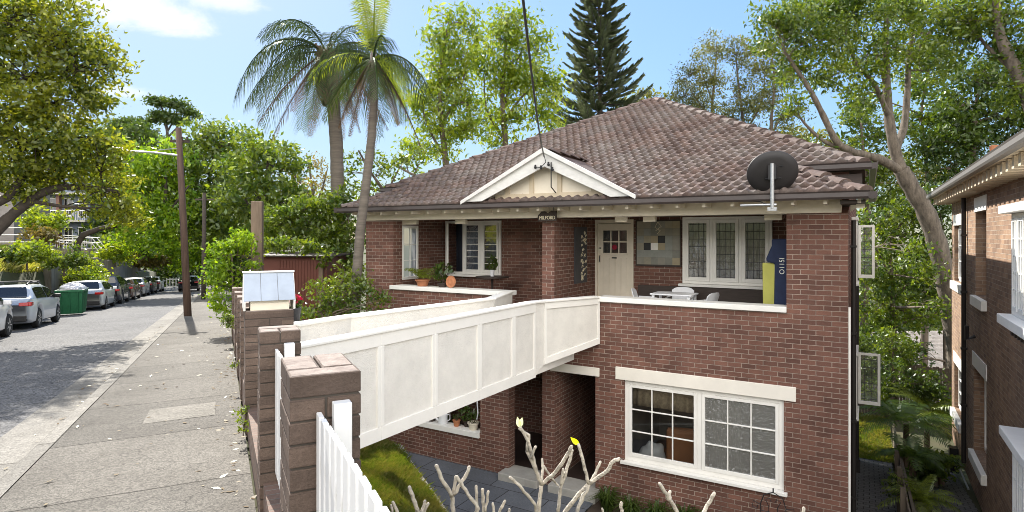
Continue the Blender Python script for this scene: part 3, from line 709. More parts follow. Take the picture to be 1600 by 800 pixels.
# ---- front door with six panes above boards
d = MB(); x0, x1, z0, z1 = -5.36, -4.52, FZ + .02, 1.90
d.box(x0, x1, 2.17, 2.215, z0, 1.20)
d.box(x0, x0 + .13, 2.17, 2.215, 1.2, z1); d.box(x1 - .11, x1, 2.17, 2.215, 1.2, z1); d.box(x0 + .13, x1 - .11, 2.17, 2.215, 1.74, z1)
for i in (1, 2):
    x = x0 + .13 + (x1 - x0 - .24) * i / 3; d.box(x - .014, x + .014, 2.165, 2.21, 1.2, 1.74)
d.box(x0 + .13, x1 - .11, 2.167, 2.208, 1.455, 1.483)
d.box(x0 + .1, x1 - .08, 2.15, 2.17, 1.16, 1.2)
for i in range(5):
    x = x0 + .14 + .145 * i; d.box(x, x + .018, 2.158, 2.17, z0 + .15, 1.08)
door = d.build('front_door', 'cream', house, bevel=.004, seg=1)
p = MB(); p.poly([(x0 + .13, 2.19, 1.2), (x1 - .11, 2.19, 1.2), (x1 - .11, 2.19, 1.74), (x0 + .13, 2.19, 1.74)]); p.build('pane', 'glass_bars', door)
h_ = MB(); h_.tube([(x0 + .07, 2.12, .98), (x0 + .07, 2.10, 1.0), (x0 + .07, 2.10, 1.1), (x0 + .07, 2.12, 1.14)], .011); h_.build('handle', 'iron', door)
h_ = MB(); h_.lathe([(.001, 0), (.022, .005), (.022, .03)], (x0 + .07, 2.14, 1.3)); h_.build('door_knob', 'iron', door)
h_ = MB(); h_.box(-5.0, -4.88, 2.155, 2.169, 1.07, 1.10); h_.build('letter_slot', 'iron', door)
h_ = MB(); h_.lathe([(.001, 0), (.06, .001), (.06, .006), (.001, .008)], (0, 0, 0), 16); h_.v = [(p[0] - 4.94, 2.186 - p[2], p[1] + 1.34) for p in h_.v]; h_.build('door_sticker', 'redpetal', door)
fr = MB(); fr.box(-5.42, -5.365, 2.13, 2.3, FZ, 2.0); fr.box(-4.515, -4.454, 2.13, 2.3, FZ, 2.0); fr.box(-5.365, -4.515, 2.13, 2.3, 1.91, 2.0); fr.build('door_frame', 'cream', house)
# side wall casements (stand open on the right side of the house)
def side_casement(y, z0, hgt, wd):
    f = MB(); f.box(0.003, .10, y - 1.0, y + .02, z0 - .06, z0 + hgt + .09); f.box(.003, .13, y - 1.05, y + .06, z0 - .1, z0 - .061); f.box(.003, .12, y - 1.03, y + .05, z0 + hgt + .091, z0 + hgt + .15)
    x0, x1 = .11, .11 + wd
    f.box(x0, x0 + .05, y - .02, y + .02, z0, z0 + hgt); f.box(x1 - .05, x1, y - .02, y + .02, z0, z0 + hgt); f.box(x0 + .05, x1 - .05, y - .02, y + .02, z0, z0 + .07); f.box(x0 + .05, x1 - .05, y - .02, y + .02, z0 + hgt - .05, z0 + hgt)
    o = f.build('window', 'white', house, bevel=.004, seg=1)
    p = MB(); p.poly([(x0 + .05, y, z0 + .07), (x1 - .05, y, z0 + .07), (x1 - .05, y, z0 + hgt - .05), (x0 + .05, y, z0 + hgt - .05)]); p.build('pane', 'glass_lead', o)
side_casement(3.3, 0.72, 1.12, 0.30)
side_casement(3.2, -1.93, 1.08, 0.40)
p = MB(); p.tube([(.06, 1.2, 1.9), (.06, 1.2, -3.7)], .04, 10)
for z in (1.4, -.2, -1.8, -3.2): p.box(.003, .11, 1.14, 1.26, z, z + .04)
p.build('downpipe', 'pipe_brown', house)
p = MB(); p.tube([(.07, 4.3, 1.9), (.07, 4.3, -3.7)], .045, 10); p.box(.02, .14, 4.22, 4.38, -3.75, -3.45); p.build('downpipe', 'pipe_brown', house)
p = MB(); p.box(0.003, .035, .02, .10, -3.9, .42); p.build('corner_strip', 'white', house)

# ---- roof
TP = 0.504; Z0 = 2.33; NL = math.sqrt(1 + TP * TP)
def rz_(t): return Z0 + TP * (t + 0.5)
def tiles(xr, t0, t1, dt=0.20, tw=0.20, sx=0.025):
    V = []; Q = []; UV = []
    k0 = 0; t = t0
    while t < t1 - 1e-6:
        rows = [(0.0, -0.1, 0), (0.0, 1.0, 1), (0.3, .86, 1), (1.1, .1, 1)]
        te = min(t + dt, t1)
        xl, xh = xr(t); xl2, xh2 = xr(te)
        xs = np.arange(math.floor(min(xl, xl2) / sx) * sx, max(xh, xh2) + sx, sx)
        off = 0.5 * (k0 % 2)
        base = len(V)
        jit = {}
        for fr, hh, on in rows:
            tt = t + dt * fr
            a, b = xr(min(tt, t1))
            for x in xs:
                q = x / tw + off; cell = math.floor(q); pf = q - cell
                j = jit.setdefault(cell, (random.uniform(-.006, .006), random.uniform(-.012, .012)))
                ph = abs(((pf - .34 + .5) % 1.0) - .5)
                prof = 0.040 * max(0.0, math.cos(math.pi * min(.5, ph / .56))) ** .8
                nose = .018 * (1 if pf > .62 else 0) * (fr == 0)
                h = (0.054 * hh + (prof + j[0]) * (1 if on else .25))
                xx = min(max(x, a), b); t2 = tt + (nose + j[1] * (fr == 0))
                V.append((xx, t2 - TP / NL * h, rz_(t2) + h / NL)); UV.append((cell + min(pf, .98) if False else cell + .5, k0 + .5))
        n = len(xs)
        for r in range(len(rows) - 1):
            for i in range(n - 1): Q.append((base + r * n + i, base + r * n + i + 1, base + (r + 1) * n + i + 1, base + (r + 1) * n + i))
        t += dt; k0 += 1
    return V, Q, UV
AX, AT = -5.2, 6.2
roof = MB()
# backing planes
zA = rz_(AT)
roof.poly([(-11.2, -.5, Z0 - .04), (.24, -.5, Z0 - .04), (.24, .0, Z0 - .03), (-.9, .6, rz_(.6) - .04), (-9.9, .6, rz_(.6) - .04), (-11.2, .0, Z0 - .03)])
roof.poly([(-10.75, .6, rz_(.6) - .04), (.24, .6, rz_(.6) - .04), (AX, AT, zA - .04)])
roof.poly([(.24, .6, rz_(.6) - .04), (.24, 9.5, rz_(.6) - .04), (AX, AT, zA - .04)])
roof.poly([(-10.75, 9.5, rz_(.6) - .04), (-10.75, .6, rz_(.6) - .04), (AX, AT, zA - .04)])
roof.poly([(.24, 9.5, rz_(.6) - .04), (-10.75, 9.5, rz_(.6) - .04), (AX, AT, zA - .04)])
roof.poly([(.24, -.5, Z0 - .04), (.24, .7, Z0 + .05), (-.9, .7, rz_(.6) - .04)])
roof.poly([(-11.2, .7, Z0 + .05), (-11.2, -.5, Z0 - .04), (-9.9, .7, rz_(.6) - .04)])
rf = roof.build('roof', 'tile', house)
def xlow(t):
    f = (t + .5) / 1.1; return (-11.2 + 1.3 * f, .24 - 1.14 * f)
def xup(t):
    f = (t - .6) / (AT - .6); f = max(0, min(1, f)); return (-10.75 + (AX + 10.75) * f, .24 + (AX - .24) * f)
V1, Q1, U1 = tiles(xlow, -.53, .6)
V2, Q2, U2 = tiles(xup, .6, AT)
k = len(V1); npmesh('roof_tiles', V1 + V2, Q1 + [tuple(i + k for i in q) for q in Q2], 'tile', house, uv=[tuple(u) for u in U1] + [(u[0], u[1] + 40) for u in U2])
def hipcaps(a, b, name='hip_capping', r=.115, L=.40):
    a, b = Vector(a), Vector(b); n = int((b - a).length / L); mb = MB(); d = (b - a) / n; dn = d.normalized(); sx = dn.cross(Vector((0, 0, 1))).normalized(); up = sx.cross(dn)
    for i in range(n):
        p0 = a + d * i - dn * .05 + up * (.05 + random.uniform(-.006, .008)); p1 = a + d * (i + 1) + up * (.015 + random.uniform(-.005, .005)) 
        A = []; B = []
        for k in range(9):
            an = math.pi * k / 8; A.append(p0 + sx * math.cos(an) * r * 1.15 + up * (math.sin(an) * r * .75 - .03)); B.append(p1 + sx * math.cos(an) * r * .95 + up * (math.sin(an) * r * .6 - .03))
        mb.add(A + B, [(k, k + 1, 10 + k, 9 + k) for k in range(8)] + [tuple(range(9))[::-1]])
    mb.build(name, 'tile', rf)
zu = rz_(.6)
hipcaps((.19, .62, zu), (AX, AT, zA)); hipcaps((-10.7, .62, zu), (AX, AT, zA))
hipcaps((.22, -.5, Z0), (-.95, .6, zu)); hipcaps((-11.15, -.5, Z0), (-9.9, .6, zu))
# gutters
g = MB()
def gut(mb, a, b, out):
    a, b, out = Vector(a), Vector(b), Vector(out)
    prof = [(0, 0), (.10, -.005), (.12, .03), (.115, .10), (.13, .125), (.115, .125), (.10, .10), (.0, .10)]
    mb.prism([a + out * p[0] + Vector((0, 0, p[1])) for p in prof], b - a)
gut(g, (-11.28, -.53, 2.20), (.31, -.53, 2.20), (0, -1, 0))
gut(g, (.29, -.65, 2.203), (.29, .7, 2.203), (1, 0, 0)); gut(g, (-11.26, .7, 2.203), (-11.26, -.65, 2.203), (-1, 0, 0))
gut(g, (-1.0, .60, zu - .12), (.34, .60, zu - .12), (0, -1, 0)); gut(g, (.31, .5, zu - .117), (.31, 9.6, zu - .117), (1, 0, 0)); gut(g, (-10.85, .60, zu - .12), (-9.8, .60, zu - .12), (0, -1, 0))
g.build('gutter', 'gutter', house)
g = MB(); g.box(-1.1, .0, .721, .74, 2.3, 2.75); g.box(-10.7, -9.8, .72, .74, 2.3, 2.75); g.build('clerestory_wall', 'brick', house)
g = MB(); g.box(-.28, .20, .66, .7, 2.32, 2.70); g.build('eave_panel', 'darkwood', house)
g = MB(); g.prism([(.03, .1, 2.19), (.26, .1, 2.19), (.03, .1, 2.02)], (0, .06, 0)); g.build('eave_bracket', 'cream', house)
g = MB(); g.box(.12, .24, -.3, -.24, 2.06, 2.2); g.build('eave_block', 'cream', house)
g = MB(); g.box(-.10, .25, -.50, .7, 2.13, 2.19); g.build('eave_end', 'darkwood', house)
# gablet over the entry
gb = MB(); ax, az, xl, xh, zb = -5.39, 3.36, -7.34, -3.55, 2.36
bw = .30
def barge(mb, xa, za, xb, zb_, y, w, th):
    a = Vector((xa, y, za)); b = Vector((xb, y, zb_)); mb.prism([a, b, b + Vector((0.42 if xb < xa else -0.42, 0, 0)), a - Vector((0, 0, w * 1.12))], (0, th, 0))
gb_o = None
b1 = MB(); barge(b1, ax, az, xl, zb, -.60, bw, .05); barge(b1, ax, az, xh, zb, -.602, bw, .05)
b1.build('barge_board', 'barge', house, bevel=.006)
b2 = MB()
for xe in (xl, xh):
    s = 1 if xe > ax else -1
    b2.prism([(ax, -.66, az + .05), (xe + s * .1, -.66, zb + .02), (xe + s * .1, -.66, zb - .06), (ax, -.66, az - .05)], (0, .055, 0))
b2.build('barge_trim', 'barge', house, bevel=.005)
g2 = MB(); g2.poly([(xl + .3, -.36, zb + .02), (xh - .3, -.36, zb + .02), (ax, -.36, az - .14)]); gp = g2.build('gable_panel', 'cream', house)
g3 = MB(); g3.box(-6.7, -4.05, -.40, -.365, 2.40, 2.50)
for x in (-6.4, -5.8, -5.15, -4.4): g3.box(x - .05, x + .05, -.395, -.364, 2.5, az - .22 - abs(x - ax) * .48)
g3.build('gable_batten', 'soffit', gp)
g4 = MB()
tb = -.5 + (az - .03 - Z0) / TP
for xe in (xl, xh):
    g4.poly([(ax, -.58, az), (xe, -.58, zb), (xe, -.45, zb), (ax, tb, az - .02)])
g4.build('gablet_roof', 'tile', rf)
hipcaps((ax, -.5, az + .0), (ax, tb, az), 'ridge_capping', .1)
g5 = MB()
for i, (x, z) in enumerate(((-5.56, 3.02), (-5.43, 3.0), (-5.26, 3.06), (-5.17, 2.95))):
    g5.lathe([(.001, -.04), (.022, -.035), (.03, 0), (.018, .02), (.022, .04), (.001, .05)], (x, -.66, z), 10)
g5.tube([(-5.21, -.64, 3.1), (-5.21, -.64, 2.6), (-5.22, -.42, 2.5)], .012); g5.tube([(-5.36, -.66, 3.25), (-5.31, -.68, 3.1), (-5.43, -.67, 3.0), (-5.56, -.67, 3.02)], .008)
g5.build('cable_insulator', 'iron', house)
# ================================================================== BRIDGE from the footpath to the upper floor
bridge = thing('entry_bridge', 'white painted footbridge with roughcast panelled sides leading to the upper floor', 'bridge', (-1.0, 9.0, 0), 0)
def off(p): return Vector(p) - Vector((-1.0, 9.0, 0))
def parapet(pts, panels, th=.13, side=1):
    """pts: [(x,y,ztop,zbot)]; solid core with proud bands, cap"""
    core = MB(); cap = MB()
    P = [(off((x, y, 0)), a, b) for x, y, a, b in pts]
    for i in range(len(P) - 1):
        (p, a, b), (q, c, d) = P[i], P[i + 1]
        dr = (q - p); dr.z = 0; dr.normalize(); nr = Vector((dr.y, -dr.x, 0)) * side
        def col(o, t, zt, zb): v = o + nr * t; return Vector((v.x, v.y, zb)), Vector((v.x, v.y, zt))
        e0 = col(p, 0, a - .04, b); e1 = col(q, 0, c - .04, d); e2 = col(q, -th, c - .04, d); e3 = col(p, -th, a - .04, b)
        core.hexa([e0[0], e1[0], e2[0], e3[0], e0[1], e1[1], e2[1], e3[1]])
        f0 = col(p, .045, a, a - .04); f1 = col(q, .045, c, c - .04); f2 = col(q, -th - .03, c, c - .04); f3 = col(p, -th - .03, a, a - .04)
        cap.hexa([f0[0], f1[0], f2[0], f3[0], f0[1], f1[1], f2[1], f3[1]])
    o = core.build('parapet', 'roughcast', bridge)
    cap.build('coping', 'render', o, bevel=.012)
    bd = MB()
    for (i, t0, t1, ht, hb) in panels:
        (p, a, b), (q, c, d) = P[i], P[i + 1]
        dr = (q - p); dr.z = 0; L = dr.length; dr.normalize(); nr = Vector((dr.y, -dr.x, 0)) * side
        def at(t, z): v = p + dr * (L * t) + nr * .022; return Vector((v.x, v.y, z))
        zt = lambda t: a + (c - a) * t - .042
        zb = lambda t: b + (d - b) * t
        wv = -nr * .026
        bw = .05 / L * 1.2
        for s0, s1, z00, z01, z10, z11 in ((t0, t1, zt(t0) - ht, zt(t0), zt(t1) - ht, zt(t1)), (t0, t1, zb(t0) - .004, zb(t0) + hb, zb(t1) - .004, zb(t1) + hb)):
            bd.prism([at(s0, z00), at(s1, z10), at(s1, z11), at(s0, z01)], wv)
        for s0, s1 in ((t0, t0 + bw), (t1 - bw, t1)):
            bd.prism([at(s0, zb(s0) + hb), at(s1, zb(s1) + hb), at(s1, zt(s1) - ht), at(s0, zt(s0) - ht)], wv)
    bd.build('panel_border', 'render', o, bevel=.006)
    return o
near = [(-1.53, 4.25, .44, -.95), (-2.36, 6.54, .42, -.98), (.42, 11.02, .41, -.98), (.60, 11.27, .40, -.80), (1.78, 12.24, .385, -.58)]
L12 = Vector((.42 + 2.36, 11.02 - 6.54)).length
cuts = [0, .245, .45, .66, .855, 1.0]
pan = [(0, 0.0, 1.0, .17, .17)] + [(1, cuts[i], cuts[i + 1], .16, .17) for i in range(5)] + [(3, 0.0, 1.0, .12, .12)]
parapet(near, pan)
far = [(-2.62, 6.98, .60, -.6), (-2.46, 8.75, .46, -.9), (-.47, 11.70, .41, -.98), (-.12, 13.30, .395, -.9)]
parapet(far, [(1, 0, 1, .16, .17)], side=-1)
dk = MB()
dk.prism([off((-1.62, 4.3, -.62)), off((-2.45, 6.62, -.62)), off((.36, 11.16, -.62)), off((1.26, 12.50, -.62)), off((-.08, 13.28, -.62)), off((-.5, 11.75, -.62)), off((-2.5, 8.7, -.62)), off((-2.7, 7.0, -.62)), off((-2.75, 6.7, -.62))], (0, 0, .20))
dk.build('deck', 'concrete', bridge)
dk = MB()
dk.prism([off((.43, 11.1, -.97)), off((1.30, 12.52, -.97)), off((-.10, 13.28, -.97)), off((-.55, 11.8, -.97))], (0, 0, .35))
dk.build('slab', 'render', bridge, bevel=.01)
dk = MB()
dk.prism([off((.6, 11.27, -.575)), off((1.70, 12.26, -.575)), off((1.30, 12.50, -.575))], (0, 0, .2))
dk.build('landing', 'render', bridge)

# ================================================================== FENCE along the footpath
def brick_pier(label, m, w_, d_, topz, zb, rot=0, pat=0):
    """recess-jointed brick pier; local x across the footpath, y along the street"""
    b = S(0.2, m); t = thing('brick_pier', label, 'brick pier', (b.x, b.y, zb), TS, 'brick fence piers along the footpath')
    core = MB(); core.box(.006, w_ - .006, .006, d_ - .006, 0, topz - zb - .012); core.build('mortar', 'pier_core', t)
    s = MB(); h = .078; j = .007; n = int((topz - zb) / h); top0 = topz - zb
    for k in range(n):
        z1 = top0 - k * h; z0 = z1 - h + j
        jx = random.uniform(-.002, .002)
        if (k + pat) % 2 == 0:
            ym = .115
            cells = [(0, w_, 0, ym - j)] + [(0, w_ / 2 - j / 2, ym, d_), (w_ / 2 + j / 2, w_, ym, d_)]
        else:
            ym = d_ - .115
            cells = [(0, w_, ym + j, d_)] + [(0, w_ / 2 - j / 2, 0, ym), (w_ / 2 + j / 2, w_, 0, ym)]
        for a, b_, c, d in cells: s.box(a + jx, b_ + jx, c, d, z0, z1 + random.uniform(-.0015, .0015))
    s.build('brickwork', 'pier', t, bevel=.004, seg=2)
    s = MB(); ym = .115 if pat == 0 else d_ - .115; z1 = top0  # thin slabs added on top, coloured pale to look sunlit
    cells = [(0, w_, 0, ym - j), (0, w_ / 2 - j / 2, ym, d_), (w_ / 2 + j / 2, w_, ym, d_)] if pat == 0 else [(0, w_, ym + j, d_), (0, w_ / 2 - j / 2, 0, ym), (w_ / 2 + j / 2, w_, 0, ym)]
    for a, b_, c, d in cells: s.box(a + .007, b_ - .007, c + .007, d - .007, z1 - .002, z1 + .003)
    s.build('sun_tint_cap', 'pier_sun_tint', t, bevel=.002, seg=1)
    return t
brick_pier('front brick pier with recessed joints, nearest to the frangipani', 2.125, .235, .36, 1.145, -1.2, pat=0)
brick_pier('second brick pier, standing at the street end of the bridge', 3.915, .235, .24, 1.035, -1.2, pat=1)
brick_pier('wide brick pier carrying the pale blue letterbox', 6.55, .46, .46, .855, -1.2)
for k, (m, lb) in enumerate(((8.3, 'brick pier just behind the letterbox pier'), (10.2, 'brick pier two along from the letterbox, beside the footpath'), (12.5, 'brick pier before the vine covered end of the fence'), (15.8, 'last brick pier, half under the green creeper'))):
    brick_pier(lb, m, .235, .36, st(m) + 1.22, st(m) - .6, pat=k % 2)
def base_wall(label, m0, m1, hgt):
    b = S(0.2, m0); t = MB(); z0 = st(m0); z1 = st(m1); L = m1 - m0
    o = MB().add([(.02, 0, -.9), (.215, 0, -.9), (.215, L, z1 - z0 - .9), (.02, L, z1 - z0 - .9), (.02, 0, hgt), (.215, 0, hgt), (.215, L, z1 - z0 + hgt), (.02, L, z1 - z0 + hgt)],
        [(0, 3, 2, 1), (4, 5, 6, 7), (0, 1, 5, 4), (1, 2, 6, 5), (2, 3, 7, 6), (3, 0, 4, 7)]).build('low_wall', 'lowwall')
    o.location = (b.x, b.y, z0); o.rotation_euler = (0, 0, TS)
    tag(o, label, 'wall', 'low brick walls under the fence panels')
    if False: return
    base = MB().box(.03, .205, 0, L, -3.0, -.88); 
base_wall('low brick wall under the picket panel at the very front', -1.2, 2.12, .34)
base_wall('low brick wall between the two nearest brick piers', 2.49, 3.91, .34)
base_wall('low brick wall from the second pier towards the letterbox pier', 4.16, 6.54, .26)
base_wall('low brick wall beyond the letterbox pier', 7.02, 8.29, .3)
base_wall('low brick wall between the two piers past the letterbox', 8.67, 10.19, .3)
base_wall('low brick wall before the pier next to the creeper', 10.57, 12.49, .3)
base_wall('low brick wall running into the green creeper', 12.87, 15.79, .3)
# retaining wall under it, down to the yard
rw = MB(); p0 = S(.22, -1.2); rw.box(.0, .16, 0, 16.8, -4.0, -.0)
rwo = MB()
for i in range(14):
    a, b = -1.2 + i * 1.2, 0 + i * 1.2
    rwo.hexa([tuple(S(.235, a)[:2]) + (-4.0,), tuple(S(.40, a)[:2]) + (-4.0,), tuple(S(.40, b)[:2]) + (-4.0,), tuple(S(.235, b)[:2]) + (-4.0,),
              tuple(S(.235, a)[:2]) + (st(a) - .03,), tuple(S(.40, a)[:2]) + (st(a) - .03,), tuple(S(.40, b)[:2]) + (st(b) - .03,), tuple(S(.235, b)[:2]) + (st(b) - .03,)])
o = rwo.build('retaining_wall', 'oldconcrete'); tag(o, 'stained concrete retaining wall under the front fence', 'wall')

def picket_panel(label, m0, m1, zt0, zt1, postm=None, n0=.285):
    b = S(n0, m0); L = m1 - m0
    t = thing('fence_panel', label, 'fence panel', (b.x, b.y, 0), TS, 'white picket panels between the piers')
    k = int(L / .1)
    for i in range(k):
        y = L - .035 - i * .1; f = y / L; z = zt0 + (zt1 - zt0) * f; zb = st(m0 + y) + .40
        if i == 0: pk = []
        p = MB(); p.box(0, .017, -.033, .033, zb - z, 0)
        o = p.build('picket', 'fencewhite', t, bevel=.002, seg=1); o.location = (0, y, z)
    r = MB()
    for dz in (-.16, -.72):
        r.add([(.018, 0, zt0 + dz), (.043, 0, zt0 + dz), (.043, L, zt1 + dz), (.018, L, zt1 + dz), (.018, 0, zt0 + dz + .04), (.043, 0, zt0 + dz + .04), (.043, L, zt1 + dz + .04), (.018, L, zt1 + dz + .04)],
              [(0, 3, 2, 1), (4, 5, 6, 7), (0, 1, 5, 4), (1, 2, 6, 5), (2, 3, 7, 6), (3, 0, 4, 7)])
    r.build('rail', 'fencewhite', t)
    q = MB(); y = L - .055; q.box(.05, .11, y, y + .05, st(m1) + .3, zt1 + .035); q.build('post', 'fencewhite', t, bevel=.004)
    return t
picket_panel('white metal picket panel at the very front, running to the nearest brick pier', -.6, 2.12, 1.16, 1.02)
picket_panel('white metal picket panel between the two nearest brick piers', 2.50, 3.91, 1.0, .93)
picket_panel('white picket panel between the two piers beyond the letterbox', 8.67, 10.19, .62, .53)
picket_panel('white picket panel beyond the second pier after the letterbox', 10.57, 12.49, .52, .42)
picket_panel('white picket panel running into the creeper', 12.87, 15.79, .4, .25)
# letterbox on the wide pier
p = S(.2, 6.55); lb = thing('letterbox', 'pale blue letterbox with pitched board roof on the wide pier', 'letterbox', (p.x, p.y, .858), TS)
q = MB(); q.prism([(.05, .07, 0), (.05, .42, 0), (.05, .42, .11), (.05, .205, .35), (.05, .07, .155)], (.37, 0, 0)); q.box(.05, .42, .055, .069, .0, .075); q.build('body', 'letterboxwall', lb, bevel=.003)
q = MB()
for i in range(3):
    a = -.01 + i * .162; q.prism([(a, .015, .10), (a + .159, .015, .10), (a + .159, .20, .375), (a, .20, .375)], (0, .012, .0))
q.prism([(-.01, .20, .375), (.475, .20, .375), (.475, .47, .12), (-.01, .47, .12)], (0, .012, .012))
q.build('roof', 'letterbox', lb, bevel=.002, seg=1)
q = MB(); q.box(-.02, .485, .185, .23, .376, .392); q.prism([(-.014, .02, .09), (-.014, .2, .37), (-.014, .46, .10), (-.014, .46, .0), (-.014, .05, 0)], (.02, 0, 0)); q.prism([(.459, .02, .09), (.459, .2, .37), (.459, .46, .10), (.459, .46, .0), (.459, .05, .0)], (.02, 0, 0)); q.build('end_board', 'white', lb, bevel=.002, seg=1)

# ================================================================== STREET FURNITURE
pb = W(294, 492, 22.6); mm = nm(pb.x, pb.y); zp = st(mm[1])
pole = thing('power_pole', 'tall brown timber power pole with a street lamp arm on the footpath', 'power pole', (pb.x, pb.y, zp), 0)
top = W(279, 200, 22.9) - Vector((pb.x, pb.y, zp))
q = MB(); q.tube([(0, 0, -.3), top * .5, top], [.14, .125, .105], 12); q.build('shaft', 'pole', pole, smooth=True)
a = W(280, 243, 22.8) - Vector((pb.x, pb.y, zp)); b = W(200, 236, 22.2) - Vector((pb.x, pb.y, zp)); c = W(172, 231, 22.0) - Vector((pb.x, pb.y, zp))
q = MB(); q.tube([a, a.lerp(b, .5) + Vector((0, 0, .03)), b], .035, 8); q.tube([a + Vector((0, 0, .28)), a.lerp(b, .45) + Vector((0, 0, .12))], .018, 6); arm = q.build('lamp_arm', 'galv', pole)
q = MB(); q.tube([b - (c - b) * .1, b.lerp(c, .3), c], [.04, .09, .05], 8); q.build('lamp', 'plastic', arm)
q = MB(); q.beam(top * .93 + Vector((-.35, 0, 0)), top * .93 + Vector((.35, .1, 0)), .08, .1)
for s in (-.3, -.1, .12, .3): q.lathe([(.01, 0), (.04, .02), (.03, .06), (.04, .1), (.01, .12)], top * .93 + Vector((s, 0, .05)), 8)
q.build('crossarm', 'darkwood', pole)
pb = W(318, 470, 36.0); mm = nm(pb.x, pb.y); zp = st(mm[1])
q = MB(); q.tube([(0, 0, -.2), (.02, 0, 2.4), (.05, 0, 6.4)], [.14, .13, .11], 10); pl2 = thing('power_pole', 'second timber power pole further down the street, in shade', 'power pole', (pb.x, pb.y, zp), 0); q.build('shaft', 'barkdark', pl2, smooth=True)
q = MB(); q.beam((-.5, 0, 6.0), (.6, .1, 6.0), .08, .1); q.build('crossarm', 'darkwood', pl2)
# overhead service cable down to the gablet
g0 = H(-5.36, -.66, 3.22); g1 = W(815, -20, 5.0)
q = MB(); q.tube([g0 + (g1 - g0) * t + Vector((0, 0, -.5 * math.sin(math.pi * t) * .35)) for t in [i / 14 for i in range(15)]] + [g1 + (g1 - g0) * .6 + Vector((0, 0, .9))], .014, 6); o = q.build('service_cable', 'iron'); tag(o, 'black overhead power cable running down to the gable peak', 'cable')

# skip bin and its load
pbn = W(104, 489, 26.0); n_, m_ = nm(pbn.x, pbn.y); bz = st(m_) - .12
p = S(-6.2, m_ - .8); p = S(-6.0, m_ + .25); skip = thing('skip_bin', 'small dark green ribbed steel skip bin parked ahead of the silver hatchback', 'skip bin', (p.x, p.y, bz), TS); skip.scale = (.56, .45, .82)
q = MB(); A = [(-.75, -.2, .08), (.75, -.2, .08), (.75, 1.4, .08), (-.75, 1.4, .08)]; B = [(-.85, -.65, 1.30), (.85, -.65, 1.30), (.85, 1.85, 1.30), (-.85, 1.85, 1.30)]
q.hexa(A + B); q.build('body', 'bingreen', skip)
q = MB()
for f in (.12, .32, .5, .68, .88):
    for x0, x1, s in ((.75, .85, 1), (-.75, -.85, -1)):
        y0 = -.2 + 1.6 * f; y1 = -.65 + 2.5 * f; q.beam((x0 + .03 * s, y0, .1), (x1 + .03 * s, y1, 1.28), .07, .07, (0, 1, 0))
for x in (-.5, 0, .5): q.beam((x, -.23, .1), (x * 1.1, -.68, 1.28), .07, .07, (1, 0, 0))
for s in (-1, 1): q.box(s * .87 - .05, s * .87 + .05, -.72, 1.9, 1.26, 1.36)
q.box(-.82, .82, -.72, -.6, 1.26, 1.36); q.build('rib', 'bingreen', skip, bevel=.01)
hb = MB(); vs = []; n1, n2 = 26, 20
for i in range(n2 + 1):
    for k in range(n1):
        el = math.pi / 2 * i / n2; az = 2 * math.pi * k / n1; v = Vector((math.cos(az) * math.cos(el) * .88, math.sin(az) * math.cos(el) * 1.25, math.sin(el) * .5))
        nz = noise.noise(v * 2.6) * .2 + abs(noise.noise(v * 5.5)) * .14; vs.append(v * (1 + nz))
hb.add(vs, [(i * n1 + k, i * n1 + (k + 1) % n1, (i + 1) * n1 + (k + 1) % n1, (i + 1) * n1 + k) for i in range(n2) for k in range(n1)])
o = hb.build('plastic_sheet', 'thrubbish'); o.location = S(-6.0, m_ + .55); o.location.z = bz + 1.03; o.scale = (.56, .45, .7); o.rotation_euler = (0, 0, TS); tag(o, 'crumpled silver plastic sheet heaped on the green skip bin', 'plastic sheet')

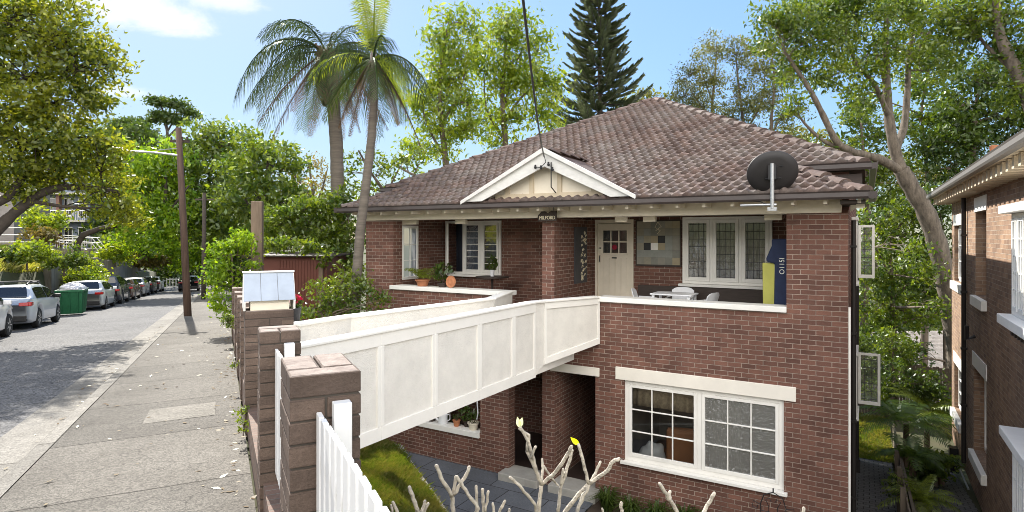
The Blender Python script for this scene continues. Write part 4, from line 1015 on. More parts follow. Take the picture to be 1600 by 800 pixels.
# ---- parked cars
def car(label, paint, m, n=-6.0, kind='hatch', group='cars parked along the far kerb', wscale=1.0, rails=False):
    """lofted body with cut wheel arches; local y forward, x to the right"""
    Lh = {'hatch': 2.13, 'suv': 2.3, 'sedan': 2.35}[kind]; Hr = {'hatch': 1.45, 'suv': 1.68, 'sedan': 1.43}[kind]; belt = {'hatch': .93, 'suv': 1.05, 'sedan': .92}[kind]
    Wd = .89 * wscale; wb = Lh * .62; wr = .33 if kind != 'suv' else .36
    p = S(n, m); root = thing('parked_car', label, 'car', (p.x, p.y, st(m) - .10), TS, group); root.rotation_euler = (-math.atan(.0548), 0, TS)
    def lerp(ks, x):
        for (a, va), (b, vb) in zip(ks, ks[1:]):
            if x <= b: return va + (vb - va) * max(0, (x - a)) / (b - a)
        return ks[-1][1]
    rear = {'hatch': [(-Lh, .80), (-Lh + .05, .98), (-Lh + .28, 1.06), (-Lh + .62, Hr - .05), (-Lh + 1.1, Hr)], 'suv': [(-Lh, .85), (-Lh + .04, 1.08), (-Lh + .2, 1.2), (-Lh + .42, Hr - .06), (-Lh + .8, Hr)],
            'sedan': [(-Lh, .80), (-Lh + .06, .98), (-Lh + .75, 1.02), (-Lh + 1.35, Hr - .08), (-Lh + 1.8, Hr)]}[kind]
    top = rear + [(.15, Hr - .01), (.55, Hr - .10), (1.15, belt + .06), (1.35, belt + .01), (Lh - .25, .74), (Lh - .06, .62), (Lh, .5)]
    wid = [(-Lh, Wd * .82), (-Lh + .12, Wd * .93), (-Lh + .5, Wd * .99), (0, Wd), (1.2, Wd * .985), (Lh - .4, Wd * .93), (Lh - .1, Wd * .78), (Lh, Wd * .62)]
    ys = sorted(set([round(-Lh + 2 * Lh * i / 50, 3) for i in range(51)] + [-wb, wb]))
    ring = []
    for y in ys:
        zt = lerp(top, y); w = lerp(wid, y); zb = .20
        if abs(y) > Lh - .1: zb = .30
        for wy in (-wb + .05, wb - .02):
            d = abs(y - wy)
            if d < wr + .05: zb = max(zb, .02 + wr + math.sqrt((wr + .05) ** 2 - d * d))
        zbelt = min(belt + .03 * (-y) / Lh, zt - .015); gl = max(0, zt - zbelt)
        wt = w * (.985 - .30 * gl / .55)
        zm = max(zb + .02, .58)
        pr = [(0, zb), (w * .9, zb), (w * .99, zb + .06), (w * 1.0, max(zm, zb + .08)), (w * .975, max(zbelt - .06, zb + .1)), (w * .955, zbelt), (wt + .02, zbelt + gl * .88), (wt * .9, zbelt + gl * .985), (0, zt + .012)]
        ring.append([(x, y, z) for x, z in pr] + [(-x, y, z) for x, z in pr[-2:0:-1]])
    nr = len(ring[0]); b = MB(); b.add([p_ for r_ in ring for p_ in r_], [(i * nr + k, i * nr + (k + 1) % nr, (i + 1) * nr + (k + 1) % nr, (i + 1) * nr + k) for i in range(len(ys) - 1) for k in range(nr)] + [tuple(range(nr)), tuple(range((len(ys) - 1) * nr, len(ys) * nr))[::-1]])
    body = b.build('body', paint, root, smooth=True)
    # glass: side strips, rear and front screens
    def sect(y, lo, hi, s):
        zt = lerp(top, y); w = lerp(wid, y); zbelt = min(belt + .03 * (-y) / Lh, zt - .015); gl = max(0, zt - zbelt); wt = w * (.985 - .30 * gl / .55)
        a = Vector((w * .955, y, zbelt)); c = Vector((wt + .02, y, zbelt + gl * .88)); p0 = a.lerp(c, lo) + Vector((.008, 0, .004)); p1 = a.lerp(c, hi) + Vector((.008, 0, .004))
        return (p0.x * s, p0.y, p0.z), (p1.x * s, p1.y, p1.z)
    y0 = {'hatch': -Lh + .62, 'suv': -Lh + .45, 'sedan': -Lh + 1.15}[kind]; y1 = .95
    for s in (1, -1):
        g = MB()
        for a, c in ((y0, -.25), (-.18, y1)):
            N = 8
            for i in range(N):
                ya, yb = a + (c - a) * i / N, a + (c - a) * (i + 1) / N
                A = sect(ya, .1, .93, s); B = sect(yb, .1, .93, s); g.poly([A[0], B[0], B[1], A[1]] if s > 0 else [A[1], B[1], B[0], A[0]])
        g.build('side_window', 'carglass', root)
    def screen(ya, yb, name, k=.72):
        g = MB(); N = 5
        for i in range(N):
            a, c = ya + (yb - ya) * i / N, ya + (yb - ya) * (i + 1) / N
            za, zc = lerp(top, a) + .022, lerp(top, c) + .022; wa, wc = lerp(wid, a) * k * (1 - .22 * i / N), lerp(wid, c) * k * (1 - .22 * (i + 1) / N)
            g.poly([(-wa, a, za), (wa, a, za), (wc, c, zc), (-wc, c, zc)])
        g.build(name, 'carglass', root)
    if kind == 'sedan': screen(-Lh + .78, -Lh + 1.3, 'rear_window')
    else: screen(rear[1][0] + (.14 if kind == 'hatch' else .05), rear[3][0] - .04, 'rear_window', .8)
    screen(1.12, .58, 'windscreen', .8)
    for s in (1, -1):
        q = MB(); q.box(s * Wd * .56, s * Wd * .86, -Lh - .015, -Lh + .10, .76, .88) if s > 0 else q.box(-Wd * .86, -Wd * .56, -Lh - .015, -Lh + .10, .76, .88)
        q.box(min(s * Wd * .80, s * Wd * .935), max(s * Wd * .80, s * Wd * .935), -Lh - .0, -Lh + .26, .76, .89)
        q.build('tail_light', 'redlamp', root, bevel=.02)
        q = MB(); x = sorted((s * Wd * .5, s * Wd * .83)); q.box(x[0], x[1], Lh - .32, Lh - .05, .56, .68); q.build('headlight', 'headlamp', root, bevel=.03)
        q = MB(); x = sorted((s * (Wd * .93), s * (Wd * .93 + .2))); q.box(x[0], x[1], .78, .90, belt + .0, belt + .14); q.build('mirror', paint if not rails else 'blackplastic', root, bevel=.035)
    q = MB(); q.box(-Wd * .8, Wd * .8, -Lh - .02, -Lh + .15, .26, .46); q.build('bumper', 'blackplastic', root, bevel=.03)
    q = MB(); q.box(-Wd * .55, Wd * .55, Lh - .12, Lh + .02, .24, .40); q.build('bumper', 'blackplastic', root, bevel=.03)
    q = MB(); q.box(-.19, .19, -Lh - .03, -Lh - .015, .52, .62); q.build('number_plate', 'plate', root)
    if rails:
        for s in (1, -1):
            q = MB(); q.tube([(s * .52, -1.35, Hr + .0), (s * .52, -1.2, Hr + .07), (s * .52, .1, Hr + .08), (s * .52, .3, Hr - .0)], .025, 8); q.build('roof_rail', 'blackplastic', root)
        for yy in (-.95, -.1):
            q = MB(); q.box(-.58, .58, yy - .03, yy + .03, Hr + .09, Hr + .13); q.build('crossbar', 'blackplastic', root, bevel=.01)
    for s in (1, -1):
        for wy in (-wb + .05, wb - .02):
            t = MB(); t.lathe([(.2, -.10), (wr - .03, -.10), (wr, -.07), (wr, .07), (wr - .03, .10), (.2, .10)], (0, 0, 0), 24); t.v = [(p_[2] * s + s * (Wd - .12), p_[0] + wy, p_[1] + wr) for p_ in t.v]
            wo = t.build('wheel', 'rubber', root, smooth=False)
            rm = MB(); rm.lathe([(.001, .075), (.05, .085), (.07, .06), (.20, .05), (.205, .088), (.001 + .215, .088)], (0, 0, 0), 24)
            rm.v = [(p_[2] * s + s * (Wd - .12), p_[0] + wy, p_[1] + wr) for p_ in rm.v]
            for k in range(7):
                an = 2 * math.pi * k / 7; x = s * (Wd - .12 + .078); rm.beam((x, wy + .05 * math.cos(an), wr + .05 * math.sin(an)), (x, wy + .205 * math.cos(an), wr + .205 * math.sin(an)), .03, .045, (1, 0, 0))
            rm.build('rim', 'rim', wo)
    return root
def paint(name, c, rough=.25, metal=0.0): M[name] = mat(name, c, rough, metal=metal, spec=.6, coat=.6); return name
car('white car at the left edge with only its front wheel and mirror in view', paint('white car paint', (.72, .73, .74)), nm(*W(15, 520, 17.0)[:2])[1] - .75, -6.45, 'hatch')
car('silver hatchback with black roof racks parked ahead of the white car', paint('silver blue car paint', (.48, .52, .57), .3, .3), 26.5, -6.45, 'hatch', rails=True)
car('pale silver hatchback parked in front of the green skip bin', paint('pale silver car paint', (.55, .57, .56), .3, .3), 38.0 - .6, -6.15, 'hatch')
car('dark grey four wheel drive parked ahead of the pale hatchback', paint('dark grey car paint', (.035, .037, .045)), 43.2, -6.2, 'suv')
car('dark maroon sedan parked ahead of the grey four wheel drive', paint('maroon car paint', (.09, .05, .04)), 49.0, -6.2, 'sedan')
car('silver grey hatchback with red tail lights further down the row', paint('silver car paint', (.4, .41, .42), .3, .3), 55.2, -6.2, 'hatch')
car('black sedan near the far end of the parked row', paint('black car paint', (.012, .012, .014)), 61.0, -6.2, 'sedan')
car('small white car last in the parked row', paint('off white car paint', (.6, .62, .65)), 67.0, -6.1, 'hatch')
car('dark car parked on the near side beyond the power poles', paint('dark blue car paint', (.02, .024, .035)), 66.0, -2.9, 'sedan', 'cars parked at the far end')
# far white barrier fence where the street ends
bf = thing('barrier_fence', 'low white barrier fence at the far end of the street', 'fence', S(-5.3, 72, -.1), TS)
q = MB()
for i in range(14): q.box(i * .28, i * .28 + .07, 0, .03, 0, 1.25)
q.box(0, 3.7, .031, .06, 1.05, 1.13); q.box(0, 3.7, .031, .06, .3, .38); q.build('slat_panel', 'white', bf)

# ---- far side: retaining walls, steps with railing, buildings
def street_wall(name, label, m0, m1, n0, n1, h0, h1, th=.3, matn='oldconcrete'):
    p = S(n0, m0); q_ = S(n1, m1); t = MB(); L = (q_ - p); N = 10
    o = MB(); a = Vector((p.x, p.y, 0)); vs = []
    d = Vector((L.x, L.y, 0)).normalized(); nn = Vector((-d.y, d.x, 0)) * th
    for i in range(N + 1):
        f = i / N; c = Vector((p.x + L.x * f, p.y + L.y * f, 0)); zb = p.z + L.z * f - .5; zt = p.z + L.z * f + h0 + (h1 - h0) * f + .12 * noise.noise(Vector((f * 9, m0, 0)))
        for v, z in ((c, zb), (c, zt), (c + nn, zt + .05), (c + nn, zb)): vs.append((v.x - p.x, v.y - p.y, z))
    fs = [(i * 4 + k, (i + 1) * 4 + k, (i + 1) * 4 + (k + 1) % 4, i * 4 + (k + 1) % 4) for i in range(N) for k in range(4)] + [(0, 1, 2, 3), (N * 4 + 3, N * 4 + 2, N * 4 + 1, N * 4)]
    o.add(vs, [f[::-1] for f in fs]); ob = o.build(name, matn); ob.location = (p.x, p.y, 0); return tag(ob, label, 'wall')
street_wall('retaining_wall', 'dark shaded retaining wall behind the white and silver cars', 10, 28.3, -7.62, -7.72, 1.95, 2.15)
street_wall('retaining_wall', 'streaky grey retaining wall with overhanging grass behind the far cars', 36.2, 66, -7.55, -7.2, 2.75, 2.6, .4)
lp = W(128, 385, 46.0)
ld = thing('stair_landing', 'concrete landing with white pipe railings above the street', 'stairs', (lp.x, lp.y, lp.z - 1.7), TS - .25); ld.scale = (.62, .62, .8)
q = MB(); q.box(-1.6, 1.6, -1.2, 1.2, -.6, 1.9); q.build('platform', 'oldconcrete', ld)
q = MB()
for i in range(7): q.box(1.7 + .25 * i, 1.95 + .25 * i, -1.0, .2, -.9, 1.7 - .27 * i)
q.build('step_flight', 'concrete', ld)
q = MB()
for z in (2.45, 2.95):
    q.tube([(-2.6, -1.1, z + .25), (-1.5, -1.1, z), (1.5, -1.1, z)], .04, 6); q.tube([(1.5, -1.1, z), (1.5, 1.1, z)], .04, 6); q.tube([(-2.6, 1.1, z + .25), (1.5, 1.1, z)], .04, 6)
for x in (-1.5, -.5, .5, 1.5): q.tube([(x, -1.1, 1.9), (x, -1.1, 2.95)], .04, 6)
for yy in (-1.05, .25):
    for z in (.55, 1.05): q.tube([(1.55, yy, 1.9 + z), (3.4, yy, -.05 + z)], .04, 6)
    q.tube([(3.4, yy, -.6), (3.4, yy, 1.0)], .04, 6)
q.build('railing', 'white', ld)
bp_ = W(92, 350, 62.0)
bl = thing('apartment_building', 'pale blue grey building with balconies behind the roadside trees', 'building', (bp_.x, bp_.y, bp_.z - 6), TS - .2); bl.scale = (.4, 1, 1)
q = MB(); q.box(-7, 7, 0, 8, -2, 11); q.build('wall', mat('pale blue grey wall', (.15, .18, .23), .8, var=.1), bl)
q = MB(); 
for fl in (3.2, 6.2, 9.0): q.box(-7.1, 7.1, -1.3, -.002, fl, fl + .2); 
q.build('balcony_slab', 'concrete', bl)
for fl in (3.4, 6.4):
    q = MB(); q.box(-7, 7, -1.28, -1.24, fl + .9, fl + 1.0)
    for i in range(29): q.box(-7 + .5 * i, -6.96 + .5 * i, -1.28, -1.24, fl, fl + .9)
    q.build('balustrade', 'white', bl)
    for x in (-5.6, -2.2, 1.2, 4.4):
        q = MB(); q.box(x, x + 1.9, -.06, .05, fl + .3, fl + 2.3); f = q.build('window', 'white', bl); q = MB(); q.box(x + .12, x + .9, -.08, -.061, fl + .4, fl + 2.2); q.box(x + 1.0, x + 1.78, -.08, -.061, fl + .4, fl + 2.2); q.build('pane', 'carglass', f)
    for x in (-6.4, .3):
        q = MB(); q.box(x, x + .7, -.9, -.3, fl - 3, fl + 2.6); q.build('column', mat('brown brick column', (.16, .09, .07), .9, var=.2), bl)
bp_ = W(-20, 320, 34.0)
bl = thing('apartment_building', 'grey rendered building at the left edge behind the sloping branch', 'building', (bp_.x, bp_.y, bp_.z - 5), TS)
q = MB(); q.box(-6, 1.2, 0, 8, -2, 7.2); q.build('wall', mat('grey rendered wall', (.24, .22, .21), .9, var=.15), bl)
q = MB(); q.box(-6.1, 1.5, -.3, 8, 7.2, 7.45); q.build('roof', 'concrete', bl)
for x in (-4.6, -2.0):
    q = MB(); q.box(x, x + 1.4, -.05, .04, 4.4, 5.8); f = q.build('window', 'white', bl); q = MB(); q.box(x + .1, x + 1.3, -.07, -.051, 4.5, 5.7); q.build('pane', 'carglass', f)
q = MB()
for z in (2.9, 3.3, 3.7): q.tube([(-4, -1.4, z), (2.6, -1.4, z)], .03, 6)
for i in range(5): q.tube([(-4 + 1.6 * i, -1.4, 1.5), (-4 + 1.6 * i, -1.4, 3.7)], .03, 6)
q.build('railing', 'white', bl)

# ---- shed and post beyond the letterbox
sp = W(455, 440, 18.6)
sh = thing('garden_shed', 'red brown sheet metal shed wrapped in creepers beside the fence', 'shed', (sp.x, sp.y, -1.1), -.12)
q = MB(); q.box(-1.15, 1.15, 0, 2.0, -.2, 2.05); q.build('wall', 'shed', sh)
q = MB(); q.box(-.35, .92, -.05, -.003, .0, 1.98)
for i in range(13): q.box(-.34 + .098 * i, -.325 + .098 * i, -.062, -.051, .02, 1.96)
q.build('door', 'shed', sh)
q = MB(); q.box(.93, 1.06, -.09, -.003, -.2, 2.1); q.build('door_post', 'postwood', sh)
q = MB(); q.prism([(-1.3, -.2, 2.06), (1.3, -.2, 2.06), (1.3, 2.1, 2.1), (-1.3, 2.1, 2.1)], (0, 0, .05)); q.build('roof', 'darkwood', sh)
pp = W(402, 440, 17.2)
po = MB(); po.box(-.15, .15, -.13, .13, 0, 3.6); o = po.build('timber_post', 'postwood', bevel=.02); o.location = (pp.x, pp.y, -1.0); o.rotation_euler = (0, 0, .2); tag(o, 'thick weathered timber post rising behind the letterbox', 'post')

# ================================================================== THINGS ON AND AROUND THE HOUSE
# satellite dish on the gutter
d0 = H(-1.08, -.72, 2.19)
ds_ = thing('satellite_dish', 'dark round satellite dish on a steel mast at the gutter', 'satellite dish', d0, TH)
q = MB(); q.tube([(0, 0, -.12), (0, 0, .62)], .032, 10); q.tube([(-.5, .02, -.06), (0, .0, -.06), (.06, .02, -.06)], .02, 8); q.box(-.07, .07, -.02, .08, -.16, -.1); q.build('mast', 'galv', ds_, smooth=False)
q = MB(); prof = [(.001, .0)] + [(r, .22 * r * r) for r in (.1, .2, .3, .38, .44)]; 
q.lathe(prof + [(.445, .045), (.44, .028), (.3, .008), (.1, -.012), (.001, -.014)], (0, 0, 0), 40)
dish = q.build('reflector', 'dish', ds_, smooth=True); dish.location = (0, .10, .47); dish.rotation_euler = (R(-66), 0, R(22)); dish.scale = (.93, .84, 1)
q = MB(); q.box(-.06, .06, .0, .12, .36, .60); q.tube([(-.15, .09, .58), (.15, .09, .58)], .012, 6); q.tube([(-.12, .08, .38), (.13, .08, .38)], .012, 6); q.build('bracket', 'iron', ds_)
q = MB(); q.tube([(0, 0, -.1), (-.2, .1, -.0), (-.5, .14, .02), (-.75, .16, .05)], .007, 5); q.build('cable', 'iron', ds_)
# name board hung under the beam
nb = thing('name_board', 'small dark name board with cream letters hanging under the eave', 'sign', H(-5.52, -.20, 1.92), TH)
q = MB(); q.prism([(-.23, 0, 0), (.21, 0, 0), (.21, 0, .215), (.10, 0, .225), (.0, 0, .17), (-.08, 0, .225), (-.15, 0, .20), (-.23, 0, .12)], (0, .022, 0)); q.build('board', 'signdark', nb)
q = MB()
for x in (-.15, .14): q.tube([(x, .01, .2), (x, .01, .34)], .005, 5)
q.build('hanger', 'iron', nb)
def text(name, s, size, parent, m, loc, rot, ext=.002):
    c = bpy.data.curves.new(name, 'FONT'); c.body = s; c.size = size; c.extrude = ext; c.align_x = 'CENTER'; c.align_y = 'CENTER'; c.materials.append(M[m])
    tmp = bpy.data.objects.new(name, c); COL.objects.link(tmp); dg = bpy.context.evaluated_depsgraph_get(); me = bpy.data.meshes.new_from_object(tmp.evaluated_get(dg)); bpy.data.objects.remove(tmp)
    if not me.materials: me.materials.append(M[m])
    o = bpy.data.objects.new(name, me); link(o, parent); o.location = loc; o.rotation_euler = rot; return o
tx = text('lettering', 'MILFORD', .105, nb, 'signtext', (-.005, -.003, .072), (R(90), 0, 0)); tx.scale = (.86, 1, 1)
# small lamp block under the beam beside the pier
# patchwork panel on the back wall
ap = thing('wall_panel', 'square patchwork panel of grey tiles with two black squares and one white', 'wall panel', H(-3.86, 2.13, .93), TH)
q = MB(); q.box(-.53, .53, -.02, .02, -.02, 1.05); q.build('backing', 'darkwood', ap)
tones = [(.27, .25, .19), (.24, .23, .19), (.30, .27, .19), (.20, .2, .17), (.33, .28, .18), (.25, .26, .23)]
N = 6
for i in range(N):
    for j in range(N):
        x0 = -.50 + i / N; z0 = .02 + j / N; c = random.choice(tones); nme = 'grey tile'
        if (i, j) in ((1, 2), (3, 3)): mm_ = 'leadpanel_dark'
        elif (i, j) == (2, 2): mm_ = 'white'
        else:
            kk = 'tile tone %d' % tones.index(c)
            if kk not in M: M[kk] = mat(kk, c, .5, var=.12, vscale=8)
            mm_ = kk
        q = MB(); q.box(x0 + .001, x0 + 1 / N - .001, -.026, -.0201, z0 + .001, z0 + 1 / N - .001); q.build('tile', mm_, ap)
q = MB(); q.tube([(0, -.03, 1.0), (-.07, -.03, .88), (.06, -.03, .80), (-.02, -.03, .72)], .006, 5); q.tube([(0, -.03, 1.0), (.08, -.03, .9), (-.05, -.03, .8)], .006, 5); q.build('string_ornament', 'signtext', ap)
# dark ornament panel on the party wall
op = thing('wall_panel', 'narrow dark wall ornament with pale pattern beside the front door', 'wall panel', H(-5.465, 1.35, .52), TH + R(90))
q = MB(); q.box(-.33, .33, -.03, -.0, 0, 1.30); q.build('backing', mat('charcoal panel', (.05, .05, .055), .6, var=.2), op)
q = MB()
for k in range(44):
    x, z = random.uniform(.0, .28), random.uniform(.06, 1.2); q.tube([(x + .04 * math.cos(a_), -.037, z + .04 * math.sin(a_)) for a_ in (0, 1.2, 2.2, 3.6)], .006, 4)
q.build('scrollwork', 'signtext', op)
# lace curtains behind the leaded windows, curtains in the lower room
def curtain(label, x0, x1, y, z0, z1, m, waves=14, amp=.035):
    n = waves * 8; V = []; 
    b = H((x0 + x1) / 2, y, z0)
    mb = MB()
    for i in range(n + 1):
        x = (x1 - x0) * (i / n - .5); yy = amp * math.sin(2 * math.pi * waves * i / n) * (1 + .4 * math.sin(i * .37))
        V += [(x, yy, 0), (x, yy, z1 - z0)]
    mb.add(V, [(2 * i, 2 * i + 2, 2 * i + 3, 2 * i + 1) for i in range(n)]); o = mb.build('curtain', m, smooth=True); o.location = b; o.rotation_euler = (0, 0, TH)
    md = o.modifiers.new('thick', 'SOLIDIFY'); md.thickness = .004
    tag(o, label, 'curtain')
curtain('beige lace curtain hanging behind the three leaded windows of the veranda', -3.3, -1.43, 2.46, .5, 2.03, 'lace', 16)
curtain('pale blind behind the open barred window on the left veranda', -9.9, -8.1, 2.6, .5, 2.03, mat('dim blue blind', (.06, .07, .10), .9), 10, .02)
curtain('beige curtain hanging inside the right sash of the big lower window', -2.35, -1.75, .45, -3.2, -1.2, 'lace', 8)
curtain('short beige curtain across the top left of the big lower window', -3.86, -2.55, .42, -1.85, -1.2, mat('tan curtain', (.42, .34, .23), .9, var=.4, vscale=12), 8, .02)
# tan armchair, bag and small table inside
ac = thing('armchair', 'tan leather armchair inside the big lower window', 'armchair', H(-2.95, 1.0, -3.7), TH + .3)
q = MB(); q.box(-.38, .38, -.12, .10, .35, 1.35); q.build('backrest', 'tan', ac, bevel=.08, seg=3)
q = MB(); q.box(-.36, .36, .1, .7, .2, .48); q.build('seat', 'tan', ac, bevel=.05)
for s in (-1, 1):
    q = MB(); q.box(s * .42 - .08, s * .42 + .08, -.1, .7, .05, .68); q.build('armrest', 'tan', ac, bevel=.05)
    for yy in (-.02, .6): q = MB(); q.box(s * .3 - .03, s * .3 + .03, yy - .03, yy + .03, -.0, .2); q.build('leg', 'darkwood', ac)
ch = thing('cloth_pile', 'heap of white cloth on the window sill inside the lower window', 'cloth', H(-3.55, .75, -3.0), TH)
q = MB(); vs = []
for i in range(15):
    for k in range(22):
        el = math.pi / 2 * i / 14; az = 2 * math.pi * k / 22; v = Vector((math.cos(az) * math.cos(el) * .28, math.sin(az) * math.cos(el) * .2, math.sin(el) * .34)); vs.append(v * (1 + .25 * noise.noise(v * 6)))
q.add(vs, [(i * 22 + k, i * 22 + (k + 1) % 22, (i + 1) * 22 + (k + 1) % 22, (i + 1) * 22 + k) for i in range(14) for k in range(22)]); q.build('cloth', 'cloth', ch, smooth=True)
q = MB(); q.box(-.35, .35, -.22, .3, -.72, -.02); q.build('stool', 'darkwood', ch)
# veranda furniture
def plastic_chair(label, x, y, rz):
    t = thing('plastic_chair', label, 'chair', H(x, y, FZ), TH + rz, 'white plastic veranda chairs'); t.scale = (.95, .95, .93)
    q = MB(); q.box(-.22, .22, -.22, .22, .42, .45); q.build('seat', 'plastic', t, bevel=.012)
    q = MB(); V = []
    for i in range(9):
        a = -1 + 2 * i / 8; zt = .86 - .07 * a ** 4; yb = .24 + .05 * (1 - a * a)
        V += [(.23 * a, yb - .02, .46), (.25 * a, yb + .07, zt), (.25 * a, yb + .09, zt), (.23 * a, yb, .46)]
    q.add(V, [(4 * i + k, 4 * i + 4 + k, 4 * i + 4 + (k + 1) % 4, 4 * i + (k + 1) % 4) for i in range(8) for k in range(4)] + [(0, 1, 2, 3), (35, 34, 33, 32)]); q.build('backrest', 'plastic', t, smooth=False)
    for s in (-1, 1):
        for yy in (-.19, .21): q = MB(); q.beam((s * .23, yy * 1.1, 0), (s * .2, yy, .42), .04, .04); q.build('leg', 'plastic', t)
        q = MB(); q.tube([(s * .26, -.2, .44), (s * .27, -.2, .62), (s * .27, 0, .65), (s * .25, .26, .66)], .018, 6); q.build('armrest', 'plastic', t)
plastic_chair('white plastic chair at the right end of the veranda table', -2.62, .78, R(-105))
plastic_chair('white plastic chair at the left end of the veranda table, nearest the door', -3.66, .82, R(100))
plastic_chair('white plastic chair tucked behind the veranda table', -3.16, 1.32, R(0))
vt = thing('veranda_table', 'low white plastic table between the veranda chairs', 'table', H(-3.13, .82, FZ), TH)
q = MB(); q.box(-.42, .42, -.3, .3, .71, .74); q.build('tabletop', 'plastic', vt, bevel=.01)
for sx in (-1, 1):
    for sy in (-1, 1): q = MB(); q.box(sx * .36 - .025, sx * .36 + .025, sy * .25 - .025, sy * .25 + .025, 0, .71); q.build('leg', 'plastic', vt)
bn = thing('bench', 'long dark timber bench against the veranda back wall', 'bench', H(-2.75, 1.86, FZ), TH)
q = MB(); q.box(-1.55, 1.55, -.2, .12, .42, .47); q.build('seat', 'darkwood', bn, bevel=.006)
q = MB(); q.box(-1.55, 1.55, .13, .17, .5, .78); q.build('backrest', 'darkwood', bn, bevel=.006)
for x in (-1.45, 0, 1.45): q = MB(); q.box(x - .05, x + .05, -.16, .16, 0, .42); q.build('leg', 'darkwood', bn)
bg_ = thing('board_bag', 'navy blue board bag with sloping shoulder and white print against the brick pier', 'bag', H(-1.06, .55, FZ), TH)
q = MB(); q.prism([(-.16, 0, 0), (.2, 0, 0), (.22, 0, 1.86), (-.19, 0, 1.86), (-.19, 0, 1.73), (-.285, 0, 1.5), (-.28, 0, 1.43), (-.14, 0, 1.40)], (0, .16, 0)); q.build('cover', 'navy', bg_, bevel=.03, seg=3)
t_ = text('print', 'O115I', .12, bg_, 'palebox', (-.01, -.004, 1.36), (R(90), R(-90), 0), .001)
fb = thing('foam_board', 'yellow green foam board standing beside the navy board bag', 'board', H(-1.29, .62, FZ), TH)
q = MB(); q.prism([(-.10, 0, .0), (.08, 0, 0), (.10, 0, 1.41), (-.13, 0, 1.41), (-.12, 0, .55)], (0, .10, 0)); q.build('deck', 'limeyellow', fb, bevel=.015)
q = MB(); q.box(.082, .105, -.006, .10, 0, 1.40); q.build('edge', mat('pale grey foam', (.35, .38, .34), .7), fb)

# ---- plants in pots
def frondlets(mb_V, mb_Q, base, d, L, nl, ll, lw, droop, arch):
    """one frond: returns leaflets as quads and the rachis points"""
    d = Vector(d); h = Vector((d.x, d.y, 0)); h = h.normalized() if h.length > 1e-6 else Vector((1, 0, 0))
    pts = []; p = Vector(base); cur = d.normalized(); seg = 12
    for i in range(seg + 1):
        pts.append(p.copy()); p = p + cur * (L / seg); cur = (cur + Vector((0, 0, -1)) * arch / seg).normalized()
    for i in range(nl):
        f = .12 + .88 * i / nl; k = min(seg - 1, int(f * seg)); q = f * seg - k; c = pts[k].lerp(pts[k + 1], q); tan = (pts[k + 1] - pts[k]).normalized()
        side = tan.cross(Vector((0, 0, 1))); side = side.normalized() if side.length > 1e-4 else h.cross(Vector((0, 0, 1)))
        up = side.cross(tan)
        l = ll * (math.sin(math.pi * (.12 + .85 * f)) ** .6) * random.uniform(.85, 1.1)
        for s in (-1, 1):
            dr = (side * s + tan * .55 + up * .12 * random.uniform(-1, 1.5)).normalized(); w_ = tan * lw * .5
            a = c; b = c + dr * l * .5 + Vector((0, 0, -droop * l * .12)); e = c + dr * l * .88 + Vector((0, 0, -droop * l * .55 - random.uniform(0, .1) * l))
            k0 = len(mb_V); mb_V += [a - w_ * .5, a + w_ * .5, b + w_, b - w_, e]
            mb_Q += [(k0, k0 + 1, k0 + 2, k0 + 3), (k0 + 3, k0 + 2, k0 + 4, k0 + 4)]
    return pts
def quads(name, V, Q, m, parent):
    mb = MB(); mb.v = [tuple(v) for v in V]; mb.f = [tuple(dict.fromkeys(q)) for q in Q]; return mb.build(name, m, parent)
def pot_plant(label, loc, pr, ph, potm, kind='leafy', h=.35, spread=.25, lm='leaf_dark', n=40, ll=.12, cat='potted plant', group=None):
    t = thing('potted_plant', label, cat, loc, random.uniform(0, 3), group)
    q = MB(); q.lathe([(pr * .7, 0), (pr * .95, ph * .82), (pr * 1.08, ph * .83), (pr * 1.08, ph), (pr * .95, ph), (pr * .9, ph * .85), (.001, ph * .84)], (0, 0, 0), 20); q.build('pot', potm, t)
    if kind == 'palm':
        V = []; Q = []
        for i in range(n):
            a = 2 * math.pi * i / n + random.uniform(-.3, .3); d = (math.cos(a) * .6, math.sin(a) * .6, random.uniform(.5, 1.4)); frondlets(V, Q, (0, 0, ph), d, h, 14, ll, .018, .7, 1.5)
        quads('foliage', V, Q, lm, t)
    else:
        C = ball(n, (spread, spread, h * .5), .1) + np.array((0, 0, ph + h * .5)); v, qd = leafquads(C, ll, .5, .1); npmesh('foliage', v, qd, lm, t)
        q = MB()
        for i in range(6): q.tube([(0, 0, ph * .8), (C[i] * .6).tolist(), C[i].tolist()], .006, 4)
        q.build('stem', 'bark', t)
    return t
pot_plant('pale palm in a square terracotta trough on the left balcony coping', H(-9.15, .15, .376), .17, .16, 'terracotta', 'palm', .55, .3, 'fern_pale', 12, .22)
pot_plant('dark leafy plant on the left balcony coping next to the palm', H(-8.55, .16, .376), .12, .1, 'darkwood', 'leafy', .5, .26, 'leaf_dark', 130, .13)
tp = MB(); tp.lathe([(.001, 0), (.13, .004), (.145, .03), (.13, .028), (.1, .02), (.06, .03), (.001, .02)], (0, 0, 0), 28); o = tp.build('terracotta_plate', 'terracotta'); o.location = H(-8.25, .12, .52); o.rotation_euler = (R(84), 0, TH); tag(o, 'round terracotta plate propped up on the left balcony coping', 'plate')
tb_ = thing('round_table', 'small dark round table under the left veranda window', 'table', H(-7.85, 1.3, FZ), 0)
q = MB(); q.lathe([(.001, 0), (.42, 0), (.42, .03), (.001, .03)], (0, 0, .86), 28); q.build('tabletop', 'darkwood', tb_)
q = MB(); q.tube([(0, 0, 0), (0, 0, .86)], .03, 8); q.lathe([(.001, 0), (.22, 0), (.2, .03), (.001, .04)], (0, 0, 0), 20); q.build('leg', 'darkwood', tb_)
pot_plant('small plant in a pale vase on the round veranda table', H(-7.85, 1.3, FZ + .892), .06, .16, 'plastic', 'leafy', .4, .16, 'leaf_dark', 60, .11)
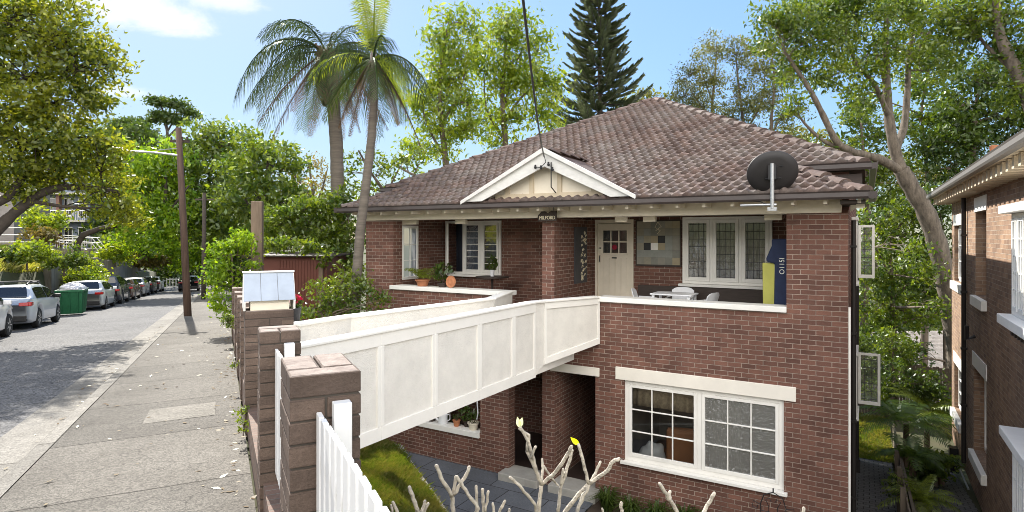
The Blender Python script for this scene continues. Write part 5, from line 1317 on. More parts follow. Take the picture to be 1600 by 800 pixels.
# pots in the lower opening
pot_plant('succulent in a cream bowl at the right end of the lower ledge', H(-7.62, .12, -2.893), .13, .17, 'letterboxwall', 'leafy', .3, .17, 'leaf_dark', 90, .08, group='pots on the lower ledge')
pot_plant('small plant in a tan clay pot in the middle of the lower ledge', H(-8.1, .12, -2.893), .09, .15, 'terracotta', 'leafy', .16, .1, 'leaf_dark', 40, .06, group='pots on the lower ledge')
pot_plant('dark bushy plant standing behind the clay pot on the lower ledge', H(-7.88, .22, -2.893), .08, .12, 'darkwood', 'leafy', .4, .2, 'leaf_dark', 110, .09, group='pots on the lower ledge')
pot_plant('trailing plant in a dark pot at the left of the lower ledge', H(-8.85, .13, -2.893), .1, .14, 'darkwood', 'leafy', .26, .16, 'leaf_dark', 80, .08, group='pots on the lower ledge')
wc = thing('watering_can', 'white watering can on the lower ledge under the bridge', 'watering can', H(-8.5, .12, -2.893), TH + .4)
q = MB(); q.lathe([(.001, 0), (.11, 0), (.115, .02), (.105, .22), (.085, .24), (.001, .24)], (0, 0, 0), 20); q.build('can', 'plastic', wc)
q = MB(); q.tube([(-.1, 0, .06), (-.2, 0, .14), (-.27, 0, .27)], [.03, .02, .018], 8); q.build('spout', 'plastic', wc)
q = MB(); q.tube([(.1, 0, .2), (.17, 0, .24), (.17, 0, .1), (.11, 0, .06)], .012, 8); q.build('handle', 'plastic', wc)
q = MB(); q.tube([H(-7.42, -.02, -2.2) , H(-7.46, .02, -1.9), H(-7.50, .05, -1.7), H(-7.42, .08, -1.6)] , .014, 8)
q.tube([H(-7.42, -.02, -2.2), H(-7.40, -.02, -2.45), H(-7.44, .0, -2.6)], .014, 8); o = q.build('garden_hose', 'plastic'); tag(o, 'white hose hanging at the edge of the lower opening', 'hose')
# wrought iron trellis by the corner
tr = thing('garden_trellis', 'black wrought iron trellis with curled top below the big window', 'trellis', H(-1.12, -.28, -3.75), TH)
q = MB()
for s in (-1, 1):
    q.tube([(s * .2, 0, 0), (s * .2, 0, .72), (s * .15, 0, .88), (0, 0, .95)], .009, 6)
    q.tube([(s * .07, 0, 0), (s * .07, 0, .7), (s * .12, 0, .8), (s * .06, 0, .84), (s * .03, 0, .78)], .007, 6)
    q.tube([(s * .2, 0, .7), (s * .32, 0, .74), (s * .34, 0, .64), (s * .26, 0, .62), (s * .25, 0, .68)], .007, 6)
    q.tube([(s * .2, 0, .45), (s * .3, 0, .5), (s * .3, 0, .4), (s * .22, 0, .4)], .007, 6)
for z in (.3, .6): q.tube([(-.2, 0, z), (.2, 0, z)], .007, 6)
q.tube([(0, 0, .95), (0, 0, 1.02)], .012, 6); q.build('scrollwork', 'iron', tr)
# border plants at the foot of the front wall
def strap_plant(label, loc, n, h, lm, w_=.022, cat='plant', group=None, name='strap_plant', lean=.55):
    V = []; Q = []
    for i in range(n):
        a = random.uniform(0, 6.28); l = h * random.uniform(.6, 1.15); o_ = Vector((math.cos(a), math.sin(a), 0)); r0 = random.uniform(0, .12); s = Vector((-o_.y, o_.x, 0)) * w_ * .5; ln_ = random.uniform(.2, lean * 1.6)
        b = o_ * r0; p1 = b + o_ * l * ln_ * .35 + Vector((0, 0, l * .65)); p2 = b + o_ * l * ln_ * 1.1 + Vector((0, 0, l * .75 - .3 * l * ln_))
        k = len(V); V += [b - s, b + s, p1 + s * .8, p1 - s * .8, p2]; Q += [(k, k + 1, k + 2, k + 3), (k + 3, k + 2, k + 4, k + 4)]
    o = quads(name, V, Q, lm, None); o.location = loc; return tag(o, label, cat, group)
for x, lb in ((-4.1, 'grassy clump at the corner of the paved path by the wall'), (-3.6, 'grassy clump under the left end of the big window'), (-3.1, 'grassy clump under the left sash of the big window'), (-2.6, 'grassy clump under the middle of the big window'), (-2.1, 'grassy clump under the right sash of the big window')):
    strap_plant(lb, H(x, -.45 + random.uniform(-.1, .1), -3.74), 150, .5, 'leaf_dark', group='grassy clumps along the front wall', name='border_plant')
# ================================================================== FRANGIPANI (bare, in the front garden)
fr = thing('frangipani_tree', 'bare frangipani with thick stubby pale branches in the foreground', 'tree', (.2, 3.05, -3.45), 0)
q = MB(); fo = Vector((.2, 3.05, -3.45))
def stub(pts, r):
    pts = [Vector(p) - fo for p in pts]; fine = []
    for i in range(len(pts) - 1):
        for t in (0, .25, .5, .75): fine.append(pts[i].lerp(pts[i + 1], t) + Vector(rng.normal(size=3)) * .0016)
    fine.append(pts[-1]); N = len(fine); rs = [r * (1.0 - .12 * i / N) * (1 + .07 * math.sin(i * 2.3 + r * 900)) for i in range(N)]
    d = (fine[-1] - fine[-2]).normalized(); fine += [fine[-1] + d * r * .55, fine[-1] + d * r * .85]; rs += [r * .68, r * .22]
    q.tube(fine, rs, 10)
FW = lambda u, v, Y: W(u, v, Y)
base = Vector((.2, 3.05, -3.45)); T1 = Vector((.15, 3.0, -1.2)); q.tube([base - fo, (base.lerp(T1, .5) + Vector((.03, .02, 0))) - fo, T1 - fo], [.10, .08, .065], 12)
hubA = FW(845, 830, 2.75); hubB = FW(700, 870, 2.6); hubC = FW(1075, 880, 2.7); hubD = FW(620, 900, 2.5)
for h in (hubA, hubB, hubC, hubD): q.tube([T1 - fo, T1.lerp(h, .5) - fo + Vector((0, 0, -.05)), h - fo], [.055, .036, .022], 10)
r = .0090
P1 = FW(846, 757, 2.75)
stub([hubA, FW(841, 800, 2.75), P1], r * 1.12)
stub([P1, FW(838, 735, 2.72), FW(824, 705, 2.7)], r * 1.05); stub([FW(824, 705, 2.7), FW(826, 680, 2.68), FW(812, 670, 2.66), ], r * .8)
stub([FW(838, 735, 2.72), FW(832, 712, 2.7), FW(826, 690, 2.68), FW(813, 668, 2.66)], r * .85)
stub([FW(830, 716, 2.68), FW(837, 698, 2.66)], r * .7)
stub([P1, FW(848, 735, 2.78), FW(847, 718, 2.8)], r * .75); stub([FW(849, 728, 2.8), FW(866, 752, 2.83), FW(872, 758, 2.83)], r * .6)
stub([P1, FW(868, 738, 2.72), FW(888, 708, 2.68), FW(893, 698, 2.66)], r * 1.0); stub([FW(872, 800, 2.85), FW(876, 762, 2.85), FW(890, 720, 2.86), FW(894, 704, 2.86)], r * .95); stub([FW(876, 758, 2.85), FW(880, 733, 2.84)], r * .75)
stub([hubA, FW(836, 788, 2.7), FW(815, 762, 2.65), FW(797, 746, 2.62)], r * .85)
P2 = FW(920, 757, 2.6)
stub([FW(872, 815, 2.68), FW(900, 778, 2.63), P2], r * 1.1); stub([P2, FW(912, 725, 2.58), FW(904, 695, 2.56)], r * .85); stub([P2, FW(945, 740, 2.57), FW(960, 720, 2.55), FW(967, 717, 2.55)], r * .95); stub([P2, FW(930, 740, 2.62), FW(938, 722, 2.63)], r * .75); stub([P2, FW(905, 790, 2.6), FW(895, 815, 2.6)], r)
stub([hubB, FW(708, 800, 2.55), FW(707, 778, 2.55)], r * 1.1); stub([FW(707, 775, 2.55), FW(692, 752, 2.52), FW(682, 728, 2.5)], r * 1.0); stub([FW(710, 772, 2.55), FW(722, 752, 2.56), FW(733, 730, 2.57)], r * .9); stub([FW(709, 770, 2.55), FW(712, 745, 2.56)], r * .8)
stub([hubB, FW(748, 795, 2.5), FW(726, 765, 2.48), FW(714, 745, 2.46)], r * .9)
stub([FW(745, 830, 2.6), FW(745, 780, 2.6), FW(744, 760, 2.6)], r * .8); stub([FW(757, 820, 2.6), FW(756, 790, 2.62), FW(754, 765, 2.62)], r * .9); stub([FW(757, 800, 2.6), FW(763, 768, 2.6)], r * .7)
stub([FW(775, 830, 2.7), FW(780, 800, 2.7), FW(789, 783, 2.7)], r * .8); stub([FW(770, 840, 2.6), FW(772, 800, 2.6), FW(770, 787, 2.6)], r * .7); stub([FW(790, 840, 2.6), FW(796, 796, 2.6)], r * .7)
stub([hubD, FW(655, 808, 2.4), FW(648, 785, 2.38), FW(640, 762, 2.37)], r * 1.0); stub([FW(658, 805, 2.4), FW(664, 783, 2.4)], r * .75); stub([FW(660, 808, 2.42), FW(669, 787, 2.42)], r * .7); stub([hubD, FW(625, 810, 2.45), FW(614, 785, 2.45)], r * .8); stub([FW(605, 850, 2.4), FW(613, 800, 2.4), FW(611, 790, 2.4)], r * .6)
stub([hubC, FW(1058, 800, 2.6), FW(1045, 778, 2.58), FW(1031, 756, 2.56)], r * 1.0); stub([FW(1046, 782, 2.58), FW(1047, 768, 2.6)], r * .8)
stub([hubC, FW(1095, 808, 2.7), FW(1108, 784, 2.72), FW(1116, 771, 2.72)], r); stub([FW(970, 860, 2.6), FW(972, 810, 2.6), FW(971, 786, 2.6)], r * .9); stub([FW(945, 840, 2.6), FW(942, 802, 2.6), FW(941, 795, 2.6)], r * .6)
stub([FW(1250, 860, 2.5), FW(1255, 805, 2.5), FW(1256, 794, 2.5)], r * .8)
q.build('trunk', 'frangi', fr, smooth=True)
# the two last leaves / buds
V = []; 
def tipleaf(u, v, Y, L, dirv, m, name):
    c = FW(u, v, Y) - fo; d = Vector(dirv).normalized(); s = d.cross(Vector((0, 1, .2))).normalized(); nn = s.cross(d); mb = MB(); P = []
    for i in range(7):
        f = i / 6; w_ = L * .24 * math.sin(math.pi * min(1, .08 + f * .95)) ; cc = c + d * L * f + nn * L * .25 * f * f; P.append((cc - s * w_, cc + nn * w_ * .4, cc + s * w_))
    mb.add([p for t in P for p in t], [(3 * i + k, 3 * i + k + 1, 3 * i + k + 4, 3 * i + k + 3) for i in range(6) for k in (0, 1)]); mb.build(name, m, fr, smooth=True)
tipleaf(812, 668, 2.66, .046, (-.25, 0, 1), 'petal', 'bud'); tipleaf(812, 668, 2.66, .044, (.3, .1, 1), 'petal', 'bud')
tipleaf(905, 695, 2.56, .048, (-.75, -.2, .6), 'lyellow', 'leaf')

# ================================================================== NEIGHBOURING HOUSE on the right
NX = 2.40
nbh = thing('neighbouring_house', 'tan and brown brick two storey house with white windows close on the right', 'house', H(NX, 0, 0), TH)
def tN(u, x=None):
    r_ = (u - 800) / F; Y = ((NX if x is None else x) - .27) / (.861 * r_ - .509); return .509 * r_ * Y + .861 * Y - (5.6 * .509 + 8.61), Y
def zN(u, v): return EYE + (HV - v) / F * tN(u)[1]
yf = tN(1487)[0]
def ny(u): return tN(u)[0]
holes = []
def hole(u0, u1, ub, vt, vb):   # far edge, near edge, column used for heights
    return (ny(u1), ny(u0), zN(ub, vb), zN(ub, vt))
hA = hole(1491, 1508, 1500, 352, 443); hB = hole(1524, 1541, 1541, 328, 470)
hA2 = hole(1491, 1505, 1498, 575, 650); hB2 = hole(1521, 1541, 1541, 595, 742)
t = MB(); holed_wall(t, -3.0, yf, -4.3, 2.72, 0, .3, [hA, hB, hA2, hB2])
nw = MB(); nw.add([(p[1], p[0], p[2]) for p in t.v], t.f); nw.build('wall', 'brick_nb', nbh)
nw = MB(); nw.box(.301, 7.5, -2.998, -2.7, -4.3, 2.72); nw.build('wall', 'brick_nb', nbh)
nw = MB(); nw.box(.3, 7.5, yf - .3, yf, -4.3, 2.72); nw.build('wall', 'brick_nb', nbh)
nw = MB(); nw.box(.35, 5, -3, yf - .35, -.7, -.5); nw.box(4.8, 5, -3, yf - .35, -4, 2.7); nw.build('room_wall', 'room', nbh)
def nwin(h, rows, cols, lint, sillm=True, deep=.1, lintn='lintel'):
    W_ = h[1] - h[0]; wd = window(nbh, 'window', (deep, h[1], h[2]), R(-90), W_, h[3] - h[2], 1, rows, cols, glass='glass_bars', fw=.06, sash=.05, sill=False)
    l = MB(); l.box(-.02, .12, h[0] - .08, h[1] + .08, h[3] + .003, h[3] + lint); l.build('lintel', 'white', nbh, bevel=.005)
    if sillm: l = MB(); l.box(-.10, .14, h[0] - .06, h[1] + .06, h[2] - .22, h[2] - .003); l.build('window_sill', 'white', nbh, bevel=.01)
nwin(hA, 3, 2, .30); nwin(hB, 3, 1, .32, True, .2); nwin(hA2, 3, 2, .3); nwin(hB2, 3, 1, .33, True, .2)
# projecting bay windows near the camera
def bay(y0, y1, z0, z1, hood):
    d_ = .30; wdt = y1 - y0
    b = MB(); b.box(-d_ + .08, -.003, y0, y1, z0, z1); bo = b.build('bay_window', 'white', nbh)
    wd = window(bo, 'sash', (-d_, y1, z0), R(-90), wdt, z1 - z0, 5, 5, 2, glass='glass_bars', fw=.07, sash=.05, bar=.02, sill=False)
    s = MB(); s.box(-d_ - .16, 0, y0 - .08, y1 + .08, z0 - .14, z0 - .003); s.build('sill', 'white', bo, bevel=.01)
    s = MB(); s.box(-d_ - .14, 0, y0 - .1, y1 + .1, z1 + .003, z1 + hood); s.build('hood', 'white', bo, bevel=.01)
    s = MB()
    for i in range(10): y = y0 + .1 + (wdt - .2) * i / 9; s.box(-d_ - .02, -.003, y - .04, y + .04, z0 - .30, z0 - .141)
    s.build('bracket', 'darkwood', bo)
    # return side (far end) glazed
    s = MB(); s.box(-d_ + .05, -.03, y1 + .002, y1 + .01, z0 + .1, z1 - .1); s.build('pane', 'glass_bars', bo)
XB = NX - .30
def zB(u, v): return EYE + (HV - v) / F * tN(u, XB)[1]
yb1 = tN(1580, XB)[0]; yb0 = -2.2
bay(yb0, yb1, zB(1575, 488), zB(1575, 335), .12)
yb1b = tN(1581, XB)[0]; bay(yb0, yb1b, -3.7, zB(1576, 676), .13)
s = MB(); s.box(-.05, -.003, yb0 + .3, yb1 - .35, zN(1572, 325) , zN(1572, 300)); s.build('relief_panel', 'render', nbh, bevel=.02)
s = MB()
for k in range(60): 
    y = random.uniform(yb0 + .4, yb1 - .45); z = zN(1572, 325) + random.uniform(.06, .2); s.tube([(-.055, y + .05 * math.cos(a_), z + .04 * math.sin(a_)) for a_ in (0, 1.5, 3, 4.5)], .012, 5)
s.build('relief_ornament', 'render', nbh)
# eaves: gutter, soffit with brackets, roof
s = MB(); s.prism([(-.46, -3.5, 2.72), (-.46, yf + .45, 2.72), (.02, yf + .45, 2.76), (.02, -3.5, 2.76)], (0, 0, .03)); s.build('soffit', 'soffit', nbh)
for i in range(34):
    y = -3 + .42 * i
    if y > yf + .3: break
    s = MB(); s.box(-.40, -.003, y, y + .16, 2.54, 2.715); s.build('eave_bracket', 'soffit', nbh)
s = MB(); gut(s, (-.46, -3.5, 2.72), (-.46, yf + .5, 2.72), (-1, 0, 0)); gut(s, (-.56, yf + .45, 2.723), (7, yf + .45, 2.723), (0, 1, 0)); s.build('gutter', mat('grey gutter', (.14, .13, .12), .5), nbh)
s = MB(); s.poly([(-.5, -3.6, 2.84), (5, -3.6, 5.4), (5, yf - 5, 5.4), (-.5, yf + .5, 2.84)]); s.poly([(-.5, yf + .5, 2.84), (5, yf - 5, 5.4), (9, yf + .5, 2.84)]); s.build('roof', 'tile', nbh)
s = MB(); c = Vector((.6, yf - 2.6, 0)); s.lathe([(.09, 3.2), (.09, 3.62), (.12, 3.64), (.12, 3.70), (.09, 3.72), (.1, 3.86), (.06, 3.87)], c, 14); s.build('flue_pipe', 'terracotta', nbh)
# downpipes
s = MB(); yp = ny(1511); s.tube([(-.07, yp, 2.7), (-.07, yp, -4)], .05, 10)
for z in (1.6, .2, -1.2, -2.6): s.box(-.13, -.003, yp - .06, yp + .06, z, z + .05)
s.build('downpipe', 'pipe_brown', nbh)
s = MB(); y5 = ny(1524); s.tube([(-.0, y5 , zN(1518, 520)), (-.16, y5 , zN(1518, 525)), (-.16, y5 , zN(1518, 505))], .045, 8); s.build('vent_pipe', 'pipe_brown', nbh)
s = MB(); ym = ny(1497); s.box(-.2, -.003, ym - .12, ym + .16, zN(1497, 738), zN(1497, 700)); s.build('meter_box', 'iron', nbh)
hr = MB(); hr.tube([(-.12, ny(1501), zN(1501, 722)), (-.13, ny(1512), zN(1512, 740)), (-.13, ny(1524), zN(1524, 766))], .022, 8); hr.build('handrail', 'galv', nbh)
# ---- right side: low fence between the lots, gate post, back fence, far house
lf = thing('paling_fence', 'low weathered paling fence between the side path and the ferns', 'fence', H(.9, 0, 0), TH)
fx = lambda y: -.03 + .012 * y
q = MB(); y = -1.2
while y < 6.6:
    dz = random.uniform(-.03, .03); x_ = fx(y) + random.uniform(-.004, .004); q.box(x_ - .012, x_ + .012, y, y + .095, sz(y) - .1, sz(y) + .84 + dz); y += .10
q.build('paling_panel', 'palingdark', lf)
q = MB()
while y < 11.6:
    dz = random.uniform(-.03, .03); x_ = fx(y) + random.uniform(-.004, .004); q.box(x_ - .014, x_ + .014, y, y + .095, sz(y) - .1, sz(y) + .92 + dz); y += .10
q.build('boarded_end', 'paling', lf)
q = MB()
for dz in (.2, .65): q.beam((fx(0) + .04, -1.2, sz(0) + dz), (fx(0) + .04, 0, sz(0) + dz), .05, .08); q.beam((fx(5) + .04, 0, sz(0) + dz), (fx(8) + .04, 11, sz(10) + dz), .05, .08)
q.build('rail', 'palingdark', lf)
for yy in (-.6, 1.4, 3.4, 5.4): q = MB(); q.box(fx(yy) - .10, fx(yy) - .02, yy, yy + .1, sz(yy) - .1, sz(yy) + 1.0); q.build('post', 'palingdark', lf)
gt = MB(); gt.box(-.28, .28, -.05, .05, 0, .75); gt.prism([(-.3, -.06, .75), (.3, -.06, .75), (.3, -.06, .82), (-.3, -.06, .79)], (0, .12, 0)); o = gt.build('timber_gate', 'postwood', bevel=.01); o.location = H(1.75, .4, -3.75); o.rotation_euler = (.0, .25, TH + .5); tag(o, 'short tilted brown timber gate panel beside the neighbouring wall', 'gate')
bf2 = thing('paling_fence', 'tall dark paling fence across the back of the yard', 'fence', H(-3.5, 14.8, -5.3), TH)
q = MB()
for i in range(80): q.box(i * .1, i * .1 + .095, 0, .02, 0, 2.2 + random.uniform(-.03, .03))
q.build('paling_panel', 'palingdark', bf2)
wp = W(1470, 600, 34.0)
wh = thing('white_house', 'white rendered house with a pale tiled roof beyond the back fence', 'house', (wp.x, wp.y, -8.6), TH + .55)
q = MB(); q.box(-4, 5, 0, 6, 0, 2.85); q.build('wall', 'white', wh)
q = MB(); q.box(-.2, 2.2, -.02, -.003, .9, 1.9); f = q.build('window', 'white', wh); q = MB(); q.box(-.1, 1.0, -.04, -.021, 1, 1.8); q.box(1.1, 2.1, -.04, -.021, 1, 1.8); q.build('pane', 'carglass', f)
nsave = (Z0, TP)
rV = []; rQ = []; rU = []
for k in range(9):
    for r_, (dy, dz) in enumerate(((0, 0), (0, .05), (.36, .20))):
        for i in range(91):
            x = -4.6 + i * .11; pf = (i % 3) / 3
            rV.append((x, -.5 + k * .36 + dy, 2.8 + k * .17 + dz + .04 * math.sin(2 * math.pi * pf) ** 2)); rU.append((i // 3 + .5, k + .5))
    b0 = k * 273
    for r_ in range(2):
        for i in range(90): rQ.append((b0 + r_ * 91 + i, b0 + r_ * 91 + i + 1, b0 + (r_ + 1) * 91 + i + 1, b0 + (r_ + 1) * 91 + i))
npmesh('roof', rV, rQ, mat('pale roof tiles', (.34, .30, .26), .8, var=.3, vscale=4), wh, uv=rU)
q = MB(); q.prism([(-4.6, 2.8, 4.3), (5.3, 2.8, 4.3), (5.3, 6.3, 2.8), (-4.6, 6.3, 2.8)], (0, 0, .06)); q.build('roof_slope', 'oldconcrete', wh)
q = MB(); q.box(-4.7, 5.4, -.62, -.5, 2.72, 2.84); q.build('gutter', 'postwood', wh)
q = MB(); q.box(-3.4, -2.6, 1.0, 1.8, 2.9, 4.3); q.build('chimney', mat('dark blue grey chimney', (.12, .13, .16), .9), wh)
# ================================================================== TREES AND PLANTS
def B(u, v, Y, ru, rv, rd=None):
    k = Y / F
    return (W(u, v, Y), (ru * k, (rd if rd is not None else (ru + rv) / 2) * k, rv * k))
def gz(X, Y):
    n, m = nm(X, Y); return ground_z(n, m)
def gb(u, Y, dz=-.3):
    X = (u - 800) / F * Y; return Vector((X, Y, gz(X, Y) + dz))
# ---- big roadside tree at the top left
b = gb(-150, 16.5)
tree('street_tree', 'large roadside tree at the left edge arching over the parked cars', 'tree', b,
     [([b, b + Vector((.2, 0, 2)), W(-95, 330, 16.6), W(-60, 240, 16.8), W(-20, 120, 17)], .38, .12),
      ([W(-90, 440, 16.5), W(-30, 385, 16.8), W(20, 335, 17.2), W(75, 298, 17.6), W(130, 292, 18), W(185, 300, 18.2)], .21, .05),
      ([W(-60, 240, 16.8), W(20, 190, 17), W(90, 130, 17)], .13, .04), ([W(-60, 330, 16.6), W(10, 310, 17), W(60, 240, 17.4), W(110, 215, 17.6)], .14, .04)],
     [B(20, 20, 16.5, 85, 55), B(90, 55, 17, 75, 55), B(130, 105, 17.2, 55, 45), B(40, 120, 16.6, 80, 60), B(140, 150, 17.4, 30, 28), B(90, 165, 17, 45, 40), B(-40, 90, 16, 80, 90), B(-30, 220, 16.5, 80, 70),
      B(45, 220, 17, 75, 50), B(120, 225, 17.8, 60, 45), B(165, 245, 18, 40, 40), B(90, 265, 17.8, 60, 30), B(160, 300, 18.3, 50, 35), B(185, 325, 18.5, 32, 26), B(40, 270, 17.4, 45, 30), B(200, 345, 18.6, 22, 22), B(15, 300, 17.2, 40, 18)],
     leaf=.135, lm='leaf_olive', bark='barkdark', cl=.42, dens=.85, per=44, asp=.5, lo=.15)
# ---- bright green street trees behind the poles
GB = [('bright green street tree standing left of the lamp pole', 235, 44, 250, [B(235, 300, 44, 50, 55), B(215, 260, 44, 40, 40), B(265, 260, 45, 40, 45), B(250, 345, 44, 55, 35), B(225, 370, 43, 35, 22)], 'leaf_bright'),
      ('bright green street tree in the middle behind the lamp pole', 350, 48, 330, [B(310, 235, 48, 45, 40), B(350, 225, 48, 40, 35), B(330, 280, 48, 65, 50), B(300, 330, 47, 55, 40), B(370, 320, 47, 55, 45), B(340, 360, 46, 60, 26)], 'leaf_mid'),
      ('broad green tree right of the lamp pole behind the timber post', 410, 40, 415, [B(395, 240, 41, 42, 36), B(430, 265, 40, 42, 40), B(405, 310, 40, 55, 45), B(455, 330, 40, 40, 40), B(380, 285, 41, 40, 40)], 'leaf_mid'),
      ('low bright tree overhanging the far kerb', 270, 58, 280, [B(262, 385, 56, 45, 28), B(300, 395, 58, 40, 24), B(290, 370, 57, 50, 25), B(330, 390, 58, 30, 26)], 'leaf_bright')]
for lb, ub, Y, ut, bl_, lm in GB:
    X_ = (ub - 800) / F * Y; n_, m_ = nm(X_, Y)
    if -8.6 < n_ < 1.0: n_ = -9.0 if ub < 300 else 2.2
    b = S(n_, m_); b.z = ground_z(n_, m_) - .3
    tree('street_tree', lb, 'tree', b, [([b, b + Vector((.2, 0, 2.5)), W(ut, 330, Y), W(ut + 4, 240, Y)], .26, .07), ([W(ut, 360, Y), W(ut - 40, 300, Y)], .14, .05), ([W(ut, 350, Y), W(ut + 45, 290, Y)], .14, .05)], bl_, leaf=.34, lm=lm, bark='barkdark', cl=.95, dens=1.1, per=38, group='street trees beyond the lamp pole')
# dark shady mass at the end of the street
for lb, u, Y, bl_, lm in (('dark shady tree closing the end of the street', 300, 80, [B(290, 430, 80, 45, 34), B(330, 420, 82, 45, 40), B(350, 440, 78, 40, 30), B(260, 430, 80, 30, 30)], 'leaf_dark'),
                      ('dark tree in the gap between the two power poles', 352, 60, [B(345, 400, 60, 36, 36), B(375, 380, 60, 40, 44), B(365, 430, 58, 34, 30)], 'leaf_dark'),
                      ('olive tree rising above the far retaining wall', 215, 66, [B(210, 320, 66, 50, 45), B(180, 360, 64, 45, 36), B(230, 365, 66, 45, 36)], 'leaf_mid'),
                      ('dark evergreen behind the apartment block', 165, 75, [B(190, 215, 78, 42, 22), B(215, 225, 78, 40, 28), B(180, 260, 76, 50, 50), B(225, 270, 76, 40, 40)], 'leaf_dark')):
    b = gb(u, Y)
    tree('background_tree', lb, 'tree', b, [([b, b + Vector((0, 0, 2.5)), W(u, bl_[0][0].z and 400, Y)], .3, .1)], bl_, leaf=.5, lm=lm, bark='barkdark', cl=1.3, dens=.9, per=36)
# flat topped pine
b = gb(262, 95)
tree('flat_topped_tree', 'thin tree with flat layered crown on the skyline', 'tree', b, [([b, W(262, 300, 95), W(262, 215, 95), W(256, 180, 95), W(250, 160, 95)], .35, .1), ([W(262, 205, 95), W(275, 180, 95), W(276, 166, 95)], .15, .06), ([W(262, 215, 95), W(290, 185, 95), W(298, 175, 95)], .15, .05), ([W(262, 210, 95), W(255, 188, 95)], .12, .05)],
     [B(249, 158, 95, 19, 6), B(276, 163, 95, 14, 5), B(292, 173, 95, 12, 4), B(303, 180, 95, 8, 4), B(258, 182, 95, 20, 5), B(275, 190, 95, 16, 5), B(240, 190, 95, 10, 4)], leaf=.5, lm='leaf_dark', bark='barkdark', cl=.95, dens=1.5, per=42, twig=.04)
b = gb(205, 88)
tree('flat_topped_tree', 'broad flat crowned dark tree left of the thin one on the skyline', 'tree', b, [([b, W(205, 280, 88), W(203, 225, 88)], .4, .12)], [B(195, 205, 88, 26, 14), B(222, 210, 88, 22, 14), B(205, 196, 88, 26, 8), B(180, 212, 88, 18, 10)], leaf=.55, lm='leaf_dark', bark='barkdark', cl=1.1, dens=1.2, per=40)
# thin rust tinted tree between
b = gb(490, 44)
tree('sparse_tree', 'sparse rust tinted tree showing its branches left of the palms', 'tree', b, [([b, W(490, 330, 44), W(486, 280, 44), W(480, 245, 44)], .16, .04), ([W(490, 330, 44), W(505, 290, 44), W(512, 262, 44)], .1, .03), ([W(488, 310, 44), W(462, 275, 44), W(450, 255, 44)], .1, .03)],
     [B(480, 262, 44, 26, 24), B(505, 285, 44, 24, 24), B(460, 280, 44, 26, 26), B(490, 310, 44, 34, 26), B(465, 320, 44, 28, 24)], leaf=.22, lm='leaf_rust', bark='barkpale', cl=.8, dens=.7, per=22, twig=.03)
# ---- tall light green pair behind the roof
b = gb(700, 31)
tree('tall_green_tree', 'tall lime green tree on the left of the pair behind the roof', 'tree', b,
     [([b, W(702, 330, 31), W(695, 240, 31), W(688, 170, 31), W(690, 100, 31), W(700, 40, 31)], .23, .05), ([W(697, 250, 31), W(672, 205, 31), W(660, 170, 31)], .09, .03), ([W(692, 190, 31), W(715, 150, 31), W(728, 110, 31)], .09, .03), ([W(700, 300, 31), W(650, 275, 31), W(610, 255, 31)], .1, .03)],
     [B(705, 30, 31, 26, 22), B(735, 40, 31, 20, 18), B(690, 65, 31, 26, 24), B(725, 80, 31, 30, 26), B(680, 110, 31, 28, 26), B(715, 125, 31, 34, 26), B(690, 155, 31, 40, 26), B(660, 150, 31, 18, 26), B(735, 160, 31, 26, 24), B(665, 195, 31, 26, 20), B(705, 200, 31, 30, 18), B(655, 235, 31, 24, 14), B(690, 235, 31, 24, 12), B(740, 200, 31, 20, 18)],
     leaf=.25, lm='leaf_lime', bark='bark', cl=.72, dens=1.35, per=42, asp=.36, twig=.02, up=.5, lo=.1, group='lime green trees behind the roof')
b = gb(800, 33)
tree('tall_green_tree', 'tall lime green tree on the right of the pair, crossed by the cable', 'tree', b,
     [([b, W(795, 330, 33), W(790, 230, 33), W(785, 150, 33), W(790, 80, 33), W(792, 30, 33)], .25, .05), ([W(788, 190, 33), W(812, 155, 33), W(835, 135, 33)], .1, .03), ([W(789, 220, 33), W(760, 170, 33), W(757, 120, 33)], .09, .03), ([W(787, 170, 33), W(800, 120, 33), W(818, 70, 33)], .09, .03), ([W(791, 240, 33), W(835, 215, 33), W(860, 190, 33)], .08, .03)],
     [B(788, 28, 33, 24, 20), B(775, 60, 33, 30, 26), B(812, 50, 33, 28, 26), B(838, 75, 33, 22, 24), B(760, 95, 33, 26, 26), B(800, 95, 33, 34, 26), B(840, 115, 33, 26, 22), B(775, 130, 33, 30, 24), B(815, 140, 33, 30, 20), B(862, 130, 33, 24, 18), B(855, 165, 33, 28, 18), B(765, 180, 33, 22, 18), B(810, 185, 33, 34, 18), B(860, 195, 33, 24, 14), B(780, 215, 33, 26, 14)],
     leaf=.26, lm='leaf_lime', bark='bark', cl=.75, dens=1.35, per=42, asp=.36, twig=.02, up=.5, lo=.1, group='lime green trees behind the roof')
b = gb(600, 24)
tree('sparse_tree', 'loose green tree between the palms and the left end of the roof', 'tree', b, [([b, W(615, 340, 24), W(600, 300, 24), W(580, 270, 24), W(560, 235, 24)], .1, .03), ([W(610, 320, 24), W(640, 285, 24), W(655, 255, 24)], .07, .02), ([W(600, 310, 24), W(625, 260, 24)], .06, .02)],
     [B(560, 250, 24, 24, 22), B(590, 275, 24, 28, 20), B(630, 265, 24, 30, 18), B(655, 245, 24, 26, 16), B(560, 300, 24, 26, 22), B(600, 300, 24, 24, 14), B(545, 270, 24, 16, 20)], leaf=.2, lm='leaf_mid', bark='bark', cl=.45, dens=.6, per=24, asp=.4, twig=.012)
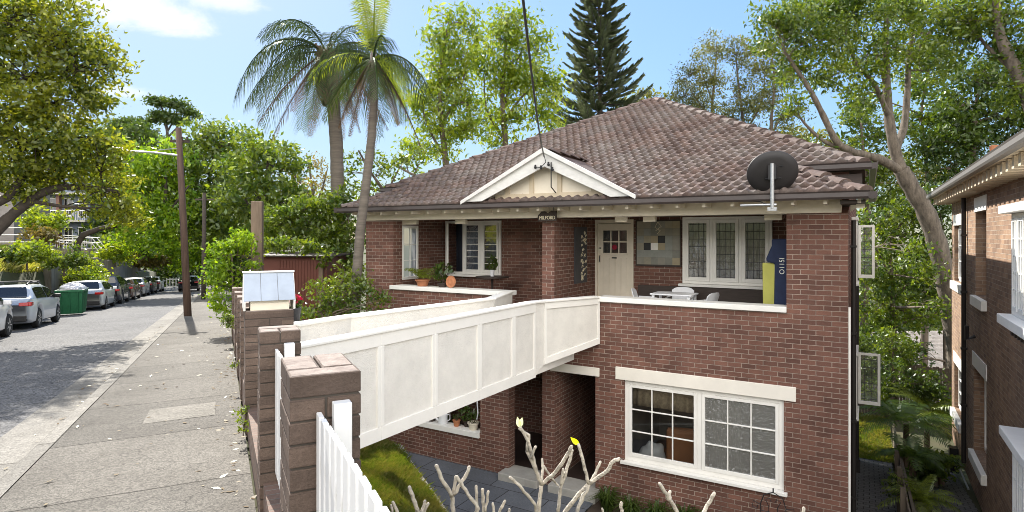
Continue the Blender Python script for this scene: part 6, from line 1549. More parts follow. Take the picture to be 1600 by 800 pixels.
# ---- Norfolk pine
def pine(label, u, Y, vtop, vbase):
    b0 = gb(u, Y); root = thing('norfolk_pine', label, 'tree', b0); tb = MB(); topz = W(u, vtop, Y).z
    tb.tube([(0, 0, 0), (.1, 0, (topz - b0.z) * .5), (0, 0, topz - b0.z)], [.42, .28, .04], 10)
    V = []; Q = []; z = topz - .5; 
    zb = W(u, vbase, Y).z
    while z > zb - 3:
        f = (topz - z) / (topz - zb); L = .5 + 3.35 * min(1, f * 1.02) ** .75; nb = 7
        a0 = random.uniform(0, 6)
        for k in range(nb):
            a = a0 + 2 * math.pi * k / nb + random.uniform(-.15, .15); l = L * random.uniform(.8, 1.12); d = Vector((math.cos(a), math.sin(a), 0)); s = Vector((-d.y, d.x, 0))
            P = [Vector((0, 0, z - b0.z)) + d * l * t + Vector((0, 0, l * (-.10 * math.sin(math.pi * t) + .26 * t ** 2.5))) for t in [i / 6 for i in range(7)]]
            tb.tube(P, [.05, .045, .04, .03, .025, .02, .01], 4, False)
            nt = int(13 + l * 6)
            for i in range(nt):
                t = .18 + .82 * i / nt; p = P[0].lerp(P[6], t); q = min(5, int(t * 6)); p = P[q].lerp(P[q + 1], t * 6 - q)
                for sg in (-1, 1):
                    ll = (.22 + .75 * l / 4 * math.sin(math.pi * min(1, .15 + t * .8))) * random.uniform(.7, 1.1); dr = (s * sg * .8 + d * .75 + Vector((0, 0, .3 + random.uniform(0, .45)))).normalized(); w_ = dr.cross(Vector((0, 0, 1))).normalized() * .055
                    for ww in (w_, dr.cross(w_).normalized() * .07):
                        k0 = len(V); V += [p - ww * .6, p + dr * ll * .5 - ww, p + dr * ll, p + dr * ll * .5 + ww]; Q.append((k0, k0 + 1, k0 + 2, k0 + 3))
        z -= .60 + .10 * f
    npmesh('crown', [tuple(v) for v in V], Q, 'needle', root); tb.build('trunk', 'barkdark', root, smooth=True)
pine('tall dark Norfolk pine with tiered branches behind the ridge', 936, 46, -60, 190)
# ---- thin grey green trees behind the ridge
for lb, u, Y, lims, bl_ in (
    ('thin grey green tree furthest left behind the right roof slope', 1115, 40, [([W(1115, 260, 40), W(1112, 180, 40), W(1118, 110, 40), W(1120, 65, 40)], .12, .03), ([W(1113, 190, 40), W(1085, 150, 40), W(1070, 125, 40)], .07, .02), ([W(1114, 160, 40), W(1095, 110, 40)], .06, .02), ([W(1115, 200, 40), W(1075, 178, 40)], .05, .02)],
     [B(1110, 75, 40, 24, 18), B(1080, 115, 40, 22, 22), B(1115, 120, 40, 26, 24), B(1070, 150, 40, 22, 18), B(1100, 165, 40, 28, 18), B(1075, 180, 40, 22, 12)]),
    ('thin grey green tree in the middle behind the right roof slope', 1165, 36, [([W(1168, 290, 36), W(1162, 200, 36), W(1155, 140, 36), W(1150, 90, 36)], .13, .03), ([W(1164, 220, 36), W(1145, 180, 36)], .07, .02), ([W(1162, 210, 36), W(1190, 160, 36), W(1195, 110, 36)], .08, .02)],
     [B(1150, 85, 36, 26, 22), B(1180, 110, 36, 26, 24), B(1150, 150, 36, 22, 24), B(1145, 185, 36, 24, 18), B(1185, 155, 36, 22, 20), B(1165, 205, 36, 26, 14)]),
    ('thin grey green tree closest to the big tree behind the roof', 1215, 34, [([W(1212, 290, 34), W(1205, 200, 34), W(1210, 130, 34), W(1205, 80, 34)], .12, .03), ([W(1206, 210, 34), W(1230, 160, 34)], .06, .02)],
     [B(1205, 85, 34, 28, 24), B(1225, 130, 34, 26, 24), B(1200, 160, 34, 20, 22), B(1235, 180, 34, 22, 20), B(1215, 215, 34, 24, 14)])):
    b = gb(u, Y); tree('sparse_tree', lb, 'tree', b, [([b, lims[0][0][0]], .17, .13)] + lims, bl_, leaf=.15, lm='leaf_thin', bark='bark', cl=.55, dens=1.25, per=46, asp=.4, twig=.018, group='thin trees behind the right roof slope')
# ---- the great tree to the right of the house
b = gb(1500, 22, -.4)
tree('great_tree', 'great spreading tree with pale forked limbs beside the house', 'tree', b,
     [([b, W(1497, 560, 22), W(1484, 470, 22), W(1468, 395, 22), W(1448, 335, 22), W(1425, 295, 22), W(1408, 265, 22)], .37, .27),
      ([W(1410, 268, 22), W(1372, 248, 21.8), W(1335, 238, 21.5), W(1308, 222, 21.2), W(1286, 180, 21), W(1268, 145, 20.8), W(1242, 105, 20.6), W(1225, 80, 20.5)], .17, .05),
      ([W(1330, 236, 21.5), W(1290, 222, 21.3), W(1262, 198, 21.2), W(1248, 180, 21)], .09, .03),
      ([W(1408, 268, 22), W(1396, 225, 22), W(1388, 175, 22), W(1385, 120, 22), W(1384, 60, 22), W(1388, 0, 22)], .21, .08),
      ([W(1398, 235, 22), W(1412, 200, 22.3), W(1418, 140, 22.5), W(1421, 80, 22.6), W(1435, 20, 22.8)], .15, .06),
      ([W(1390, 185, 22), W(1365, 130, 21.6), W(1335, 95, 21.4), W(1320, 40, 21.2)], .11, .04), ([W(1420, 100, 22.6), W(1450, 55, 22.8), W(1480, 20, 23)], .10, .04), ([W(1388, 150, 22), W(1372, 90, 22), W(1360, 40, 22)], .09, .03)],
     [B(1225, 60, 20.5, 42, 32), B(1260, 30, 20.6, 55, 32), B(1200, 25, 20.4, 30, 20), B(1300, 60, 21, 50, 36), B(1340, 25, 21.3, 55, 36), B(1255, 110, 20.8, 36, 26), B(1310, 115, 21.2, 36, 26), B(1350, 90, 21.6, 42, 36), B(1395, 20, 22, 55, 36), B(1400, 80, 22.2, 40, 34), B(1440, 50, 22.8, 52, 40), B(1450, 110, 22.8, 36, 34), B(1345, 150, 21.8, 30, 22), B(1275, 60, 20.2, 40, 30), B(1245, 160, 21, 22, 20), B(1300, 5, 21, 60, 25), B(1440, 0, 22.6, 60, 30), B(1300, 255, 21.4, 28, 12), B(1275, 235, 21.3, 22, 14)],
     leaf=.15, lm='leaf_mid', bark='barkpale', cl=.46, dens=0.85, per=50, asp=.42, twig=.012, lo=.1, brmax=.05)
b = gb(1640, 18, -.4)
tree('great_tree', 'tall tree at the right edge leaning over the neighbouring roof', 'tree', b,
     [([b, W(1640, 300, 18), W(1605, 150, 18), W(1575, 85, 18), W(1560, 45, 18), W(1556, -20, 18)], .26, .10), ([W(1590, 115, 18), W(1545, 75, 18.4), W(1520, 45, 18.6)], .08, .03), ([W(1605, 150, 18), W(1615, 80, 18), W(1620, 20, 18)], .12, .04)],
     [B(1580, 20, 18, 45, 40), B(1530, 30, 18.4, 45, 36), B(1610, 80, 18, 40, 45), B(1500, 70, 18.8, 40, 30), B(1545, 85, 18.4, 30, 26), B(1600, 150, 18.2, 36, 36), B(1490, 20, 18.8, 45, 30)],
     leaf=.15, lm='leaf_mid', bark='barkpale', cl=.46, dens=.95, per=48, asp=.42, twig=.012, lo=.1)
for lb, u, Y, lims, bl_, lm, lf in (
    ('slim tree with bare lower stem behind the great tree', 1440, 30, [([W(1450, 330, 30), W(1447, 250, 30), W(1440, 180, 30), W(1448, 120, 30)], .10, .04), ([W(1446, 240, 30), W(1475, 190, 30)], .05, .02)],
     [B(1445, 130, 30, 30, 26), B(1475, 175, 30, 36, 28), B(1435, 185, 30, 26, 24), B(1470, 230, 30, 34, 26), B(1440, 245, 30, 24, 20), B(1350, 200, 30, 24, 34), B(1340, 165, 30, 22, 22)], 'leaf_mid', .22),
    ('leafy tree behind the fork of the great tree', 1345, 28, [([W(1355, 330, 28), W(1350, 250, 28), W(1345, 190, 28)], .10, .03), ([W(1352, 270, 28), W(1400, 235, 28)], .05, .02)],
     [B(1345, 195, 28, 22, 26), B(1375, 215, 28, 22, 22), B(1330, 255, 28, 26, 14), B(1370, 275, 28, 36, 20), B(1430, 220, 28, 20, 28), B(1360, 310, 28, 34, 24), B(1400, 320, 28, 30, 26)], 'leaf_mid', .2),
    ('dense dark tree rising above the neighbouring roof', 1520, 27, [([W(1525, 330, 27), W(1520, 220, 27), W(1530, 130, 27)], .16, .05)],
     [B(1520, 120, 27, 50, 36), B(1570, 130, 27, 45, 40), B(1500, 165, 27, 36, 32), B(1545, 180, 27, 50, 36), B(1590, 190, 27, 40, 40), B(1490, 215, 27, 42, 32), B(1530, 230, 27, 46, 30), B(1480, 262, 27, 36, 26), B(1510, 285, 27, 40, 24)], 'leaf_dark', .22),
    ('dense leafy tree filling the gap above the back fence', 1390, 25, [([W(1400, 600, 25), W(1395, 480, 25), W(1390, 380, 25)], .13, .05), ([W(1395, 470, 25), W(1440, 420, 25)], .07, .03), ([W(1395, 440, 25), W(1365, 380, 25)], .06, .03)],
     [B(1375, 350, 25, 34, 34), B(1415, 365, 25, 38, 34), B(1365, 410, 25, 34, 36), B(1410, 430, 25, 42, 36), B(1452, 440, 25, 30, 40), B(1370, 470, 25, 36, 34), B(1415, 485, 25, 42, 30), B(1378, 525, 25, 40, 30), B(1450, 380, 25, 26, 30), B(1465, 490, 25, 26, 26), B(1430, 330, 25, 28, 22), B(1456, 428, 20.6, 24, 16), B(1428, 395, 20.8, 20, 14), B(1475, 478, 20.6, 16, 14)], 'leaf_mid', .17),
    ('dark leafy tree under the great trunk beside the neighbouring wall', 1475, 24, [([W(1478, 620, 24), W(1476, 500, 24), W(1470, 420, 24)], .10, .04)],
     [B(1470, 340, 24, 26, 30), B(1482, 395, 24, 22, 36), B(1480, 450, 24, 20, 30), B(1455, 310, 24, 24, 20), B(1420, 560, 24, 26, 24)], 'leaf_dark', .17),
    ('distant green tree seen through the gap over the white house', 1440, 48, [([W(1440, 560, 48), W(1440, 480, 48)], .2, .08)], [B(1420, 510, 48, 40, 26), B(1465, 505, 48, 40, 24), B(1440, 480, 48, 46, 26), B(1380, 500, 48, 40, 40), B(1400, 440, 48, 50, 40), B(1470, 440, 48, 40, 40)], 'leaf_mid', .35),
    ('far tree beyond the roof at the right of the ridge', 1290, 55, [([W(1290, 330, 55), W(1290, 250, 55)], .2, .08)], [B(1270, 225, 55, 30, 20), B(1310, 240, 55, 34, 22), B(1350, 260, 55, 34, 22), B(1400, 270, 55, 40, 28), B(1450, 290, 55, 40, 28), B(1240, 215, 55, 26, 14), B(1020, 150, 55, 26, 8), B(990, 160, 55, 22, 8)], 'leaf_thin', .35)):
    b = gb(u, Y); tree('background_tree', lb, 'tree', b, [([b, lims[0][0][0]], .2, .15)] + lims, bl_, leaf=lf, lm=lm, bark='bark', cl=lf * 2.6, dens=.95, per=34, asp=.45, twig=.012, lo=.1)

# ---- palms
def palm(label, pts, r0, r1, fr_spec, crown, boots, lf=(1.0, .035), trunkm='palmtrunk', shaft=None):
    base = Vector(pts[0]); root = thing('palm_tree', label, 'palm', base); tb = MB()
    P = [Vector(p) - base for p in pts]; fine = []
    for i in range(len(P) - 1):
        for t in [k / 10 for k in range(10)]: fine.append(P[i].lerp(P[i + 1], t))
    fine.append(P[-1]); N = len(fine)
    tb.tube(fine, [(r0 + (r1 - r0) * i / N) * (1 + .05 * (i % 2)) for i in range(N)], 14); tb.build('trunk', trunkm, root, smooth=True)
    c = Vector(crown) - base
    if boots:
        q = MB()
        for i in range(boots):
            f = i / boots; z = -1.9 + 1.75 * f; a = i * 2.4; d = Vector((math.cos(a), math.sin(a), 0)); o = c + d * r1 * .9 + Vector((0, 0, z)); q.beam(o, o + d * (.16 + .1 * random.random()) + Vector((0, 0, .5)), .15, .05)
        q.build('frond_base', 'palmboot', root)
    if shaft: q = MB(); q.tube([c + Vector((0, 0, -.9)), c + Vector((0, 0, -.2)), c + Vector((.02, 0, .5))], [r1 * 1.15, r1 * 1.25, r1 * .5], 12); q.build('crownshaft', shaft, root, smooth=True)
    for (m, n, el0, el1, L0, L1, arch, droop, nl, ll, name) in fr_spec:
        for i in range(n):
            a = 2 * math.pi * (i + random.uniform(-.3, .3)) / n + el0 * 7; el = R(random.uniform(el0, el1)); d = (math.cos(a) * math.cos(el), math.sin(a) * math.cos(el), math.sin(el)); V = []; Q = []
            s0 = c + Vector((d[0], d[1], 0)) * r1 * .7
            rp = frondlets(V, Q, s0, d, random.uniform(L0, L1), nl, ll, lf[1], droop, arch * random.uniform(.85, 1.15))
            fo_ = quads('frond', V, Q, m, root)
            q = MB(); q.tube(rp, [.03 - .024 * k / 12 for k in range(13)], 5, False)
            mb = q; me = fo_.data
            # stalk joined into the frond mesh
            k = len(V); allV = [tuple(v) for v in V] + q.v; allF = [tuple(dict.fromkeys(f)) for f in Q] + [tuple(x + k for x in f) for f in q.f]
            nme = bpy.data.meshes.new('frond'); nme.from_pydata(allV, [], allF); nme.materials.append(M[m]); fo_.data = nme
    return root
c1 = W(512, 105, 21.5)
b1_ = gb(530, 22, -.3)
palm('tall old palm with long drooping grey green fronds', [b1_, W(528, 340, 21.8), W(526, 230, 21.7), W(520, 150, 21.6), c1 + Vector((0, 0, .6))], .24, .21,
     [('frond', 8, 30, 78, 3.2, 4.2, 2.6, 1.2, 52, .8, 'frond'), ('frond', 9, 8, 42, 3.7, 4.4, 2.7, 1.8, 54, .95, 'frond'), ('frond', 5, -25, 5, 3.2, 3.9, 1.7, 1.9, 50, .8, 'frond'), ('frond_dead', 8, -68, -35, 2.8, 4.0, .6, 1.0, 46, .4, 'frond')], c1 + Vector((0, 0, .5)), 70, lf=(1, .036))
c2 = W(583, 92, 14.0)
b2_ = W(552, 560, 14.2)
palm('slender curved palm in front of the left end of the roof', [b2_, W(556, 450, 14.15), W(563, 360, 14.1), W(573, 280, 14.05), W(581, 210, 14.0), W(585, 150, 14.0), c2], .125, .075,
     [('frond_new', 4, 58, 86, 1.9, 2.4, 1.1, .7, 42, .5, 'frond'), ('frond', 5, 12, 45, 1.8, 2.2, 2.0, 1.3, 40, .52, 'frond'), ('frond_new', 3, 5, 35, 1.5, 1.9, 1.8, 1.1, 38, .45, 'frond'), ('frond', 3, -25, 5, 1.6, 2.0, 1.4, 1.3, 38, .42, 'frond'), ('frond_dead', 5, -82, -45, 1.8, 2.6, .7, 1.0, 40, .22, 'frond')], c2, 0, lf=(1, .030), shaft='palmtrunk')

# ---- shrubs and creepers
def shrub(name, label, base, blobs, leaf, lm, cl, dens, per, cat='shrub', group=None, asp=.5):
    b = Vector(base)
    tr_ = .006 if cat == 'weed' else .045
    return tree(name, label, cat, b, [([b, b.lerp(Vector(blobs[0][0]), .4), Vector(blobs[0][0])], tr_, tr_ * .4)], blobs, leaf=leaf, lm=lm, bark='bark', cl=cl, dens=dens, per=per, twig=.008, group=group, asp=asp, brmax=.03)
bb = W(520, 470, 14.6); bb.z = -1.2
shrub('garden_shrub', 'loose leafy shrub at the foot of the slender palm', (W(520, 500, 13.6).x, 13.6, -1.0), [B(500, 480, 13.6, 26, 20), B(535, 470, 13.8, 30, 24), B(560, 455, 14.0, 26, 26), B(480, 490, 13.2, 18, 12), B(590, 470, 13.6, 16, 16), B(545, 435, 14.3, 26, 26), B(510, 455, 14.2, 22, 22), B(570, 485, 13.5, 24, 14)], .085, 'leaf_mid', .2, .75, 26)
shrub('garden_shrub', 'dense shrub filling the corner left of the house wall', (W(530, 420, 20).x, 20.2, -1.3), [B(545, 340, 20.7, 30, 30), B(560, 380, 20.5, 20, 34), B(520, 365, 20.7, 22, 30), B(535, 405, 20.3, 26, 24), B(505, 400, 20.5, 22, 26), B(550, 425, 19.9, 24, 22), B(530, 320, 20.7, 26, 20)], .15, 'leaf_mid', .34, .8, 30)
shrub('flowering_creeper', 'glossy creeper spilling over the shed roof', (W(450, 440, 21).x, 21.2, -1.3), [B(440, 350, 21.0, 30, 22), B(480, 345, 21.0, 36, 24), B(455, 370, 21.0, 34, 16), B(510, 350, 20.8, 26, 24), B(425, 365, 21.2, 18, 18), B(500, 375, 20.8, 22, 14), B(512, 415, 20.2, 14, 34), B(420, 340, 21.4, 18, 14), B(470, 325, 21.2, 30, 16), B(430, 385, 20.8, 16, 10), B(505, 330, 20.8, 24, 18), B(490, 392, 20.7, 20, 8), B(420, 384, 18.3, 16, 9), B(452, 380, 18.3, 18, 9), B(485, 384, 18.3, 18, 9), B(508, 400, 18.2, 10, 16)], .13, 'leaf_mid', .28, 1.0, 30, 'creeper')
shrub('creeper', 'bright green creeper covering the end of the front fence', (S(.25, 17.2).x, S(.25, 17.2).y, -1.0), [B(362, 385, 16.2, 20, 18), B(372, 365, 16.4, 14, 10), B(345, 400, 16, 15, 26), B(385, 400, 16.2, 14, 28), B(340, 445, 15.6, 13, 34), B(350, 475, 15.2, 12, 18), B(390, 430, 16, 12, 24), B(338, 420, 15.6, 12, 20)], .10, 'leaf_bright', .2, .8, 30, 'creeper')
shrub('dark_shrub', 'round dark clipped shrub inside the bright creeper', (S(.5, 16.8).x, S(.5, 16.8).y, -1.0), [B(366, 400, 16.6, 15, 22), B(368, 430, 16.4, 14, 26)], .08, 'leaf_dark', .16, 1.2, 34)
for i, (u, v, Y, ru, rv, lb) in enumerate(((378, 640, 5.9, 3, 9, 'small weed tuft growing at the foot of the letterbox pier'), (367, 566, 8.0, 3, 8, 'small weed tuft growing at the fence foot past the letterbox'), (380, 664, 5.55, 3, 14, 'ivy patch climbing the low wall before the letterbox'), (357, 500, 13, 8, 12, 'small green weed below the creeper by the footpath'))):
    c = W(u, v, Y); shrub('weed', lb, (c.x, c.y, c.z - .1), [B(u, v, Y, ru, rv)], .035, 'leaf_mid', .06, 1.2, 18, 'weed')
# grassy bank bushes on the far side
for i, (u, v, Y, ru, rv, lm, lb) in enumerate(((42, 394, 25.5, 34, 13, 'leaf_lime', 'low yellow green bush spilling along the top of the dark retaining wall'), (100, 402, 28.5, 30, 17, 'leaf_mid', 'mid green bush hanging over the far end of the dark wall'), (137, 424, 32, 24, 20, 'leaf_lime', 'yellow green bush tumbling down behind the pale silver hatchback'), (62, 366, 27, 20, 12, 'leaf_rust', 'tan bush on the bank above the dark retaining wall'), (128, 432, 31, 22, 16, 'leaf_lime', 'small yellow green bush low on the bank beside the pale silver hatchback'), (8, 396, 25, 16, 12, 'leaf_dark', 'dark shaded bush on the bank at the left edge'), (72, 340, 28, 24, 22, 'leaf_lime', 'loose tall bush under the sloping branch'), (180, 395, 45, 26, 14, 'leaf_lime', 'yellow bush spilling over the far retaining wall'), (225, 405, 55, 34, 10, 'leaf_rust', 'straw coloured bush along the top of the far retaining wall'), (200, 380, 52, 40, 16, 'leaf_mid', 'green bush behind the far retaining wall'), (250, 408, 62, 18, 9, 'leaf_lime', 'last yellow bush on the far retaining wall'))):
    c = W(u, v, Y); shrub('bank_shrub', lb, (c.x, c.y, c.z - rv * Y / F - .4), [B(u, v, Y, ru, rv), B(u + ru * .5, v + rv * .4, Y, ru * .6, rv * .6), B(u - ru * .5, v + rv * .5, Y, ru * .6, rv * .5)], .16 if Y < 35 else .28, lm, .34 if Y < 35 else .55, .9, 30, 'shrub', 'shrubs on the far bank')
# ferns and shrubs in the neighbour's side garden
def fern(label, loc, n, L, lm, cat='fern', name='tree_fern', el=(10, 60), trunk=0.0, group=None, lw=.04):
    t = thing(name, label, cat, loc, 0, group); V = []; Q = []
    for i in range(n):
        a = 2 * math.pi * (i + random.random() * .6) / n; e = R(random.uniform(*el)); frondlets(V, Q, (0, 0, trunk), (math.cos(a) * math.cos(e), math.sin(a) * math.cos(e), math.sin(e)), L * random.uniform(.7, 1.1), 26, L * .26, lw, .5, 1.3)
    quads('fronds', V, Q, lm, t)
    if trunk: q = MB(); q.tube([(0, 0, 0), (.02, 0, trunk)], [.09, .07], 8); q.build('trunk', 'palmboot', t)
    return t
def PG(u, v, Y):
    w_ = W(u, v, Y); x, y = hxy(w_.x, w_.y); w_.z = sz(y) - .05; return w_
fern('dark tree fern over the paling fence', PG(1415, 655, 17), 16, 1.5, 'fern', trunk=1.3); fern('pale sunlit tree fern in the side garden', PG(1448, 655, 18.5), 16, 1.4, 'fern_pale', trunk=1.4)
fern('dark drooping fern behind the low paling fence', PG(1425, 705, 14.8), 14, 1.1, 'fern', trunk=.8); fern('small pale fern beside the neighbouring wall', PG(1470, 700, 15.5), 12, .8, 'fern_pale', trunk=.6)
pf = PG(1438, 792, 12.0)
t = thing('potted_fern', 'yellow green palm fern in a grey pot on the neighbouring path', 'potted plant', (pf.x, pf.y, sz(hxy(pf.x, pf.y)[1]) - .02), 0)
q = MB(); q.lathe([(.15, 0), (.19, .4), (.21, .41), (.21, .47), (.18, .47), (.17, .42), (.001, .41)], (0, 0, 0), 22); q.build('pot', 'oldconcrete', t)
V = []; Q = []
for i in range(20):
    a = 2 * math.pi * i / 20 + random.uniform(-.2, .2); e = R(random.uniform(25, 75)); frondlets(V, Q, (0, 0, .45), (math.cos(a) * math.cos(e), math.sin(a) * math.cos(e), math.sin(e)), random.uniform(.6, .9), 24, .2, .022, .5, 1.5)
quads('fronds', V, Q, 'fern_pale', t)
for u, v, Y, ru, rv, lm, lb in ((1400, 590, 19.5, 26, 26, 'leaf_dark', 'dark shrub over the end of the paling fence'), (1440, 600, 19, 30, 22, 'leaf_dark', 'dark shrub in front of the white house'), (1360, 618, 19.4, 22, 12, 'leaf_mid', 'low leafy plants at the foot of the back fence'), (1385, 634, 19.0, 16, 8, 'leaf_mid', 'low bright plants beside the back lawn'), (1430, 740, 15, 26, 16, 'leaf_dark', 'dark ground shrub under the ferns'), (1470, 640, 19, 22, 22, 'leaf_mid', 'mid green shrub below the white house'), (1462, 730, 15, 20, 18, 'leaf_mid', 'small shrub between the ferns and the neighbouring wall'), (1410, 760, 13.2, 9, 12, 'leaf_dark', 'narrow dark shrub against the low paling fence'), (1350, 560, 21, 24, 34, 'leaf_dark', 'dark hedge plant rising over the back fence'), (1395, 545, 22, 30, 26, 'leaf_mid', 'leafy shrub above the back fence')):
    c = W(u, v, Y); shrub('garden_shrub', lb, (c.x, c.y, c.z - rv * Y / F - .2), [B(u, v, Y, ru, rv), B(u + ru * .4, v + rv * .4, Y, ru * .6, rv * .6)], .11, lm, .24, .9, 30, 'shrub', 'shrubs in the back gardens')
# red flowering plant near the letterbox
c = W(461, 468, 7.6); t = thing('potted_plant', 'small pot of red flowers behind the letterbox', 'potted plant', (c.x, c.y, c.z - .30), 0)
q = MB(); q.lathe([(.05, 0), (.08, .2), (.07, .2), (.001, .19)], (0, 0, 0), 16); q.build('pot', 'iron', t)
v, qd = leafquads(ball(60, (.09, .09, .06)) + np.array((0, 0, .3)), .05, .7, -.3); npmesh('flower', v, qd, 'redpetal', t)
v, qd = leafquads(ball(60, (.09, .09, .07)) + np.array((0, 0, .24)), .06, .6, .1); npmesh('foliage', v, qd, 'leaf_dark', t)
# fallen leaves on the footpath (litter, uncountable)
C = []
for i in range(650):
    r_ = random.random()
    if r_ < .45: n = random.gauss(.12, .1); m = random.uniform(1, 20)
    elif r_ < .75: n = random.gauss(-1.75, .12); m = random.uniform(2, 26)
    else: n = random.uniform(-1.4, .15); m = random.uniform(1, 22)
    if n > .2 or n < -2.1: continue
    C.append(tuple(S(n, m, .013 if n > -1.47 else -.132)))
C = np.array(C); N_ = len(C); a = rng.uniform(0, 6.28, N_); L = .03 * rng.uniform(.5, 1.6, N_); d = np.stack([np.cos(a), np.sin(a), rng.normal(size=N_) * .12], 1) * L[:, None]; e = np.stack([-np.sin(a), np.cos(a), rng.normal(size=N_) * .2], 1) * (L * .4)[:, None]
V = np.empty((N_, 4, 3)); V[:, 0] = C - d; V[:, 1] = C - e; V[:, 2] = C + d; V[:, 3] = C + e; V[:, :, 2] = np.maximum(V[:, :, 2], C[:, None, 2] - .006)
o = npmesh('leaf_litter', V.reshape(-1, 3), np.arange(N_ * 4).reshape(-1, 4), 'litter'); tag(o, None, None, kind='stuff')
# ================================================================== LIGHT, SKY, CAMERA
SUN_AZ, SUN_EL = -31.3, 38.0
w = bpy.data.worlds.new('World'); sc.world = w; w.use_nodes = True
nt = w.node_tree; nt.nodes.clear(); ns, ln = nt.nodes, nt.links
out = nd(ns, 'ShaderNodeOutputWorld'); bg = nd(ns, 'ShaderNodeBackground', ins={'Strength': 0.14})
CX_ = 0.42
sky = nd(ns, 'ShaderNodeTexSky', sky_type='NISHITA', sun_disc=False, sun_elevation=R(SUN_EL), sun_rotation=R(360 + SUN_AZ), altitude=30.0, air_density=1.0, dust_density=0.55, ozone_density=2.2)
tc = nd(ns, 'ShaderNodeTexCoord')
# roll the sky's brightness off round the sun and along the horizon
lum = nd(ns, 'ShaderNodeRGBToBW'); ln.new(sky.outputs[0], lum.inputs[0])
den = nd(ns, 'ShaderNodeMath', operation='MULTIPLY_ADD'); ln.new(lum.outputs[0], den.inputs[0]); den.inputs[1].default_value = CX_; den.inputs[2].default_value = 1.0
inv = nd(ns, 'ShaderNodeMath', operation='DIVIDE'); inv.inputs[0].default_value = 1.0; ln.new(den.outputs[0], inv.inputs[1])
skt = nd(ns, 'ShaderNodeVectorMath', operation='MULTIPLY'); ln.new(sky.outputs[0], skt.inputs[0]); skt.inputs[1].default_value = (.86, .95, 1.02)
cs = nd(ns, 'ShaderNodeVectorMath', operation='SCALE'); ln.new(skt.outputs[0], cs.inputs[0]); ln.new(inv.outputs[0], cs.inputs['Scale'])
col = cs.outputs[0]
# a few thin clouds that sit in fixed directions of the sky
def cloud(col, az, el, wa, we, dens, seed, sc_=9.0):
    d = Vector((math.sin(R(az)) * math.cos(R(el)), math.cos(R(az)) * math.cos(R(el)), math.sin(R(el))))
    s = nd(ns, 'ShaderNodeVectorMath', operation='SUBTRACT'); ln.new(tc.outputs['Generated'], s.inputs[0]); s.inputs[1].default_value = d
    rt = nd(ns, 'ShaderNodeVectorRotate', rotation_type='Z_AXIS'); ln.new(s.outputs[0], rt.inputs[0]); rt.inputs['Angle'].default_value = R(az)
    m = nd(ns, 'ShaderNodeVectorMath', operation='MULTIPLY'); ln.new(rt.outputs[0], m.inputs[0]); m.inputs[1].default_value = (1 / R(wa), 1 / R(wa), 1 / R(we))
    l = nd(ns, 'ShaderNodeVectorMath', operation='LENGTH'); ln.new(m.outputs[0], l.inputs[0])
    n = nd(ns, 'ShaderNodeTexNoise', ins={'Scale': sc_, 'Detail': 8.0, 'Roughness': 0.62, 'Distortion': 0.3})
    mp = nd(ns, 'ShaderNodeMapping'); mp.inputs['Location'].default_value = (seed, seed * .7, 0); mp.inputs['Scale'].default_value = (1, 1, 1.7); ln.new(tc.outputs['Generated'], mp.inputs[0]); ln.new(mp.outputs[0], n.inputs['Vector'])
    a = nd(ns, 'ShaderNodeMath', operation='MULTIPLY_ADD'); ln.new(n.outputs[0], a.inputs[0]); a.inputs[1].default_value = 2.6; a.inputs[2].default_value = -0.45
    b = nd(ns, 'ShaderNodeMath', operation='SUBTRACT'); ln.new(a.outputs[0], b.inputs[0]); ln.new(l.outputs['Value'], b.inputs[1])
    r = nd(ns, 'ShaderNodeMapRange', interpolation_type='SMOOTHSTEP', ins={1: -0.1, 2: 0.75, 3: 0.0, 4: dens}); ln.new(b.outputs[0], r.inputs[0])
    mx = nd(ns, 'ShaderNodeMix', data_type='RGBA'); ln.new(r.outputs[0], mx.inputs[0]); ln.new(col, mx.inputs[6]); mx.inputs[7].default_value = CLOUDC
    return mx.outputs[2]
CLOUDC = (2.3, 2.36, 2.45, 1)
col = cloud(col, -31.0, 17.6, 6.5, 1.7, 0.85, 3.1)
col = cloud(col, -25.5, 19.5, 4.5, 1.2, 0.7, 8.3)
col = cloud(col, -33.0, 11.3, 4.0, 0.8, 0.6, 5.7)
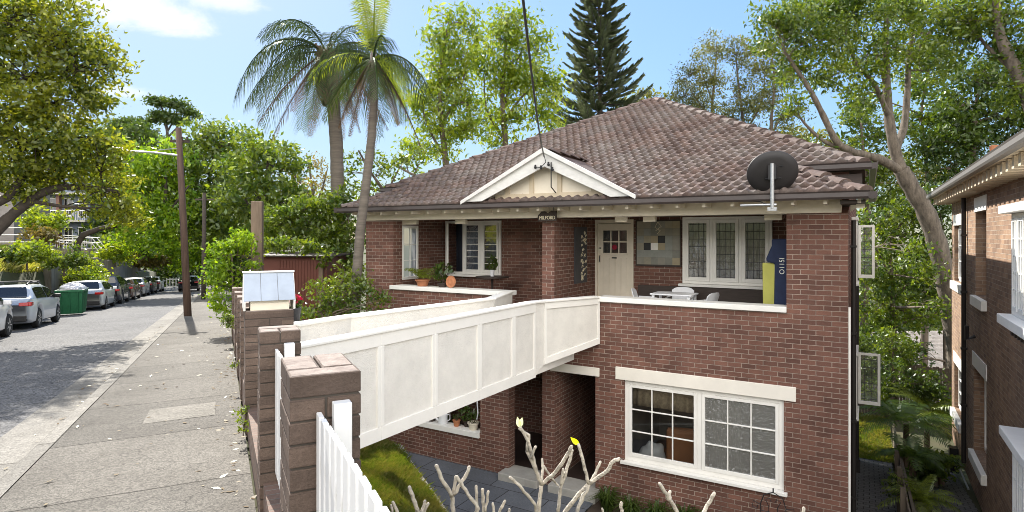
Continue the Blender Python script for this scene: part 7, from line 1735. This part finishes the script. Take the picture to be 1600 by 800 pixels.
# bright cloud bank added out of view behind the camera to fill the facade
sp = nd(ns, 'ShaderNodeSeparateXYZ'); ln.new(tc.outputs['Generated'], sp.inputs[0])
n = nd(ns, 'ShaderNodeTexNoise', ins={'Scale': 2.2, 'Detail': 8.0, 'Roughness': 0.6}); ln.new(tc.outputs['Generated'], n.inputs['Vector'])
a = nd(ns, 'ShaderNodeMath', operation='MULTIPLY_ADD'); ln.new(n.outputs[0], a.inputs[0]); a.inputs[1].default_value = 0.9; a.inputs[2].default_value = -0.45
b = nd(ns, 'ShaderNodeMath', operation='SUBTRACT'); ln.new(a.outputs[0], b.inputs[0]); ln.new(sp.outputs['Y'], b.inputs[1])
r = nd(ns, 'ShaderNodeMapRange', interpolation_type='SMOOTHSTEP', ins={1: 0.15, 2: 0.5, 3: 0.0, 4: 0.9}); ln.new(b.outputs[0], r.inputs[0])
mx = nd(ns, 'ShaderNodeMix', data_type='RGBA'); ln.new(r.outputs[0], mx.inputs[0]); ln.new(col, mx.inputs[6]); mx.inputs[7].default_value = (8.45, 8.15, 7.75, 1)
col = mx.outputs[2]
ln.new(col, bg.inputs[0]); ln.new(bg.outputs[0], out.inputs[0])
sl = bpy.data.lights.new('sun', 'SUN'); sl.energy = 3.0; sl.angle = R(0.53); sl.color = (1.0, 0.95, 0.87)
so = bpy.data.objects.new('sun', sl); COL.objects.link(so)
ds = Vector((math.sin(R(SUN_AZ)) * math.cos(R(SUN_EL)), math.cos(R(SUN_AZ)) * math.cos(R(SUN_EL)), math.sin(R(SUN_EL))))
so.rotation_euler = ds.to_track_quat('Z', 'Y').to_euler(); so.location = ds * 60
cam = bpy.data.cameras.new('camera'); cam.sensor_width = 36.0; cam.lens = 36.0 * F / 1600.0; cam.shift_y = -32.0 / 1600.0; cam.clip_end = 3000; cam.clip_start = 0.05
co = bpy.data.objects.new('camera', cam); COL.objects.link(co); co.location = (0, 0, EYE); co.rotation_euler = (R(90), 0, 0)
sc.camera = co
sc.view_settings.view_transform = 'Standard'; sc.view_settings.look = 'None'; sc.view_settings.gamma = 1.0; sc.view_settings.exposure = 1.82
sc.render.engine = 'CYCLES'
sc.cycles.filter_width = 0.9
sc.cycles.use_denoising = True
sc.cycles.max_bounces = 8; sc.cycles.transparent_max_bounces = 12; sc.cycles.diffuse_bounces = 4; sc.cycles.transmission_bounces = 6
sc.cycles.sample_clamp_indirect = 6.0
